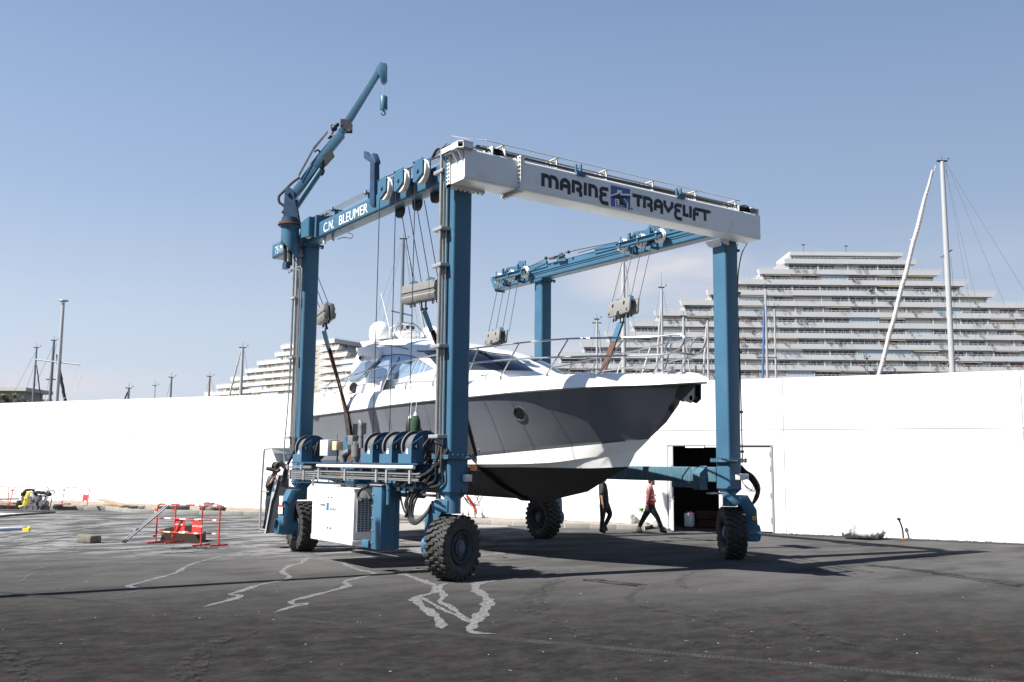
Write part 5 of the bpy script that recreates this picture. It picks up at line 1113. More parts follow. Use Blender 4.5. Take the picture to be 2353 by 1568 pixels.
mb = MB(); sm = [onto(*q, .012) for q in K2([(470, 385), (560, 363), (660, 348), (740, 345), (830, 350), (920, 365), (1000, 387)])]; mb.tube(sm, .014, 6); sm = [onto(*q, .012) for q in K2([(1100, 404), (1130, 410), (1280, 406), (1640, 398), (1740, 404), (1900, 436), (2060, 453), (2135, 485)])]; mb.tube(sm, .018, 6); mb.build('roof_seam', M['dark'], CAB)
mb = MB(); sm = [onto(*q, .03) for q in K2([(1740, 415), (1850, 470), (1960, 545), (2060, 605)])]; mb.tube(sm, .022, 6); sm = [onto(*q, .04) for q in K2([(1800, 430), (1860, 480), (1960, 500), (2040, 570)])]; mb.tube(sm, .012, 6); mb.build('wiper', M['dark'], CAB)
# aft face of the cabin and the wing panels
mb = MB(); r_ = [cabpt(9.7, t) for t in ts] + [cabpt(9.7, t, 1) for t in ts[-2::-1]]; 
rr_ = [r_, [Vector((XC + (p.x - XC) * .93, 9.72, 4.22 + (p.z - 4.22) * .93)) for p in r_]]; mb.grid(rr_); mb.build('roof_edge', M['gel'], CAB)
mb = MB(); mb.add([Vector((XC + (p.x - XC) * .92, 9.0, 4.22 + (p.z - 4.22) * .92)) for p in r_], [tuple(range(len(r_)))]); mb.build('cockpit_opening', M['glassd'], CAB, smooth=False)
for sg in (-1, 1):
    mb = MB(); P_ = [AX(u, v, 2.30) for u, v in K2([(470, 385), (500, 535), (690, 478), (700, 400)])]
    P2 = [AX(u, v, 2.26) for u, v in K2([(497, 535), (600, 505), (690, 480), (660, 530), (520, 690), (480, 724), (455, 729), (322, 712), (332, 700), (420, 622)])]
    if sg > 0: P2 = [Vector((2 * XC - p.x, p.y, p.z)) for p in P2]
    mb.prism(P2, (.06 * -sg, 0, 0)); mb.build('wing_panel', M['wing'], BT, bevel=.01)
mb = MB()
for sg in (-1, 1):
    P2 = [AX(u, v, 2.31) for u, v in K2([(450, 372), (640, 340), (700, 400), (690, 478), (600, 505), (497, 535)])]
    if sg > 0: P2 = [Vector((2 * XC - p.x, p.y, p.z)) for p in P2]
    mb.prism(P2, (.10 * -sg, 0, 0))
P2 = [AX(u, v, 2.55) for u, v in K2([(492, 308), (560, 300), (640, 290), (640, 330), (520, 362)])]
mb.prism(P2, (2.8, 0, 0)); mb.build('roof_wing', M['gel'], BT, bevel=.02)
mb = MB(); q = AX(*K2([(498, 478)])[0], 2.24); mb.cyl(q, q + X3 * .06, .075, n=20); s_ = mb.build('side_lamp', M['chrome'], BT); mb = MB(); mb.sphere(q, .055, 12, 8); mb.build('lamp_glass', M['dark'], s_)
# roof gear
def dome(x, y, z0):
    mb = MB(); mb.lathe((x, y, z0), Z3, [(0, .16), (.03, .30), (.08, .325), (.30, .325), (.42, .29), (.52, .20), (.575, .10), (.59, 0)], 32); mb.build('satellite_dome', M['gel'], BT)
dome(3.1, 9.45, 5.93); dome(4.8, 9.29, 5.93)
mb = MB(); mb.lathe((3.95, 9.40, 5.98), Z3, [(0, .22), (.03, .33), (.18, .40), (.24, .40), (.27, .36), (.275, 0)], 32); mb.build('radar', M['gel'], BT)
mb = MB()
for sx, yy in ((-1, -.32), (-1, .32), (1, -.32), (1, .32)): mb.tube(smooth_path([(3.95 + sx * .58, 9.4 + yy * .9, 5.93), (3.95 + sx * .48, 9.4 + yy * .8, 6.25), (3.95 + sx * .22, 9.4 + yy * .5, 6.50), (3.95 + sx * .10, 9.4 + yy * .45, 6.52)]), .022)
mb.obox((3.95, 9.4, 6.52), (.18, 0, 0), (0, .14, 0), (0, 0, .015)); mb.build('radar_arch', M['chrome'], BT)
mb = MB()
for sx in (-.06, .12): mb.lathe((3.95 + sx, 9.15, 6.36), (-.5, -.85, 0), [(-.12, .02), (.04, .025), (.10, .06)], 16)
mb.build('horn', M['darkmetal'], BT); mb = MB(); mb.cyl((3.85, 9.3, 6.27), (3.85, 9.3, 6.33), .06); mb.build('mast_light', M['labelred'], BT)
mb = MB(); a0_ = Vector((3.1, 8.82, 5.95)); mb.tube([a0_, a0_ + Z3 * .25, Vector((3.1, 9.46, 7.40))], [.016, .014, .007], 8); mb.build('whip_aerial', M['gel'], BT); mb = MB(); mb.tube([(4.8, 8.6, 5.95), (4.8, 8.68, 7.9)], [.016, .008], 8); mb.build('whip_aerial', M['gel'], BT)
# ---- bow and side rails
def mir(P, sg): return [Vector((XC + sg * (XC - p[0]), p[1], p[2])) for p in P]
mb = MB(); top_ = [(1.93, 10.7, 4.56), (1.92, 10.0, 4.66), (1.90, 8.96, 4.737), (1.90, 7.59, 4.831), (1.90, 6.36, 4.881), (1.90, 4.91, 4.928), (1.93, 3.9, 4.95), (2.08, 2.82, 4.985), (2.36, 1.16, 4.99), (2.72, -.16, 4.985), (3.25, -1.40, 4.93), (3.52, -2.05, 4.905), (3.62, -2.62, 4.90), (3.64, -2.72, 4.88), (3.645, -2.80, 4.80), (3.64, -2.70, 4.64), (3.62, -2.50, 4.55), (3.55, -2.2, 4.52), (3.42, -1.9, 4.525), (2.93, -.70, 4.571), (2.40, .90, 4.621), (2.08, 2.82, 4.648), (1.99, 3.6, 4.66)]
feet = [((1.93, 10.75, 4.30), (1.92, 10.38, 4.62)), ((1.90, 9.48, 4.30), (1.90, 8.96, 4.737)), ((1.90, 8.10, 4.28), (1.90, 7.59, 4.831)), ((1.90, 6.93, 4.2), (1.90, 6.36, 4.881)), ((1.90, 5.56, 4.24), (1.90, 4.91, 4.928)), ((1.93, 4.21, 4.25), (1.93, 3.75, 4.95)), ((2.10, 2.95, 4.3), (2.12, 2.44, 4.985)), ((2.25, 1.69, 4.26), (2.37, 1.13, 4.99)), ((2.58, .36, 4.24), (2.74, -.19, 4.984)), ((3.02, -.87, 4.18), (3.27, -1.43, 4.927)), ((3.58, -1.96, 4.16), (3.62, -2.45, 4.90))]
for sg in (-1, 1):
    mb.tube(mir(smooth_path(top_, 5), sg), .020, 8)
    for a, b in feet: mb.tube(mir([a, b], sg), .017, 8); q = mir([a], sg)[0]; mb.cyl(q - Z3 * .08, q + Z3 * .012, .026, n=10)
mb.tube(mir([(3.62, -2.50, 4.55), (3.95, -2.50, 4.55)], -1) + mir([(3.62, -2.50, 4.55)], 1), .0135); mb.obox((XC, -2.42, 4.555), (.36, 0, 0), (0, .07, 0), (0, 0, .012))
mb.build('bow_rail', M['chrome'], BT)
# deck fittings on the bow
mb = MB()
for x, y in ((2.95, -.75), (4.95, -.75), (3.35, -1.75), (4.55, -1.75), (2.2, 2.3), (3.7, -2.2)):
    for dy in (-.06, .06): mb.cyl((x, y + dy, zD(y) - .02), (x, y + dy, zD(y) + .085), .012)
    mb.cyl((x, y - .16, zD(y) + .09), (x, y + .16, zD(y) + .09), .014)
mb.build('cleat', M['chrome'], BT)
mb = MB(); mb.cyl((XC - .05, -2.15, 4.10), (XC - .05, -2.15, 4.30), .06, n=16); mb.cyl((XC - .05, -2.15, 4.20), (XC - .05, -2.15, 4.24), .085, n=16); mb.cyl((XC + .1, -1.6, 4.1), (XC + .1, -1.6, 4.26), .04); mb.build('windlass', M['chrome'], BT)
mb = MB(); mb.box(XC - .5, XC + .5, .2, 1.3, zD(.8) + .05, zD(.8) + .10); mb.build('sun_pad', M['nonskid'], BT, bevel=.02)
mb = MB()       # anchor roller and plate under the bow
mb.prism([(XC - .10, y, z) for y, z in ((-2.85, 3.93), (-2.84, 3.60), (-2.72, 3.52), (-2.45, 3.60), (-2.15, 3.72), (-2.0, 3.88), (-2.1, 3.92))], (.03, 0, 0)); mb.prism([(XC + .07, y, z) for y, z in ((-2.85, 3.93), (-2.84, 3.60), (-2.72, 3.52), (-2.45, 3.60), (-2.15, 3.72), (-2.0, 3.88), (-2.1, 3.92))], (.03, 0, 0)); mb.cyl((XC - .1, -2.75, 3.62), (XC + .1, -2.75, 3.62), .05)
mb.tube(smooth_path([(XC, -2.55, 3.9), (XC, -2.60, 3.72), (XC, -2.45, 3.60), (XC, -2.25, 3.70)]), .04); mb.build('anchor_roller', M['darkmetal'], BT)
mb = MB(); mb.sphere((XC - .0, -2.10, 3.50), .08, 14, 10, (.5, 1, 1.9)); mb.build('bow_plate', M['darkmetal'], BT)
# portholes, vents, number, fittings on the topside
hv = MB()
for l in (LR, M1, M2, LK): pass
hullv, hullf = [], []
hb_ = MB(); 
for A_, B_ in ((LR, M1), (M1, M2), (M2, LK)): hb_.grid([[Vector((XC - b, y, z)) for y, b, z in A_], [Vector((XC - b, y, z)) for y, b, z in B_]])
hb_.grid([[Vector((XC - b, y, z)) for y, b, z in dl(0, zD0)], [Vector((XC - b, y, z)) for y, b, z in dl(.03, mix(.3))], [Vector((XC - b, y, z)) for y, b, z in dl(.09, mix(.65))], [Vector((XC - b, y, z)) for y, b, z in dl(.17, mix(.88))]])
hbvh = BVHTree.FromPolygons(hb_.v, hb_.f)
def hullhit(u, v):
    h, n, i, ds = hbvh.ray_cast(CAM, ray(u, v).normalized())
    if h is None: h, n, i, ds = hbvh.find_nearest(AX(u, v, 2.2))
    if n.x > 0: n = -n
    return h, n
pc_, pn = hullhit(*gcrop([(450, 794)], 1850, 1250, 1.96)[0])
for sg in (-1, 1):
    c_ = Vector((XC + sg * (XC - pc_.x), pc_.y, pc_.z)); n_ = Vector((pn.x * -sg, pn.y, pn.z))
    mb = MB(); mb.lathe(c_ - n_ * .01, n_, [(0, .185), (.03, .18), (.03, .155), (.0, .15)], 36, closed=True); ph = mb.build('porthole', M['chrome'], BT); mb = MB(); mb.lathe(c_ - n_ * .005, n_, [(0, .155), (.012, .155), (.014, 0)], 32); mb.build('porthole_glass', M['dark'], ph)
for uv in ((1407, 940), (127, 1080)):
    c_, n_ = hullhit(*gcrop([uv], 1850, 1250, 1.96)[0]); mb = MB(); mb.lathe(c_, n_, [(0, .035), (.012, .03), (.012, .016), (0, .016)], 18, closed=True); mb.build('drain_outlet', M['chrome'], BT)
for a in ([(356, 1172), (396, 1172), (400, 1330), (360, 1330)], [(425, 1166), (470, 1163), (466, 1300), (420, 1305)], [(520, 1158), (560, 1155), (560, 1270), (524, 1275)]):
    P_ = [hullhit(*q) for q in K2(a)]; mb = MB(); mb.prism([p + n * .006 for p, n in P_], Vector((.004, 0, 0))); mb.build('hull_vent', M['dark'], BT, smooth=False)
p_, n_ = hullhit(*K2([(20, 1128)])[0]); p2, n2 = hullhit(*K2([(97, 1120)])[0])
text_mesh('registration_number', '248898', .16, p_ + n_ * .03, (p2 - p_), Z3 - n_ * Z3.dot(n_), M['stripe'], BT, sx=.82)
for uv0, uv1, tx, sz in (((885, 790), (1000, 780), 'AT', .19),):
    p_, n_ = hullhit(*K2([uv0])[0]); p2, _ = hullhit(*K2([uv1])[0]); text_mesh('model_mark', 'XT', .13, p_ + n_ * .015, p2 - p_, Z3 - n_ * Z3.dot(n_), M['graymetal'], BT)
mb = MB()
for a in ([(60, 895), (240, 886), (430, 892)], [(60, 945), (240, 925), (430, 896)]):
    Q_ = [hullhit(*q) for q in K2(a)]; mb.tube([p + n * .012 for p, n in Q_], .018, 6)
mb.build('side_moulding', M['rubrail'] if False else M['gel'], BT)
mb = MB(); q = Vector((2.05, 8.95, 4.42)); mb.cyl(q + Y3 * .35, q, .15, n=24); mb.sphere(q + Y3 * .36, .148, 18, 10, (1, .8, 1)); fe = mb.build('cockpit_fender', M['lid'], BT); mb = MB(); mb.sphere(q, .15, 20, 10, (1, .35, 1)); mb.build('fender_cap', M['darkmetal'], fe)
# fenders hung over the side
def fender(y, x, z, m, mc, lab, r=.125, h=.62, loc=None):
    f = empty('fender', (x, y, z - h), lab, 'fender', 'fenders hung over the side of the yacht'); mb = MB(); mb.lathe((x, y, z - h), Z3, [(0, .04), (.03, r * .75), (.12, r), (h - .16, r), (h - .05, r * .7), (h, .04)], 24); mb.build('fender_body', m, f)
    mb = MB(); mb.lathe((x, y, z), Z3, [(-.02, .055), (.02, .045), (.08, .015)], 14); mb.build('fender_eye', M['gel'], f); mb = MB(); mb.tube([(x, y, z + .06), (x + .05, y - .02, z + .8), (x + .28, y - .15, 4.86)], .007, 6); mb.build('lanyard', M['label'], f)
fender(4.47, 1.60, 3.45, M['green'], None, 'dark green covered fender hanging on a white lanyard beside winch 4')
fender(4.85, 1.66, 3.40, M['black'], None, 'black fender half hidden behind the dark green fender', .11, .5)

# ============================================================ SLINGS AND BLOCKS
def block(c, ax, label, near, ropes, tilt=0.0):
    c = Vector(c); ax = Vector(ax).normalized(); n = Vector((ax.y, -ax.x, 0)).normalized(); up = (Z3 + n * tilt).normalized(); n = ax.cross(up).normalized()
    o = empty('sling_block', c, label, 'pulley block', 'pulley blocks on the hoist ropes')
    mb = MB(); W_, H_ = .63, .21
    pl = [(-W_, -H_ + .05), (-W_ + .04, -H_), (-.10, -H_), (-.08, -H_ + .07), (.0, -H_ + .11), (.08, -H_ + .07), (.10, -H_), (W_ - .04, -H_), (W_, -H_ + .05), (W_ - .03, H_), (-W_ + .03, H_)]
    for s_ in (-.15, .09):
        if near and False: pass
        mb.prism([c + ax * a + up * b + n * s_ for a, b in pl], n * .06)
    pb = mb.build('side_plate', M['conc'], o, bevel=.01)
    mb = MB()
    if near:     # pressed outer covers with two ridges
        for sg in (-1, 1):
            cs = [(.02, .24), (.13, .19), (.17, .03), (.10, -.01), (.18, -.08), (.15, -.20), (.02, -.24)]
            mb = MB(); mb.prism([c + ax * -.64 + n * (a * sg) + up * b for a, b in cs], ax * 1.28); mb.build('pressed_cover', M['conc'], o, bevel=.008)
    mb = MB()
    for a in (-.33, .33):
        mb.prism([c + ax * (a + b) + up * z_ - n * .035 for b, z_ in ((-.22, .12), (-.12, .27), (.0, .31), (.12, .27), (.22, .12))], n * .07)
    mb.build('sheave_guard', M['blue'], o, smooth=False)
    mb = MB()
    for a, z_, r_ in ((-.34, .08, .055), (.30, .08, .055), (-.52, -.13, .04), (.50, -.13, .04), (0, -.17, .075)):
        for s_ in (-.152, .152): mb.cyl(c + ax * a + up * z_ + n * s_, c + ax * a + up * z_ + n * (s_ + .002 * (1 if s_ > 0 else -1)), r_, n=18)
    if not near: mb.build('pin_hole', M['dark'], o)
    mb = MB()
    for a in (-.50, -.36, .36, .52): 
        q = c + ax * a - up * .27; mb.tube([q + ax * .035 * math.sin(t) + up * .035 * math.cos(t) for t in [k * math.pi / 4 for k in range(8)]], .014, 6, closed=True); mb.cyl(q + up * .03, q + up * .09, .012)
    for a in (-.09, .09): mb.cyl(c + ax * a - up * .2, c + ax * a * .8 - up * .38, .02); mb.cyl(c + ax * (a * .8 - .03) - up * .40, c + ax * (a * .8 + .03) - up * .40, .035)
    mb.build('eye', M['darkmetal'], o)
    mb = MB()
    for a, b in ropes: mb.tube([a, b], .0095, 6)
    mb.build('hoist_rope', M['rope'], o); return o
C6 = lambda p: gcrop(p, 1900, 900, 2.353)
FFc = Vector((6.80, 2.58, 6.42)); FAc = Vector((6.9, 8.78, 6.26)); NFc = Vector((.80, 2.82, 6.23)); NAc = Vector((.80, 8.30, 6.37))
rp = [(AX(*a, 7.34), AX(*b, 6.8)) for a, b in zip(C6([(1415, 235), (1495, 205), (1575, 180), (1665, 165)]), C6([(1290, 730), (1370, 725), (1460, 715), (1540, 715)]))]
block(FFc, (-.25, -1, 0), 'grey pulley block hanging on four ropes above the bow deck of the yacht', False, rp, -.12)
rp = [(AX(*a, 7.34), AX(*b, 6.9)) for a, b in zip(C6([(230, 520), (290, 510), (348, 500), (413, 480)]), C6([(125, 1020), (188, 1020), (255, 1005), (320, 1005)]))]
block(FAc, (-.22, -1, 0), 'grey pulley block hanging behind the windscreen, left of the far blue post', False, rp, -.12)
C7 = lambda p: gcrop(p, 1550, 800, 2.613)
rp = [(AX(*a, .05), AX(*b, .8)) for a, b in zip(C7([(140, 100), (220, 70), (300, 35), (384, 5)]), C7([(275, 880), (355, 860), (438, 840), (528, 820)]))]
block(NFc, (.12, -1, 0), 'pale grey pulley block with rolled covers hanging left of the near post', True, rp, .10)
C8 = lambda p: gcrop(p, 1150, 1000, 3.135)
rp = [(Vector((.02, 7.95, 8.1)), AX(*C8([(520, 690)])[0], .8)), (Vector((.02, 8.3, 8.1)), AX(*C8([(452, 700)])[0], .8)), (Vector((.02, 8.6, 8.1)), Vector((.8, 8.6, 6.5))), (Vector((.02, 8.9, 8.1)), Vector((.8, 8.85, 6.5)))]
block(NAc, (-.25, -1, 0), 'dark pulley block half hidden behind the far left post with the number 2 winch', True, rp, .10)
def ribbon(mb, P, w_, th, wa=None, twist=None):
    rows = []
    for i, p in enumerate(P):
        d = (P[min(i + 1, len(P) - 1)] - P[max(i - 1, 0)]).normalized(); wd_ = Y3 if wa is None else wa
        tw = (twist[i] if twist else 0); s_ = (wd_ - d * wd_.dot(d)).normalized(); s_ = Matrix.Rotation(tw, 3, d) @ s_; n_ = d.cross(s_); hw = (w_[i] if isinstance(w_, list) else w_) / 2
        rows.append([p + s_ * hw + n_ * th, p - s_ * hw + n_ * th, p - s_ * hw - n_ * th, p + s_ * hw - n_ * th])
    mb.grid(rows, 0, True); mb.add(rows[0], [(0, 1, 2, 3)]); mb.add(rows[-1], [(3, 2, 1, 0)])
def sling(y, A, B, label):
    o = empty('lifting_sling', (XC, y, 1.38), label, 'sling', 'slings under the yacht')
    b1, b2, b3 = bR(y) + .03, bK(y) + .03, bW(y) + .04
    S1 = A - Z3 * .42 + X3 * .10; E1 = B - Z3 * .42 - X3 * .10
    lowp = [Vector((XC - b1, y, zR(y))), Vector((XC - b2 - .01, y, zK(y))), Vector((XC - b3, y, zW(y) - .02)), Vector((XC - b3 * .62, y, 1.75)), Vector((XC - .05, y, 1.375)), Vector((XC + .05, y, 1.375)), Vector((XC + b3 * .62, y, 1.75)), Vector((XC + b3, y, zW(y) - .02)), Vector((XC + b2 + .01, y, zK(y))), Vector((XC + b1, y, zR(y)))]
    def seg(a, b, n): return [a.lerp(b, i / n) for i in range(n)]
    mb = MB(); P = seg(S1.lerp(lowp[0], .22), lowp[0], 8) + [lowp[0]]; ribbon(mb, P, [.13 + .012 * i for i in range(9)], .02, twist=[.9 - .1 * i for i in range(9)]); ribbon(mb, [p + Vector((.03, -.06, 0)) for p in P], [.12 + .01 * i for i in range(9)], .012, twist=[.3] * 9); mb.build('webbing', M['strap'], o)
    mb = MB(); ribbon(mb, lowp, .26, .012); mb.build('webbing', M['strapdark'], o)
    mb = MB(); P = seg(E1.lerp(lowp[-1], .22), lowp[-1], 8) + [lowp[-1]]; ribbon(mb, P, .22, .018); mb.build('webbing', M['strap'], o)
    mb = MB(); ribbon(mb, [S1, S1.lerp(lowp[0], .23)], .17, .03, twist=[.9, .85]); ribbon(mb, [E1, E1.lerp(lowp[-1], .23)], .20, .03); mb.build('end_sleeve', M['blue'], o)
sling(3.02, NFc + Vector((0, .10, 0)), FFc, 'brown webbing sling passing under the hull just behind the near post')
sling(8.75, NAc + Vector((0, .3, 0)), FAc, 'brown webbing sling round the aft part of the yacht beside the grey exhaust stacks')
# ============================================================ BACKGROUND: apartment blocks
M['bwhite'] = mat('block_white', (.50, .505, .51), .8, var=.05, vs=.15, dirt=(.40, .40, .40), dscale=.4, dlo=.55, dhi=.8)
M['bwarm'] = mat('block_cream', (.50, .485, .455), .8, var=.05, vs=.15)
M['bshade'] = mat('recess_wall', (.36, .34, .30), .85)  # base darkened, like the shutters, for the shadow in the balcony recesses
M['shutter'] = mat('closed_shutter', (.44, .42, .37), .7)
M['bglass'] = mat('window_glass', (.045, .06, .085), .15, .1)
M['bglass2'] = mat('veranda_glass', (.34, .43, .49), .15, .2)
M['bframe'] = mat('window_frame', (.55, .55, .54), .5)
M['awn1'] = mat('awning_cream', (.46, .42, .35), .8); M['awn2'] = mat('awning_yellow', (.44, .36, .24), .8)
M['leaf1'] = mat('leaf_green', (.045, .075, .03), .8, var=.4, vs=2); M['leaf2'] = mat('leaf_olive', (.10, .115, .06), .8, var=.4, vs=2); M['flower'] = mat('flower_red', (.25, .035, .04), .8, var=.4, vs=3); M['flowero'] = mat('flower_orange', (.22, .13, .08), .8, var=.3, vs=3)
def leafblob(mb, c, r, n, mi=0, rnd=random, flat=.7):
    for _ in range(n):
        d = Vector((rnd.gauss(0, 1), rnd.gauss(0, 1), rnd.gauss(0, 1) * flat)); d = d.normalized() * r * rnd.random() ** .5; d.z *= flat
        p = Vector(c) + d; s = r * rnd.uniform(.14, .30); a = Vector((rnd.gauss(0, 1), rnd.gauss(0, 1), rnd.gauss(0, 1))).normalized(); b = a.orthogonal().normalized()
        mb.add([p - a * s, p + b * s * .6, p + a * s, p - b * s * .6], [(0, 1, 2, 3)], mi)
def facade_block(root, base, ex, en, floors, bays_w, seed, mw, z_of, depth=14, rail=True, stuff_after=95):
    # ex: along the front, en: outward normal; floors: list of (x0, x1, z_bottom, z_top) of each parapet, top floor first
    rnd = random.Random(seed); dn = [0]; dvx = MB(); wn = [0]; extra = MB(); em = [M['bglass'], M['bframe'], M['shutter'], M['bglass2']]; plants = MB(); aw = [0]
    P = lambda x, n, z: base + ex * x + en * n + Z3 * z
    def bx(mb, x0, x1, n0, n1, z0, z1, mi=0): mb.obox(P((x0 + x1) / 2, (n0 + n1) / 2, (z0 + z1) / 2), ex * (x1 - x0) / 2, en * (n1 - n0) / 2, Z3 * (z1 - z0) / 2, mi)
    core = MB()
    for fi, (x0, x1, zb, zt) in enumerate(floors):
        mb = MB(); sl_ = .9 if fi else .3
        # parapet with ends that slope back like a prow
        vs = [P(x0, .0, zt), P(x1, .0, zt), P(x1 - sl_ * 1.2, .0, zb), P(x0 + sl_ * .5, .0, zb)]; bk = [v - en * 1.9 for v in vs]; mb.add(vs + bk, [(0, 1, 2, 3), (7, 6, 5, 4), (0, 4, 5, 1), (1, 5, 6, 2), (2, 6, 7, 3), (3, 7, 4, 0)])
        mb.build('balcony_parapet', mw, root, smooth=False)
        if rail:
            mb = MB(); bx(mb, x0, x1, -.05, .02, zt + .34, zt + .42); n = int((x1 - x0) / 1.15)
            for k in range(n): xx = x0 + (k + .5) * (x1 - x0) / n; mb.obox(P(xx, 0, zt + .18), ex * .05, en * .04, Z3 * .19)
            mb.build('railing', M['bframe'], root, smooth=False)
        if fi + 1 < len(floors): nx0, nx1 = floors[fi + 1][0], floors[fi + 1][1]; zf = floors[fi + 1][3]
        else: nx0, nx1, zf = x0, x1, zb - 1.5
        a, b = x0 + 1.2, x1 - 2.6
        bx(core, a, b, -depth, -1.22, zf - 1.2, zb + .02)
        nb = max(1, int((b - a) / bays_w)); bw = (b - a) / nb; 
        for k in range(nb + 1):
            dn[0] += 1; dv = MB() if dn[0] <= 96 else dvx
            xx = a + k * bw; bx(dv, xx - .12, xx + .12, -1.2, -.30, zf - .6, zb + .01)
            if dn[0] <= 96: dv.build('divider_wall', mw, root, smooth=False)
        for k in range(nb):
            xa, xb = a + k * bw + .35, a + (k + 1) * bw - .35; t = rnd.random(); z0, z1 = zf - .5, zb - .12
            stuff = wn[0] >= stuff_after; mb = extra if stuff else MB(); mi = (lambda i: i)
            if t < .66:       # dark sliding windows with frames
                if rnd.random() < .5: xb2 = xa + (xb - xa) * rnd.uniform(.55, .9)
                else: xb2 = xb
                bx(mb, xa, xb2, -1.20, -1.175, z0, z1 - .15, 0); m_ = max(2, int((xb2 - xa) / 1.5))
                for j in range(m_ + 1): xx = xa + j * (xb2 - xa) / m_; bx(mb, xx - .06, xx + .06, -1.17, -1.12, z0, z1 - .15, 1)
                bx(mb, xa, xb2, -1.17, -1.12, z1 - .20, z1 - .08, 1)
                if rnd.random() < .35: bx(mb, xa + .1, xa + (xb2 - xa) * .4, -1.17, -1.165, z0, z1 - .2, 2)
            elif t < .87:
                bx(mb, xa, xb, -1.20, -1.165, z0, z1 - .1, 2); bx(mb, (xa + xb) / 2 - .05, (xa + xb) / 2 + .05, -1.16, -1.14, z0, z1 - .1, 1)
            else:
                bx(mb, xa, xb, -.5, -.45, z0, z1, 3); m_ = max(2, int((xb - xa) / 1.1))
                for j in range(m_ + 1): xx = xa + j * (xb - xa) / m_; bx(mb, xx - .04, xx + .04, -.44, -.40, z0, z1, 1)
            if not stuff: mb.build('window', em, root, smooth=False)
            wn[0] += 1
            if rnd.random() < .24 and aw[0] < 90:
                mb = MB(); q = rnd.choice((M['awn1'], M['awn1'], M['awn2'])); hgt = rnd.uniform(.14, .34); vs = [P(xa, .05, zb - hgt), P(xb, .05, zb - hgt), P(xb, -1.2, zb - .03), P(xa, -1.2, zb - .03)]; mb.add(vs, [(0, 1, 2, 3)]); mb.add([P(xa, .05, zb - hgt), P(xb, .05, zb - hgt), P(xb, .05, zb - hgt - .18), P(xa, .05, zb - hgt - .12)], [(0, 1, 2, 3)])
                mb.build('awning', q, root, smooth=False, solid=.03); aw[0] += 1
            if rnd.random() < .62:
                for _ in range(rnd.randint(1, 5)):
                    xx = rnd.uniform(xa, xb); r_ = rnd.uniform(.3, .85); mi_ = rnd.choice((0, 0, 1, 1, 0, 2, 3)); leafblob(plants, P(xx, -.05, zf + rnd.uniform(.1, .4)), r_, 26, mi_, rnd, .75)
                    if rnd.random() < .3: leafblob(plants, P(xx, .1, zf - .3), r_ * .8, 16, mi_, rnd, 1.1)
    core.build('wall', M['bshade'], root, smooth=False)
    if extra.f: e = extra.build('window', em, root, smooth=False); e['kind'] = 'stuff'
    if dvx.f: e = dvx.build('divider_wall', mw, root, smooth=False); e['kind'] = 'stuff'
    if plants.f: e = plants.build('balcony_planting', [M['leaf1'], M['leaf2'], M['flower'], M['flowero']], root, smooth=False, recalc=False); e['kind'] = 'stuff'
    return P
# right block: measured on the photo, 260 m away, front square to the view
DB = 262.0; org = AD(2353, 1063, DB); org.z = 0
def bX(src_x): return (AD(src_x / 1.7407, 800, DB) - org).dot(RH)
def bZ(src_y, u=1900): return AD(u, src_y / 1.7407, DB).z
k_ = lambda y: 900 + y / 1.9674
kx_ = lambda x: 2900 + x / 1.9674
rb = empty('apartment_building', org, 'large stepped white apartment block with long grey balconies behind the wall on the right', 'apartment block', 'stepped apartment blocks')
tops = [(267, 305, 3146, kx_(1543)), (350, 390, 3041, kx_(1742)), (432, 472, 2935, kx_(1948)), (515, 556, 2831, kx_(2163)), (600, 640, 2724, 4230), (684, 725, 2619, 4330), (768, 810, 2521, 4430), (852, 893, 2420, 4530), (937, 978, 2321, 4560), (1022, 1062, 2227, 4600), (1106, 1147, 2150, 4600), (1190, 1231, 2060, 4600), (1275, 1315, 2000, 4600)]
fl_ = [(bX(x0), bX(x1), bZ(k_(yb)), bZ(k_(yt))) for yt, yb, x0, x1 in tops]
fl_ = [(a, b, zt if False else min(c, d), max(c, d)) for a, b, c, d in fl_ for zt in (0,)]
Pb = facade_block(rb, org, RH, -FH, fl_, 7.2, 11, M['bwhite'], None)
mb = MB()      # penthouse and roof slab
def bx2(mb, x0, x1, n0, n1, z0, z1): mb.obox(org + RH * (x0 + x1) / 2 - FH * (n0 + n1) / 2 + Z3 * (z0 + z1) / 2, RH * (x1 - x0) / 2, FH * (n1 - n0) / 2, Z3 * (z1 - z0) / 2)
rx0, rx1 = bX(3172), bX(kx_(1437)); bx2(mb, rx0, rx1, -14, -.4, bZ(k_(238)), bZ(k_(210))); mb.build('roof', M['bwhite'], rb, smooth=False)
mb = MB(); bx2(mb, rx0 + 1.5, rx1 - 2.5, -13, -2.2, bZ(k_(270)), bZ(k_(238))); mb.build('penthouse_wall', M['bwhite'], rb, smooth=False)
for xa, xb in ((590, 780), (790, 935), (1050, 1180), (1195, 1385)):
    mb = MB(); bx2(mb, bX(kx_(xa)), bX(kx_(xb)), -2.2, -2.1, bZ(k_(264)), bZ(k_(247))); mb.build('penthouse_window', M['bglass'], rb, smooth=False)
mb = MB()
for sx, a, b in ((-1, 3150, 3172), (-1, 3030, 3068), (-1, 2990, 3010)):
    pass
P_ = [AD(u / 1.7407, v / 1.7407, DB + 1) for u, v in ((3172, k_(210)), (3146, k_(267)), (3125, k_(300)), (3095, k_(345)), (3150, k_(350)), (3160, k_(300)))]; mb.prism(P_, FH * 8)
P_ = [AD(u / 1.7407, v / 1.7407, DB + 1) for u, v in ((3048, k_(375)), (3042, k_(400)), (3000, k_(428)), (3060, k_(432)))]; mb.prism(P_, FH * 8); mb.build('stair_flank', M['bwhite'], rb, smooth=False)
mb = MB()
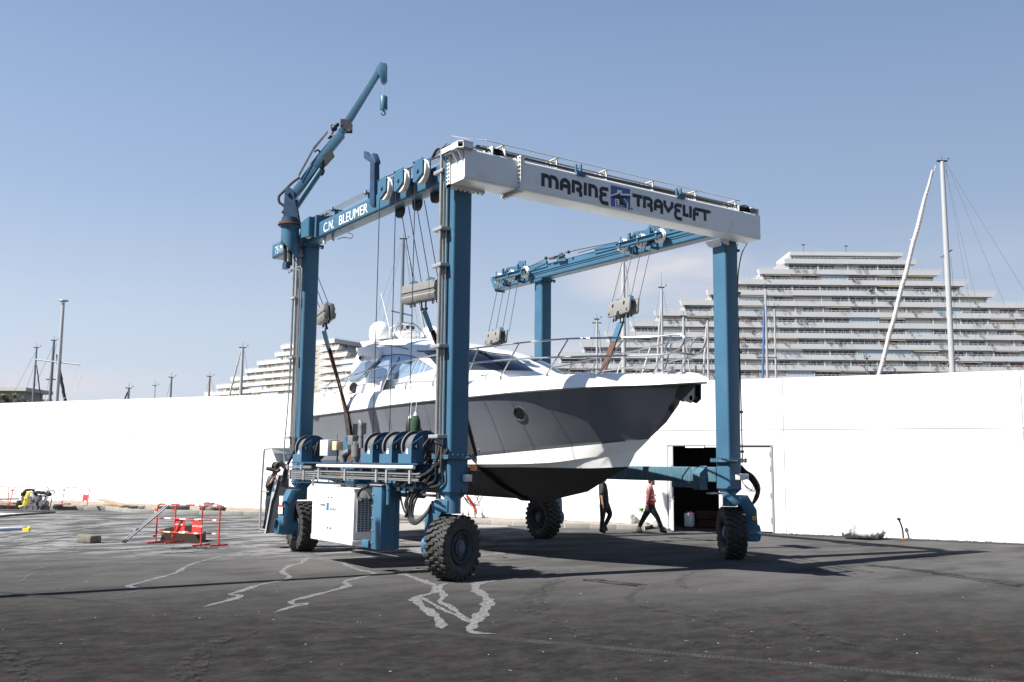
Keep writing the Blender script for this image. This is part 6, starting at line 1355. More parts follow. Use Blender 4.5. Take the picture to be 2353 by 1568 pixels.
for u, v0, v1 in ((3213, 980, 1005), (3384, 985, 1004)):
    a, b = AD(u / 1.7407, v1 / 1.7407, DB + 3), AD(u / 1.7407, v0 / 1.7407, DB + 3); mb.cyl(a - Z3 * .5, b, .06, n=6); mb.obox(b, RH * .5, FH * .1, Z3 * .12)
mb.build('roof_aerial', M['darkmetal'], rb)
# left block, seen on its corner
DL = 388.0; cl = AD(759.5, 1063, DL); cl.z = 0; aL, aR = math.radians(48.5), math.radians(34)
dL = FH * math.cos(aL) - RH * math.sin(aL); dR = FH * math.cos(aR) + RH * math.sin(aR); nL = Vector((dL.y, -dL.x, 0)); nL = nL if nL.dot(FH) < 0 else -nL; nR = Vector((dR.y, -dR.x, 0)); nR = nR if nR.dot(FH) < 0 else -nR
def onpl(u, v, n):
    d = ray(u, v); return CAM + d * ((cl - CAM).dot(n) / d.dot(n))
lb_ = empty('apartment_building', cl, 'smaller stepped cream apartment block seen between the far left post and the stern', 'apartment block', 'stepped apartment blocks')
C9 = lambda p: gcrop(p, 800, 1300, 3.62)
ztop = onpl(*C9([(1890, 205)])[0], nL).z
lefts = [1170, 1080, 820, 650, 440, 238, 62, -120]; rights = [0, -6, -16, -26, -30, -34, -38, -42]
fl2 = []; fr2 = []
for i, lx in enumerate(lefts):
    zt = ztop - 2.92 * i * 1.03; ly = [300, 395, 510, 632, 745, 850, 960, 1070][i]; p = onpl(*C9([(lx, ly)])[0], nL); xl = (p - cl).dot(-dL)
    fl2.append((xl, -rights[i] if False else abs(rights[i]) * .55, zt - 1.75, zt - .05)); fr2.append((-.0 - abs(rights[i]) * .0, 34 + abs(rights[i]), zt - 1.75, zt - .05))
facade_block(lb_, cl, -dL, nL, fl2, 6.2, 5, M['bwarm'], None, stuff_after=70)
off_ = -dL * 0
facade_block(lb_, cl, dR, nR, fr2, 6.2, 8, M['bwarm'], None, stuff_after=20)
# villa and trees at the far left edge
vl = empty('villa', AD(10, 925, 150), 'pale flat roofed villa peeping over the wall at the far left edge', 'villa'); mb = MB(); v0 = AD(-60, 1063, 150); v0.z = 0
def vb(mb, u0, u1, va, vb_, d0, d1):
    a, b = AD(u0, va, 150), AD(u1, va, 150); z1, z0 = AD(0, va, 150).z, AD(0, vb_, 150).z; c = (a + b) / 2; c.z = (z0 + z1) / 2; mb.obox(c + FH * (d0 + d1) / 2, RH * (b - a).length / 2, FH * (d1 - d0) / 2, Z3 * (z1 - z0) / 2)
vb(mb, -80, 60, 890, 898, 0, 9); mb.build('roof', M['bwarm'], vl, smooth=False); mb = MB(); vb(mb, -80, 42, 898, 1100, 1.5, 8); mb.build('wall', M['bshade'], vl, smooth=False)
def tree(u, v_c, D, r, label, lm='leaf2', n=900, sc=(1.2, 1.2, .8)):
    c = AD(u, v_c, D); t = empty('tree', (c.x, c.y, 0), label, 'tree', 'trees beyond the white wall'); mb = MB(); mb.tube([(c.x, c.y, 0), (c.x + .1, c.y, c.z * .6), (c.x, c.y, c.z)], [.22, .16, .06], 8)
    for k in range(5): a = k * 1.26; mb.tube([(c.x, c.y, c.z * .75), (c.x + r * .6 * math.cos(a), c.y + r * .6 * math.sin(a), c.z + r * .2)], [.08, .03], 6)
    mb.build('trunk', M['rust'], t); mb = MB(); rnd = random.Random(int(u))
    for k in range(9):
        q = c + Vector((rnd.uniform(-1, 1) * r * sc[0], rnd.uniform(-1, 1) * r * sc[1], rnd.uniform(-.7, .8) * r * sc[2])); leafblob(mb, q, r * .55, n // 9, 0, rnd, .8)
    mb.build('crown', M[lm], t, smooth=False, recalc=False)
tree(14, 917, 120, .9, 'round olive tree just above the wall at the far left edge'); tree(48, 921, 118, .6, 'small olive shrub top right of the villa at the left edge')
tree(108, 924, 130, .55, 'low green treetop just over the wall between the first two masts on the left', 'leaf1', 400)

# ------------------------------------------------------------ sailing yacht masts beyond the building
M['mastw'] = mat('mast_white', (.42, .42, .42), .3, .2); M['mastg'] = mat('mast_grey', (.20, .22, .24), .35, .5); M['mastb'] = mat('mast_brown', (.24, .16, .09), .5); M['sailw'] = mat('furled_sail_white', (.40, .385, .37), .8, bump=.8, bs=3, stretch=(1, 1, 4), bdist=.05); M['saild'] = mat('furled_sail_dark', (.02, .025, .04), .8); M['sailb'] = mat('furled_sail_blue', (.05, .12, .28), .8); M['stay'] = mat('stay_wire', (.20, .21, .23), .4, .5)
def mast(u, vt, D, wpx, m, label, furl=None, spread=(), stays=(), top=True, yard=None, vane=True):
    b = AD(u, 930, D); t = AD(u, vt, D); t = Vector((b.x, b.y, AD(u, vt, D).z)); sc = D / FP; r = wpx * sc / 2 * .88
    # the pixel column of the base fixes the foot; the mast itself is plumb
    root = empty('sailboat_mast', (b.x, b.y, 0), label, 'mast', 'masts of sailing boats beyond the white building')
    mb = MB(); mb.lathe((b.x, b.y, -.8), Z3, [(0, r * 1.15), (t.z * .7 + .8, r * 1.1), (t.z + .8, r * .85)], 12); mb.build('mast', m, root)
    P = lambda du, v: Vector((b.x, b.y, 0)) + RH * (du * sc) + Z3 * AD(u, v, D).z
    if top:
        mb = MB(); mb.obox(t + Z3 * .03, RH * (r * 2.0), FH * .06, Z3 * .03)
        if vane: mb.cyl(t, t + Z3 * 9 * sc + Z3 * .1, .012, n=6); mb.cyl(t + RH * r * 1.8, t + RH * (r * 1.8 + 5 * sc) + Z3 * .12, .01, n=6); mb.obox(t + RH * (r * 1.8 + 5 * sc) + Z3 * .16, RH * 2.2 * sc, FH * .01, Z3 * .02); mb.sphere(t - RH * (r + 4 * sc) + Z3 * .05, 1.3 * sc, 8, 6)
        mb.build('masthead_fitting', M['darkmetal'], root)
    if furl:
        for (du0, v0, du1, v1, wp, mm) in furl:
            a, c = P(du0, v0), P(du1, v1); mb = MB(); ln_ = [a.lerp(c, i / 14) + RH * math.sin(i * 2.1) * wp * sc * .10 for i in range(15)]; mb.tube(ln_, [wp * sc * .5 * (.5 + .55 * min(1, i / 3) + .05 * (i % 2)) for i in range(15)], 9); mb.build('furled_sail', M[mm], root)
    for v, l, rr in spread:
        mb = MB(); mb.cyl(P(-l, v - rr), P(0, v), .035 * D / 45, n=6); mb.cyl(P(0, v), P(l, v + rr), .035 * D / 45, n=6); mb.build('spreader', M['mastg'], root)
    if stays:
        mb = MB()
        for du0, v0, du1, v1 in stays: mb.cyl(P(du0, v0), P(du1, v1), .007 * D / 45, n=5)
        mb.build('stay', M['stay'], root)
    if yard:
        mb = MB()
        for (du0, v0, du1, v1, wp) in yard: mb.cyl(P(du0, v0), P(du1, v1), wp * sc / 2, n=10)
        mb.build('yard', m, root)
    return root
mast(75, 800, 72, 5, M['mastg'], 'grey mast, leftmost over the wall, with thin dark furled sail', [(3, 840, 19, 925, 2.6, 'saild')], stays=((0, 805, -55, 925), (0, 830, -25, 925)))
mast(114, 783, 74, 7, M['mastg'], 'grey mast with a thick black furled sail, left of the white signal mast', [(8, 815, 36, 925, 6.5, 'saild')], [(872, 12, 0)], ((0, 790, -50, 925), (6, 790, -12, 925)))
r_ = mast(129.5, 696, 70, 9, M['mastw'], 'white signal mast with a flat cap and a long white cross yard', None, top=False, yard=[(-56, 827, 48, 838, 3.2)], stays=())
q_ = AD(129.5, 930, 70); zt_ = AD(129.5, 693, 70).z; mb = MB(); mb.lathe((q_.x, q_.y, zt_ - .05), Z3, [(0, .12), (.08, .36), (.14, .34), (.18, 0)], 20); mb.build('mast_cap', M['mastw'], r_)
mb = MB(); sc_ = 70 / FP; mb.tube(smooth_path([q_ * 1 + RH * (46 * sc_) + Z3 * (AD(130, 839, 70).z - q_.z), q_ + RH * (50 * sc_) + Z3 * (AD(130, 870, 70).z - q_.z), q_ + RH * (38 * sc_) + Z3 * (AD(130, 900, 70).z - q_.z), q_ + RH * (14 * sc_) + Z3 * (AD(130, 918, 70).z - q_.z)]), .012, 6); mb.build('flag_halyard', M['label'], r_)
mast(294, 893, 72, 6, M['mastg'], 'short grey masthead just above the wall, third group from the left', [(-2, 900, -9, 920, 3, 'saild')])
mast(354, 887, 85, 3, M['mastw'], 'thin short white masthead between two grey mastheads on the left')
mast(391, 868, 80, 5, M['mastg'], 'grey masthead right of the thin white one on the left', None, stays=((0, 872, -10, 915),))
mast(479, 866, 80, 5, M['mastb'], 'brown wooden masthead left of the cream apartment block', None, stays=((2, 870, 17, 915), (-1, 870, -8, 915)))
mast(552, 800, 66, 8, M['mastw'], 'white mast with white furled sail before the cream apartment block', [(-4, 806, -26, 910, 3.6, 'sailw')], [(893, 18, -2)], ((4, 806, 25, 912),))
mast(918, 550, 58, 9.5, M['mastg'], 'tall grey mast rising behind the radar arch of the yacht', [(10, 575, 62, 790, 4.5, 'sailw')], [(720, 24, 5)], ((-6, 560, -80, 800), (6, 560, 34, 800), (3, 560, 48, 800), (-6, 575, -55, 800)))
mast(1434, 600, 48, 11, M['mastw'], 'thick white mast behind the right pulley block over the bow', None, [], ((6, 610, 40, 860), (-4, 620, -60, 860), (9, 620, 14, 860)))
mast(1372, 735, 55, 6, M['mastw'], 'white mast with a radar bracket, left of the thick white mast', [(4, 760, 12, 860, 3, 'mastw')], [(742, 11, 0)], ((2, 745, 24, 860), (-3, 745, -22, 860)))
mast(1523, 662, 55, 7, M['mastw'], 'white mast with tall aerial behind the front half of the bow rail', [(-1, 690, -14, 862, 5, 'mastw')], [], ((4, 670, 34, 862), (-4, 670, -40, 862), (0, 625, 0, 665)))
mast(1573, 728, 52, 7, M['mastw'], 'white mast right behind the bow pulpit hoops', [(0, 740, 14, 862, 3, 'sailw')], [], ((3, 732, 20, 862), (-3, 732, -26, 862)))
mast(1629, 735, 50, 6, M['mastw'], 'white mast hard left of the right front post', [(-2, 742, -12, 868, 5, 'sailw')], [], ((3, 738, 10, 868),))
mast(1600, 840, 50, 6, M['mastg'], 'stubby grey pole just above the wall behind the yacht tip', None, top=False)
mast(1765, 663, 50, 6.5, M['mastw'], 'white mast with a blue furled sail just right of the right front post', [(-3, 700, -11, 870, 5, 'sailb')], [(822, 24, 0)], ((4, 670, 26, 870), (-3, 670, -24, 870)))
mast(1785, 708, 52, 5, M['mastw'], 'thinner white mast beside the one with blue furled sail', None, [(752, 6, -3)], ((2, 712, 10, 870), (-2, 712, -16, 870)))
mast(1996, 826, 48, 2.5, M['mastg'], 'small dark aerial pole peeping over the wall left of the tall right mast', None, top=True)
mast(2192, 372, 46, 13.5, M['mastw'], 'tallest white mast at the right with a long slanting white furled sail', [(-24, 392, -172, 872, 9.5, 'sailw')], [(583, 14, -9), (832, 16, -10)], ((9, 376, 230, 760), (-16, 380, -178, 872), (8, 380, 70, 872), (8, 390, 96, 872), (-9, 590, -14, 870), (10, 590, 18, 870), (11, 376, 130, 700), (-7, 340, -7, 372)))
# ============================================================ PEOPLE
M['jean'] = mat('dark_trousers', (.012, .013, .017), .8, var=.2, vs=8); M['shirt'] = mat('charcoal_shirt', (.030, .031, .033), .85, var=.25, vs=7, bump=.5, bs=9, bdist=.03); M['boot'] = mat('boot_brown', (.06, .05, .042), .8); M['bootd'] = mat('boot_dark', (.02, .02, .021), .7)
M['vest'] = mat('hi_vis_red', (.78, .035, .03), .65, var=.08, vs=5, bump=.4, bs=8, bdist=.02); M['reflect'] = mat('reflective_band', (.50, .50, .52), .4, .2); M['pink'] = mat('pink_shirt', (.13, .065, .06), .8); M['hair'] = mat('dark_hair', (.02, .014, .010), .6); M['glove'] = mat('glove_green', (.12, .32, .05), .7); M['jacket'] = mat('black_jacket', (.018, .019, .022), .55, bump=.6, bs=7, bdist=.03)
def skin(name, chains, m, parent, root=0, sub=2, k=1.22):
    org = Vector((0, 0, 0)); p = parent
    while p is not None: org += p.location; p = p.parent
    vs, es, rs, idx = [], [], [], {}
    for ch in chains:
        prev = None
        for key, co, r in ch:
            if key in idx: i = idx[key]
            else: i = len(vs); idx[key] = i; vs.append(Vector(co) - org); rs.append(r)
            if prev is not None and prev != i: es.append((prev, i))
            prev = i
    me = bpy.data.meshes.new(name); me.from_pydata(vs, es, []); me.materials.append(m); o = bpy.data.objects.new(name, me); COL.objects.link(o); o.parent = parent
    md = o.modifiers.new('skin', 'SKIN'); md.use_smooth_shade = True
    for i, r in enumerate(rs): d = me.skin_vertices[0].data[i]; r = r if isinstance(r, tuple) else (r, r); d.radius = (r[0] * k, r[1] * k); d.use_root = (i == root)
    s = o.modifiers.new('sub', 'SUBSURF'); s.levels = sub; s.render_levels = sub
    return o
def person(label, P, J, top, bottom, boots, extra, clothes):
    # J: joint -> (pixel u, v, depth offset); P: ground point
    W = lambda k: AV(J[k][0], J[k][1], P) + FH * J[k][2]
    root = empty('person', P, label, 'person')
    w = {k: W(k) for k in J}
    def mid(a, b, t=.5): return w[a].lerp(w[b], t)
    chest = mid('neck', 'pelvis', .30); waist = mid('neck', 'pelvis', .72)
    B = [[('pelvis', w['pelvis'], (.115, .095)), ('waist', waist, (.10, .085)), ('chest', chest, (.135, .095)), ('neck', w['neck'], .055), ('headb', w['neck'].lerp(w['head'], .55), .062), ('head', w['head'], (.078, .092)), ('crown', w['head'] + (w['head'] - w['neck']).normalized() * .07, .070)]]
    for s in 'nf':
        B.append([('chest', chest, 0), ('sh' + s, w['sh' + s], .052), ('el' + s, w['el' + s], .040), ('wr' + s, w['wr' + s], .027), ('pa' + s, w['ha' + s], .034)])
        B.append([('pelvis', w['pelvis'], 0), ('hip' + s, w['hip' + s], .085), ('kn' + s, w['kn' + s], .056), ('an' + s, w['an' + s], .036), ('to' + s, w['to' + s], .035)])
    body = skin('body', B, M['skin'], root)
    fwd = (w['ton'] - w['ann']); fwd.z = 0; fwd = fwd.normalized() if fwd.length > .01 else RH
    # face: nose, brow, mouth, ear
    mb = MB(); h = w['head']; mb.sphere(h + fwd * .10 - Z3 * .005, .018, 8, 6, (1, 1, 1.3)); mb.sphere(h + fwd * .088 - Z3 * .05, .016, 8, 6, (1, 1.4, .6)); mb.sphere(h - FH * .078, .024, 8, 6, (1, .4, 1.4)); mb.sphere(h + FH * .078, .024, 8, 6, (1, .4, 1.4)); mb.sphere(h + fwd * .06 - Z3 * .085, .04, 8, 6); mb.build('face', M['skin'], root)
    for s in 'nf':     # five fingers and a thumb side
        d = (w['ha' + s] - w['wr' + s]).normalized(); sd = d.cross(FH).normalized(); mb = MB()
        for k in range(4):
            a = w['ha' + s] + d * .025 + FH * (.027 - .018 * k) ; ln_ = (.052, .060, .056, .044)[k]; mb.tube([a, a + d * ln_ * .5 + sd * .004, a + d * ln_ + sd * .016], [.0095, .0085, .007], 7)
        a = w['ha' + s] - d * .02 + FH * (.03 if s == 'f' else -.03); mb.tube([a, a + d * .03 + sd * .02, a + d * .055 + sd * .025], [.011, .009, .008], 7); mb.build('fingers', M['skin'], root)
    for kind, m in clothes:
        if kind == 'trousers': skin('trousers', [[('w', waist - Z3 * .02, (.118, .10)), ('p', w['pelvis'], (.132, .112))]] + [[('p', w['pelvis'], 0), ('h' + s, w['hip' + s], .098), ('m' + s, w['hip' + s].lerp(w['kn' + s], .5), .080), ('k' + s, w['kn' + s], .064), ('c' + s, w['kn' + s].lerp(w['an' + s], .4), .056), ('a' + s, w['kn' + s].lerp(w['an' + s], .97), .047)] for s in 'nf'], m, root, 0, 1, 1.38)
        if kind in ('shirt', 'vest', 'jacket', 'sleeve'):
            body_r = (.150, .118) if kind != 'sleeve' else (.13, .10); e_ = {'shirt': .75, 'vest': .0, 'jacket': .97, 'sleeve': .95}[kind]
            ch = [[('p', w['pelvis'] + Z3 * (-.05 if kind != 'sleeve' else .12), (.150, .120) if kind != 'sleeve' else (.11, .09)), ('w', waist, (.135, .112) if kind != 'sleeve' else (.115, .09)), ('c', chest, body_r), ('n', w['neck'] - Z3 * .02, .085 if kind != 'sleeve' else .065)]]
            for s in 'nf':
                c2 = [('c', chest, 0), ('s' + s, w['sh' + s], .078 if kind != 'sleeve' else .062)]
                if e_: c2.append(('e' + s, w['el' + s], .058 if kind != 'sleeve' else .048)); 
                if e_ >= .9: c2.append(('r' + s, w['el' + s].lerp(w['wr' + s], .95), .044 if kind != 'sleeve' else .036))
                ch.append(c2)
            skin(kind if kind != 'sleeve' else 'shirt', ch, m, root, 0, 1, 1.48)
    mb = MB(); mb.sphere(h + Z3 * .045 - fwd * .018, .095, 16, 10, (1, 1, .85)); mb.sphere(h - fwd * .05 + Z3 * .0, .08, 12, 8, (1, 1, 1.15)); mb.build('hair', M['hair'], root)
    for s in 'nf':
        a, t = w['an' + s], w['to' + s]; d = (t - a); dn = Vector((d.x, d.y, 0)).normalized(); heel = a - dn * .05 - Z3 * (a.z - t.z) * .9
        skin('boot', [[('a', a + Z3 * .10, .056), ('b', a, .060), ('h', heel + Z3 * .0, .046)], [('b', a, 0), ('m', a.lerp(t, .6), .050), ('t', t, .040)]], boots, root, 0, 1)
    return root, w
C10 = lambda x, y: ((2300 + x / 4.48) / 1.7407, (1850 + y / 4.48) / 1.7407)
def JJ(d): return {k: (*C10(a, b), z) for k, (a, b, z) in d.items()}
Pp = AZ(*C10(1370, 1285))
root, w_ = person('person in a red high visibility vest striding to the open door, carrying green gloves', Pp, JJ(dict(head=(1378, 345, 0), neck=(1352, 415, 0), pelvis=(1355, 790, 0), shn=(1318, 468, -.15), eln=(1308, 630, -.20), wrn=(1262, 765, -.20), han=(1243, 800, -.20), shf=(1345, 468, .15), elf=(1395, 610, .20), wrf=(1448, 695, .20), haf=(1470, 722, .20),
       hipn=(1365, 830, -.07), knn=(1478, 990, -.07), ann=(1545, 1195, -.07), ton=(1645, 1262, -.07), hipf=(1340, 830, .07), knf=(1228, 1010, .07), anf=(1140, 1195, .07), tof=(1215, 1268, .07))),
       None, None, M['boot'], None, [('trousers', M['jean']), ('sleeve', M['pink']), ('vest', M['vest'])])
wst = w_['neck'].lerp(w_['pelvis'], .55)
mb = MB()
for f_ in (.46, .66):
    c_ = w_['neck'].lerp(w_['pelvis'], f_); n = 28; rows = []
    for dz in (-.028, .028): rows.append([c_ + RH * (.178 * math.cos(2 * math.pi * i / n)) + FH * (.215 * math.sin(2 * math.pi * i / n)) + Z3 * dz for i in range(n)])
    mb.grid(rows, 0, True)
mb.build('reflective_band', M['reflect'], root, solid=.004)
g0 = w_['han']; mb = MB(); gl_o = g0 - RH * .10 - Z3 * .06
mb.sphere(gl_o, .06, 12, 8, (1.1, .5, .8))
for k in range(5): a = math.radians(160 + 32 * k); mb.tube([gl_o + (RH * math.cos(a) + Z3 * math.sin(a)) * .04, gl_o + (RH * math.cos(a) + Z3 * math.sin(a)) * (.16 - .015 * abs(k - 1))], [.018, .014], 8)
tag(mb.build('work_gloves', M['glove']), 'green and black work gloves held by the person in the red vest', 'gloves')
Pq = AZ(*C10(500, 1280))
person('person in a charcoal shirt and black jeans walking right, head hidden by the hull', Pq, JJ(dict(head=(505, 275, 0), neck=(505, 370, 0), pelvis=(530, 770, 0), shn=(465, 430, -.17), eln=(468, 600, -.22), wrn=(483, 725, -.22), han=(487, 765, -.22), shf=(520, 430, .17), elf=(555, 600, .2), wrf=(565, 720, .2), haf=(570, 755, .2),
       hipn=(500, 820, -.08), knn=(490, 985, -.08), ann=(468, 1190, -.08), ton=(545, 1262, -.08), hipf=(575, 810, .08), knf=(640, 935, .08), anf=(530, 1150, .08), tof=(580, 1235, .08))),
       None, None, M['bootd'], None, [('trousers', M['jean']), ('shirt', M['shirt'])])
C11 = lambda x, y: ((980 + x / 3.135) / 1.7407, (1750 + y / 3.135) / 1.7407)
Pr = Vector((-1.12, 8.75, .28))
def J3(d): return {k: (*C11(a, b), z) for k, (a, b, z) in d.items()}
person('person in a black jacket standing at the control stand behind the grey console', Pr, J3(dict(head=(392, 365, 0), neck=(372, 450, 0), pelvis=(325, 760, 0), shn=(335, 515, -.12), eln=(308, 640, -.20), wrn=(352, 560, -.22), han=(380, 520, -.22), shf=(375, 515, .12), elf=(390, 620, .16), wrf=(430, 540, .16), haf=(440, 520, .16),
       hipn=(318, 790, -.08), knn=(300, 960, -.08), ann=(262, 1120, -.08), ton=(300, 1165, -.08), hipf=(330, 790, .08), knf=(320, 960, .08), anf=(300, 1120, .08), tof=(340, 1160, .08))),
       None, None, M['bootd'], None, [('trousers', M['jean']), ('jacket', M['jacket'])])

# ============================================================ YARD OBJECTS
M['redp'] = mat('barrier_red', (.52, .035, .028), .5, var=.1, vs=4, dirt=(.30, .10, .08), dscale=6, dlo=.6, dhi=.8); M['whitep'] = mat('barrier_white', (.75, .73, .70), .5)
def barrier(a, b, h, label, panels=(), top=None, word=None, feet=True, lean=Vector((0, 0, 0)), band=3, rr=.021, legs=(.0, .0)):
    a, b = Vector(a), Vector(b); d = (b - a).normalized(); L_ = (b - a).length; up = Z3 + lean; n = d.cross(up).normalized()
    o = empty('safety_barrier', (a + b) / 2, label, 'barrier', 'red and white work barriers'); P = lambda s, z: a + d * s + up * z
    rc = .12; path = [P(0, legs[0]), P(0, h - rc)] + [P(rc - rc * math.cos(t), h - rc + rc * math.sin(t)) for t in [k * math.pi / 10 for k in range(1, 5)]] + [P(rc, h), P(L_ - rc, h)] + [P(L_ - rc + rc * math.sin(t), h - rc + rc * math.cos(t)) for t in [k * math.pi / 10 for k in range(1, 5)]] + [P(L_, h - rc), P(L_, legs[1])]
    mb = MB(); mb.tube(path, rr, 8)
    for z in (h * .64, h * .30): mb.tube([P(0, z), P(L_, z)], rr * .8, 8)
    for z in (h * .85, h * .18): mb.obox(P(-.05, z), d * .05, n * .02, Z3 * .03)
    mb.build('frame', M['redp'], o)
    for z in (h, h * .64, h * .30):
        for k in range(band): s = L_ * (k + .75) / band; mb = MB(); mb.tube([P(max(rc, s - .12), z), P(min(L_ - rc, s + .10), z)], rr * (1.12 if z == h else .95), 8); mb.build('white_band', M['whitep'], o)
    for s0, s1 in panels:
        mb = MB(); mb.prism([P(s0 * L_, h * .30) - n * .012, P(s1 * L_, h * .30) - n * .012, P(s1 * L_, h * .645) - n * .012, P(s0 * L_, h * .645) - n * .012], n * .012); mb.build('panel', M['redp'], o, smooth=False)
        if word:
            q = P(s0 * L_ + .03, h * .46); nn = n if n.dot(FH) < 0 else -n; text_mesh('panel_lettering', word, .075, q + nn * .018, d if d.dot(RH) > 0 else -d, Z3, M['whitep'], o, sx=.9)
    if feet:
        for s in (0, L_):
            mb = MB(); mb.tube([P(s, .03) - FH * .0 + n * .32, P(s, .03) - n * .32], rr, 8); mb.build('foot', M['redp'], o)
    return o
B1 = lambda x, y: ((550 + x / 5.8825) / 1.7407, (1980 + y / 5.8825) / 1.7407)
def hgt(p, uv): return AV(*uv, p).z - p.z
pA0, pA1 = AZ(*B1(430, 1140)), AZ(*B1(1487, 1205)); pB0, pB1 = AZ(*B1(862, 1135)), AZ(*B1(1905, 1210))
hA = hgt(pA1, B1(1505, 250)); 
barrier(pA0, pA1, hA, 'nearer left red barrier round the brown box, with a panel at its right end', [(.79, .99)], word='OUTILLAGE')
barrier(pB0, pB1, hA * .99, 'right red barrier round the brown box, with a panel at its left end', [(.0, .22)], word='LANZONI')
B2 = lambda x, y: (x / 5.8825 / 1.7407, (1930 + y / 5.8825) / 1.7407)
def vz(u, v, z): return AZ(u, v, z)
q0, q1 = vz(*B2(1455, 545), .12), vz(*B2(2045, 575), .12)
barrier(q0, q1, hgt(q0, B2(1530, 118)), 'thin barrier leaning by the wall, with one red panel, right of the floor saws', [(.78, .97)], lean=WN * .12, feet=False, rr=.018)
q0, q1 = vz(*B2(180, 640), .0), vz(*B2(1000, 640), .0); barrier(q0, q1, hgt(q0, B2(310, 105)), 'red barrier standing behind the yellow floor saw', lean=RH * .22, feet=False, rr=.018)
q0, q1 = vz(*B2(-700, 545), .1), vz(*B2(183, 560), .1); barrier(q0, q1, hgt(q1, B2(205, 105)), 'red barrier cut off by the left edge of the photo', feet=False, rr=.018)
# brown open box behind the barriers
M['brown'] = mat('brown_sheet', (.050, .026, .014), .8, var=.25, vs=4); M['tan'] = mat('tan_sheet', (.20, .10, .03), .8, var=.2, vs=4)
bp = AZ(*B1(900, 1165)); bp = pB0 + (pB0 - CAM).normalized() * .35; bp.z = 0; bo = empty('skip_box', bp, 'brown open sheet box lying behind the two red barriers', 'box'); BV = lambda x, y: AV(*B1(x, y), bp)
mb = MB(); mb.prism([BV(615, 1175), BV(1425, 1140), BV(1425, 900), BV(1262, 712), BV(640, 790)], FH * .03); mb.build('front_panel', M['brown'], bo, smooth=False)
mb = MB(); mb.prism([BV(1425, 1140), BV(1425, 900), BV(1425, 900) + FH * .6, BV(1425, 1140) + FH * .6], RH * .03); mb.prism([BV(615, 1175), BV(640, 790), BV(640, 790) + FH * .6, BV(615, 1175) + FH * .6], RH * .03); mb.prism([BV(615, 1175) + FH * .6, BV(1425, 1140) + FH * .6, BV(1425, 930) + FH * .6, BV(640, 820) + FH * .6], FH * .03); mb.build('side_panel', M['brown'], bo, smooth=False)
mb = MB(); mb.prism([BV(510, 822), BV(635, 800), BV(625, 900), BV(570, 985)], FH * .02); mb.build('flap', M['tan'], bo, smooth=False); mb = MB(); mb.prism([BV(500, 1165), BV(530, 1080), BV(560, 990), BV(620, 900), BV(615, 1175)], FH * .02); mb.build('dark_open_side', M['dark'], bo, smooth=False)  # tan flap, and a flat dark sheet standing in for the dark open side
# aluminium straightedges leaning on the barrier
for k, (a, b) in enumerate((((1150, 640), (1570, 285)), ((1172, 643), (1590, 285)))):
    f = lambda x, y: ((x / 2.353) / 1.7407, (1900 + y / 2.353) / 1.7407); A_ = AZ(*f(*a)) + Z3 * .02; B_ = AV(*f(*b), pA0.lerp(pA1, .25)); mb = MB(); mb.cyl(A_, B_, .028, n=8); o = empty('aluminium_pole', A_, ['long aluminium pole leaning on the red barrier, the left of two', 'long aluminium pole leaning on the red barrier, the right of two'][k], 'pole', 'poles leaning on the barrier'); mb.build('tube', M['chrome'], o)
    mb = MB(); mb.cyl(A_, A_.lerp(B_, .07), .031, n=8); 
    if k == 0: mb.cyl(A_.lerp(B_, .32), A_.lerp(B_, .38), .034, n=8)
    mb.build('grip', M['black'], o)
# stone block
M['stone'] = mat('concrete_block', (.15, .135, .105), .9, var=.2, vs=6, bump=.6, bs=20, dirt=(.07, .07, .065), dscale=5, dlo=.5, dhi=.7)
f = lambda x, y: ((x / 2.353) / 1.7407, (1900 + y / 2.353) / 1.7407); sb = AZ(*f(845, 646)); mb = MB(); mb.T = Matrix.Translation(sb) @ Matrix.Rotation(math.radians(-8), 4, 'Z'); mb.box(-.02, .42, -.0, .52, 0, .30); mb.T = Matrix.Identity(4)
ax_ = (AZ(*f(712, 634)) - sb); bx_ = (AZ(*f(958, 640)) - sb); mb = MB(); mb.prism([sb, sb + bx_, sb + bx_ + ax_, sb + ax_], Z3 * hgt(sb, f(845, 572))); tag(mb.build('stone_block', M['stone'], bevel=.05), 'rough grey brown stone block lying alone on the left of the yard', 'stone block')
# site level and yellow tool on the left
mb = MB(); P0, P1 = AZ(*f(-40, 528)) + Z3 * .05, AZ(*f(215, 518)) + Z3 * .05; mb.cyl(P0, P1, .055, n=10); tl = mb.build('water_lance', mat('lance_blue_white', (.45, .52, .62), .4, var=.4, vs=6), None); tag(tl, 'blue and white lance lying on the wet yard at the left edge', 'lance')
mb = MB(); yc = AZ(*f(248, 540)) + Z3 * .07; mb.obox(yc, RH * .10, FH * .07, Z3 * .05); mb.sphere(yc + RH * .08 + Z3 * .05, .06, 10, 8); tag(mb.build('hand_tool', M['yellow']), 'yellow headed hand tool at the end of the blue lance', 'tool')
# long black hose on the ground
mb = MB(); mb.tube(smooth_path([AZ(*f(x, y)) + Z3 * .03 for x, y in ((-60, 404), (100, 388), (280, 378), (420, 366), (512, 357), (440, 350), (250, 343), (60, 340), (-60, 338))]), .045, 8); tag(mb.build('ground_hose', M['black']), 'black hose looped flat on the yard in front of the floor saws', 'hose')
slab('wet_film', [f(x, y) for x, y in ((-80, 358), (280, 366), (240, 378), (-80, 388))], mat('wet_film', (.42, .44, .47), .25), .012)
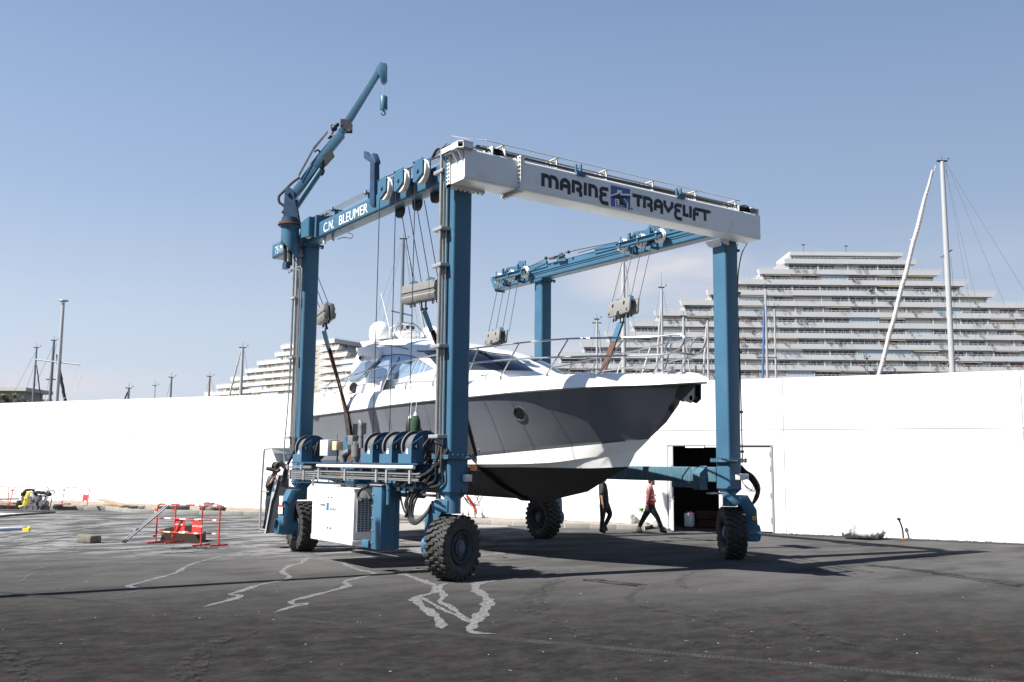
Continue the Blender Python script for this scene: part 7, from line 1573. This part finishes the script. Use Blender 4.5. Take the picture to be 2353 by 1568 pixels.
# floor saws
def wheel_small(mb, c, r, w_, ax): mb.lathe(Vector(c) - ax * w_ / 2, ax, [(0, r * .55), (0, r), (w_, r), (w_, r * .55), (w_ * .8, r * .5), (w_ * .8, 0)], 20)
def saw(px0, label, kind):
    P = AZ(*B2(*px0)); o = empty('floor_saw', P, label, 'floor saw', 'two floor saws by the kerb'); V = lambda x, y, dz=0: AV(*B2(x, y), P) + FH * dz
    if kind == 'y':
        mb = MB()
        for dz in (-.22,): mb.prism([V(790, 215, dz), V(745, 260, dz), V(690, 560, dz), V(660, 660, dz), V(575, 600, dz), V(480, 600, dz), V(490, 545, dz), V(580, 535, dz), V(640, 320, dz), V(690, 225, dz)], FH * .40)
        mb.build('housing', M['yellow'], o, bevel=.015); mb = MB(); mb.lathe(V(655, 402, -.225), -FH, [(0, .035), (.006, .035), (.006, 0)], 16); mb.build('badge', M['labelred'], o)
        mb = MB(); mb.prism([V(420, 420, -.1), V(470, 425, -.1), V(500, 450, -.1), V(470, 575, -.1), V(375, 565, -.1)], FH * .35); mb.build('water_tank', M['darkmetal'], o, bevel=.02)
        mb = MB(); rnd = random.Random(2)
        for k in range(14): x, y = rnd.uniform(510, 620), rnd.uniform(340, 540); mb.obox(V(x, y, rnd.uniform(-.1, .15)), RH * rnd.uniform(.03, .09), FH * rnd.uniform(.04, .1), Z3 * rnd.uniform(.03, .08))
        mb.build('engine', M['graymetal'], o); mb = MB()
        for k in range(5): mb.tube(smooth_path([V(530 + 10 * k, 270 - 6 * k, -.1 + .05 * k), V(620, 200 - 6 * k, -.05), V(760, 175, 0), V(790, 200 + 8 * k, .05)]), .045, 8)
        mb.tube(smooth_path([V(525, 260), V(520, 300), V(560, 310), V(640, 260)]), .06, 8); mb.build('hose_coil', M['black'], o)
        mb = MB(); mb.tube([V(560, 170), V(560, 260)], .015, 6); mb.tube([V(790, 190), V(860, 130)], .015, 6); mb.build('handle', M['darkmetal'], o)
        for x, y, r, m in ((600, 615, .13, 'graymetal'), (500, 630, .10, 'black')): mb = MB(); wheel_small(mb, V(x, y, -.25), r, .07, -FH); mb.build('wheel', M[m], o)
    else:
        mb = MB()
        for dz in (-.2, .25): mb.tube(smooth_path([V(960, 620, dz), V(985, 420, dz), V(1010, 300, dz), V(1060, 215, dz), V(1120, 198, dz), V(1200, 205, dz), V(1215, 240, dz), V(1190, 290, dz)], 5), .022, 8); mb.tube([V(940, 600, dz), V(1110, 605, dz), V(1165, 350, dz)], .02, 8)
        mb.tube([V(960, 450, -.2), V(1160, 385, -.2)], .018, 8); mb.tube([V(1130, 345, -.2), V(1235, 350, -.2)], .016, 8); mb.build('frame', M['darkmetal'], o)
        mb = MB(); rnd = random.Random(5)
        for k in range(30): x, y = rnd.uniform(720, 1090), rnd.uniform(350, 570); mb.obox(V(x, y, rnd.uniform(-.15, .2)), RH * rnd.uniform(.03, .08), FH * rnd.uniform(.04, .1), Z3 * rnd.uniform(.02, .07))
        mb.cyl(V(1060, 500, -.3), V(1060, 500, .1), .14, n=18); mb.cyl(V(900, 380, -.2), V(900, 380, .2), .10, n=14); mb.build('engine', M['graymetal'], o)
        mb = MB(); mb.prism([V(740, 250, -.12), V(800, 240, -.12), V(850, 330, -.12), V(800, 420, -.12), V(720, 430, -.12)], FH * .3); mb.build('blade_guard', M['greybox'], o, bevel=.01)
        mb = MB()
        for k in range(6): mb.tube(smooth_path([V(820, 270 + 9 * k, -.15 + .05 * k), V(900, 215 + 8 * k, -.1), V(1050, 240 + 6 * k, 0), V(1180, 250 + 7 * k, 0), V(1150, 310, .1), V(900, 320, .1), V(820, 270 + 9 * k, .1)]), .035, 8)
        mb.build('hose_coil', M['black'], o)
        for x, y, r, m in ((745, 605, .19, 'graymetal'), (855, 612, .19, 'graymetal'), (1130, 605, .19, 'black')): mb = MB(); wheel_small(mb, V(x, y, -.28), r, .09, -FH); mb.build('wheel', M[m], o)
saw((560, 660), 'yellow floor saw with a black hose over its handle, by the kerb', 'y')
saw((850, 675), 'dark framed floor saw with big grey wheels, right of the yellow saw', 'd')
# timber, gutters and rubble on the verge
M['wood'] = mat('old_timber', (.27, .205, .13), .9, var=.3, vs=3, stretch=(1, 8, 1)); M['slate'] = mat('dark_block', (.07, .072, .072), .85, var=.15, vs=4)
def vp(x, y, z=.14): return AZ(*f(x, y), z)
def plank(a, b, lab, m='wood', th=.03, wd_=.10, lift=(0, 0), name='plank', cat='plank', grp='timber on the verge'):
    A_, B_ = vp(*a) + Z3 * lift[0], vp(*b) + Z3 * lift[1]; d = (B_ - A_); mb = MB(); s = d.normalized().cross(Z3); mb.obox((A_ + B_) / 2 + Z3 * th, d / 2, s * wd_, Z3 * th); tag(mb.build(name, M[m], bevel=.005), lab, cat, grp)
plank((495, 298), (700, 302), 'long pale plank on the verge right of the dark floor saw'); plank((560, 290), (800, 300), 'second pale plank just behind the long one by the floor saw', wd_=.08)
plank((955, 282), (1190, 304), 'grey board tilted on the pile left of the pole joint in the wall', lift=(.22, .02), wd_=.2); plank((930, 300), (1140, 308), 'thin board under the tilted grey board', wd_=.12); plank((900, 305), (1010, 300), 'short batten at the left end of the board pile', wd_=.05)
plank((-60, 292), (150, 296), 'wide board at the left edge behind the barriers', wd_=.2, lift=(.1, .1)); plank((-60, 280), (175, 276), 'board on top of the pile at the left edge', wd_=.15, lift=(.22, .22))
def vblock(x0, x1, y0, y1, lab, m='slate', dp=.35, name='gutter_stone', cat='gutter stone', bev=.02):
    A_, B_ = vp(x0, y1), vp(x1, y1); d = (B_ - A_); d.z = 0; h = AV(*f(x0, y0), A_).z - A_.z; n = Vector((-d.y, d.x, 0)).normalized(); n = n if n.dot(FH) > 0 else -n; mb = MB(); mb.prism([A_, B_, B_ + n * dp, A_ + n * dp], Z3 * h); tag(mb.build(name, M[m], bevel=bev), lab, cat, 'stones on the verge')
vblock(1490, 1600, 296, 322, 'dark gutter stone seen through the left red barrier'); vblock(1605, 1775, 292, 328, 'longer dark gutter stone seen through the middle of the barriers'); vblock(1200, 1290, 294, 316, 'dark broken slab on the verge left of the barriers'); vblock(1300, 1355, 293, 318, 'pale kerb offcut beside the dark broken slab', 'concrete', .3)
vblock(500, 575, 278, 302, 'left dark block behind the planks near the floor saw'); vblock(590, 650, 270, 292, 'right dark block behind the planks near the floor saw')
def rock(x, y, r, lab, m='slate', sc=(1.3, 1, .6)):
    P = vp(x, y); mb = MB(); mb.sphere(P + Z3 * r * .35, r, 9, 7, sc); rnd = random.Random(int(x)); mb.v = [v + Vector((rnd.uniform(-1, 1), rnd.uniform(-1, 1), rnd.uniform(-1, 1))) * r * .14 for v in mb.v]; tag(mb.build('rubble_lump', M[m], angle=15), lab, 'rubble lump', 'stones on the verge')
rock(1965, 335, .34, 'dark lump of broken asphalt at the right end of the barriers'); rock(2010, 337, .28, 'pale crumbly lump beside the dark broken asphalt', 'verge'); rock(2065, 340, .24, 'small grey lump, rightmost of three behind the barriers')
# water taps and red hose
C12 = lambda x, y: ((1000 + x / 2.4126) / 1.7407, (1650 + y / 2.4126) / 1.7407)
tp = AZ(*C12(2150, 1018), .14); M['brass'] = mat('brass_tap', (.36, .33, .26), .4, .6)
rh = MB(); hp_ = lambda x, y: AV(*C12(x, y), tp)
rh.tube(smooth_path([hp_(2090, 800), hp_(2120, 850), hp_(2155, 900), hp_(2172, 950), hp_(2172, 990)]), .045, 10); rh.tube(smooth_path([hp_(2110, 812), hp_(2150, 870), hp_(2185, 930), hp_(2190, 985)]), .018, 8); tag(rh.build('red_hose', M['redp']), 'red water hose rising from the third tap to behind the hull', 'hose')
for k, (x, lab) in enumerate(((2055, 'brass water tap, leftmost of the four by the kerb'), (2110, 'brass water tap, second from left of four by the kerb'), (2172, 'brass water tap feeding the red hose'), (2240, 'brass water tap, rightmost of the four by the kerb'))):
    b_ = hp_(x, 1018); o = empty('water_tap', b_, lab, 'tap', 'water taps by the kerb'); mb = MB(); mb.cyl(b_ - Z3 * .05, b_ + Z3 * .22, .03, n=10); mb.cyl(b_ + Z3 * .16 - FH * .12, b_ + Z3 * .16 + FH * .02, .03, n=10); mb.build('tap_body', M['brass'], o); mb = MB(); mb.cyl(b_ + Z3 * .30, b_ + Z3 * .32, .075, n=12); mb.cyl(b_ + Z3 * .22, b_ + Z3 * .32, .015, n=8); mb.build('hand_wheel', M['brass'], o); mb = MB(); mb.cyl(b_ + Z3 * .15 - FH * .13, b_ + Z3 * .15 - FH * .17, .055, n=12); mb.build('hose_coupling', M['galv'], o)
mb = MB(); a_, b_ = AZ(*C12(1960, 1038), .0), AZ(*C12(2300, 1045), .0); d = (b_ - a_); s = d.normalized().cross(Z3); mb.obox((a_ + b_) / 2 + Z3 * .05 , d / 2, s * .22, Z3 * .05); tag(mb.build('tap_plinth', M['concrete'], bevel=.01), 'flat concrete plinth under the four taps', 'plinth')
# bucket, stone and trowel by the door
bp_ = WP((AW(1497, 1205) - WO).dot(WD) if False else 6.35, -.22, .15); o = empty('bucket', bp_, 'white plastic bucket between the legs of the person in the red vest', 'bucket'); mb = MB(); mb.lathe(bp_, Z3, [(0, .12), (.30, .155), (.31, .165), (.34, .165), (.34, .15), (.02, .11), (.02, 0)], 24); mb.build('pail', M['white'], o); mb = MB(); mb.tube([bp_ + Z3 * .31 + WD * .16 * math.cos(t) - WN * .16 * math.sin(t) * .9 - Z3 * .10 * math.sin(t) for t in [k * math.pi / 10 for k in range(11)]], .005, 6); mb.build('bail', M['darkmetal'], o)
def lump(s, off, z, r, m, lab, nm, cat, sc): 
    P = WP(s, off, z); mb = MB(); mb.sphere(P + Z3 * r * sc[2] * .8, r, 10, 8, sc); rnd = random.Random(int(s * 90)); mb.v = [v + Vector((rnd.uniform(-1, 1), rnd.uniform(-1, 1), rnd.uniform(-1, 1))) * r * .10 for v in mb.v]; tag(mb.build(nm, M[m], angle=20), lab, cat)
lump(5.72, -.42, .0, .17, 'concrete', 'rough pale stone at the end of the kerb by the door', 'end_stone', 'stone', (1.2, 1, .8)); lump(5.30, -.25, .0, .2, 'concrete', 'squarer pale kerb end stone beside the open door leaf', 'kerb_end', 'stone', (.9, 1, .9))
mb = MB(); c_ = WP(5.75, -.35, .30); mb.obox(c_, WD * .14, WN * .02, Z3 * .012); mb.obox(c_ - WD * .16, WD * .05, WN * .05, Z3 * .01); tag(mb.build('trowel', M['logoblue']), 'blue handled trowel lying on the pale stone by the door', 'trowel')
# things inside the doorway
jc_ = WP(4.45, .75, .03); o = empty('jerrycan', jc_, 'white plastic jerrycan standing just inside the open doorway', 'jerrycan'); mb = MB(); mb.obox(jc_ + Z3 * .27, WD * .17, WN * .13, Z3 * .25); mb.build('can', M['white'], o, bevel=.05); mb = MB(); mb.cyl(jc_ + Z3 * .52 + WD * .08, jc_ + Z3 * .56 + WD * .08, .03); mb.obox(jc_ + Z3 * .54 - WD * .03, WD * .06, WN * .015, Z3 * .02); mb.build('cap', M['labelred'], o)
M['terra'] = mat('terracotta', (.045, .016, .012), .8)
for k, lab in enumerate(('lower terracotta coloured crate inside the doorway', 'upper terracotta coloured crate stacked inside the doorway')):
    c_ = WP(3.75, 1.1, .03 + .30 * k); mb = MB(); mb.obox(c_ + Z3 * .14, WD * (.42 + .04 * k), WN * .25, Z3 * .13); mb.obox(c_ + Z3 * .26, WD * (.45 + .04 * k), WN * .28, Z3 * .02); tag(mb.build('crate', M['terra'], bevel=.01), lab, 'crate', 'crates inside the doorway')
# white sack by the wall, black conduit
from mathutils import noise as _ns
C13 = lambda x, y: ((3250 + x / 2.781) / 1.7407, (2000 + y / 2.781) / 1.7407)
sk = AZ(*C13(560, 436)); SV = lambda x, y: AV(*C13(x, y), sk); o = empty('white_sack', sk, 'crumpled white sheet sack slumped against the foot of the wall', 'sack'); mb = MB(); rows = []; nu, nv_ = 64, 22
prof = [(335, 372, 400), (400, 262, 425), (470, 288, 434), (560, 305, 438), (650, 322, 434), (740, 300, 420), (770, 335, 410), (812, 340, 368)]
for i in range(nu + 1):
    x = 335 + (812 - 335) * i / nu; yt = interp(x, [p[0] for p in prof], [p[1] for p in prof]); yb = interp(x, [p[0] for p in prof], [p[2] for p in prof]); a, b = SV(x, yb), SV(x, yt); r = []
    hh = (b.z - a.z) / 2; dp_ = .12 + .35 * math.sin(math.pi * min(max(i / nu, .02), .98))
    for j in range(nv_):
        t = 2 * math.pi * j / nv_; p = (a + b) / 2 + Z3 * math.sin(t) * hh + FH * math.cos(t) * dp_; nz = _ns.noise(p * 4.5) * .10 + abs(_ns.noise(p * 11)) * .06; p += Vector((math.cos(t) * FH.x, math.cos(t) * FH.y, math.sin(t))) * nz; p.z = max(p.z, .01); r.append(p)
    rows.append(r)
mb.grid(rows, 0, True); M['sack'] = mat('white_sheet', (.40, .395, .40), .6, bump=.5, bs=12, bdist=.03); mb.build('sheet', M['sack'], o, angle=60); mb = MB(); mb.prism([SV(620, 436), SV(770, 436), SV(772, 372), SV(640, 405)], FH * .3); mb.build('slab_under', M['slate'], o, smooth=False)
mb = MB(); cb0 = AZ(*C13(1012, 434)); CV = lambda x, y: AV(*C13(x, y), cb0); o = empty('conduit_stub', cb0, 'black plastic conduit sticking up from the ground by the right wall', 'conduit'); mb.tube(smooth_path([cb0 - Z3 * .05, CV(1005, 360), CV(990, 290), CV(962, 222)]), .028, 8); mb.build('tube', M['black'], o); mb = MB(); mb.obox(CV(960, 215), RH * .05, FH * .03, Z3 * .035); mb.sphere(CV(958, 206), .03, 8, 6); mb.build('tape_end', M['black'], o); mb = MB(); mb.cyl(cb0 - Z3 * .02, cb0 + Z3 * .02, .06, n=12); mb.build('orange_sleeve', M['amber'], o)
# litter on the asphalt
mb = MB(); rnd = random.Random(21)
for _ in range(230):
    d_ = rnd.uniform(8, 30) ; u = rnd.uniform(0, 2353); v = 1063 + FP * 2.3 / d_
    if v > 1570: continue
    p = AZ(u, v) + Z3 * .006; s = rnd.uniform(.006, .020); a = rnd.uniform(0, 6.28); ex_ = Vector((math.cos(a), math.sin(a), 0)); ey_ = Vector((-math.sin(a), math.cos(a), .1)); mb.add([p - ex_ * s * 2, p + ey_ * s * .7, p + ex_ * s * 2, p - ey_ * s * .6 + Z3 * .004], [(0, 1, 2, 3)], rnd.choice((0, 0, 1)))
tag(mb.build('leaf_litter', [mat('dry_leaf', (.24, .19, .12), .8), mat('pale_chip', (.30, .30, .29), .8)], smooth=False, recalc=False), 'dry leaves and pale chips strewn over the asphalt', 'litter', kind='stuff')
# unseen boom added left of the frame to cast the yard's long shadow
cr_ = empty('shadow_boom', (-20, 2.6, 0), 'added unseen crane-like boom left of the yard that casts the long shadow on the asphalt', 'shadow caster'); mb = MB(); mb.cyl((-20, 2.6, .6), (-8.3, 2.95, 9.5), .22, .12, n=12); mb.build('boom', M['yellow'], cr_); mb = MB(); mb.box(-22.5, -19, 1.6, 3.6, .5, 1.6); mb.build('base', M['yellow'], cr_, bevel=.05); mb = MB()
for x in (-22, -19.6):
    for y in (1.5, 3.7): mb.cyl((x, y - .15, .5), (x, y + .15, .5), .5, n=20)
mb.build('wheels', M['black'], cr_)
# a gull in the sky
gp = AD(1052, 751, 60) if False else AD(2098, 551.5, 90); mb = MB(); mb.sphere(gp, .10, 8, 6, (2.2, 1, .9)); mb.add([gp, gp + RH * .3 + Z3 * .10 + FH * .5, gp + RH * .1 + FH * .5], [(0, 1, 2)]); mb.add([gp, gp + RH * .3 + Z3 * .12 - FH * .5, gp + RH * .1 - FH * .5], [(0, 1, 2)]); mb.add([gp + RH * .1, gp - RH * .45 + Z3 * .10, gp - RH * .1 - Z3 * .03], [(0, 1, 2)]); tag(mb.build('gull', M['gel'], recalc=False), 'tiny white gull flying above the right apartment block', 'gull')
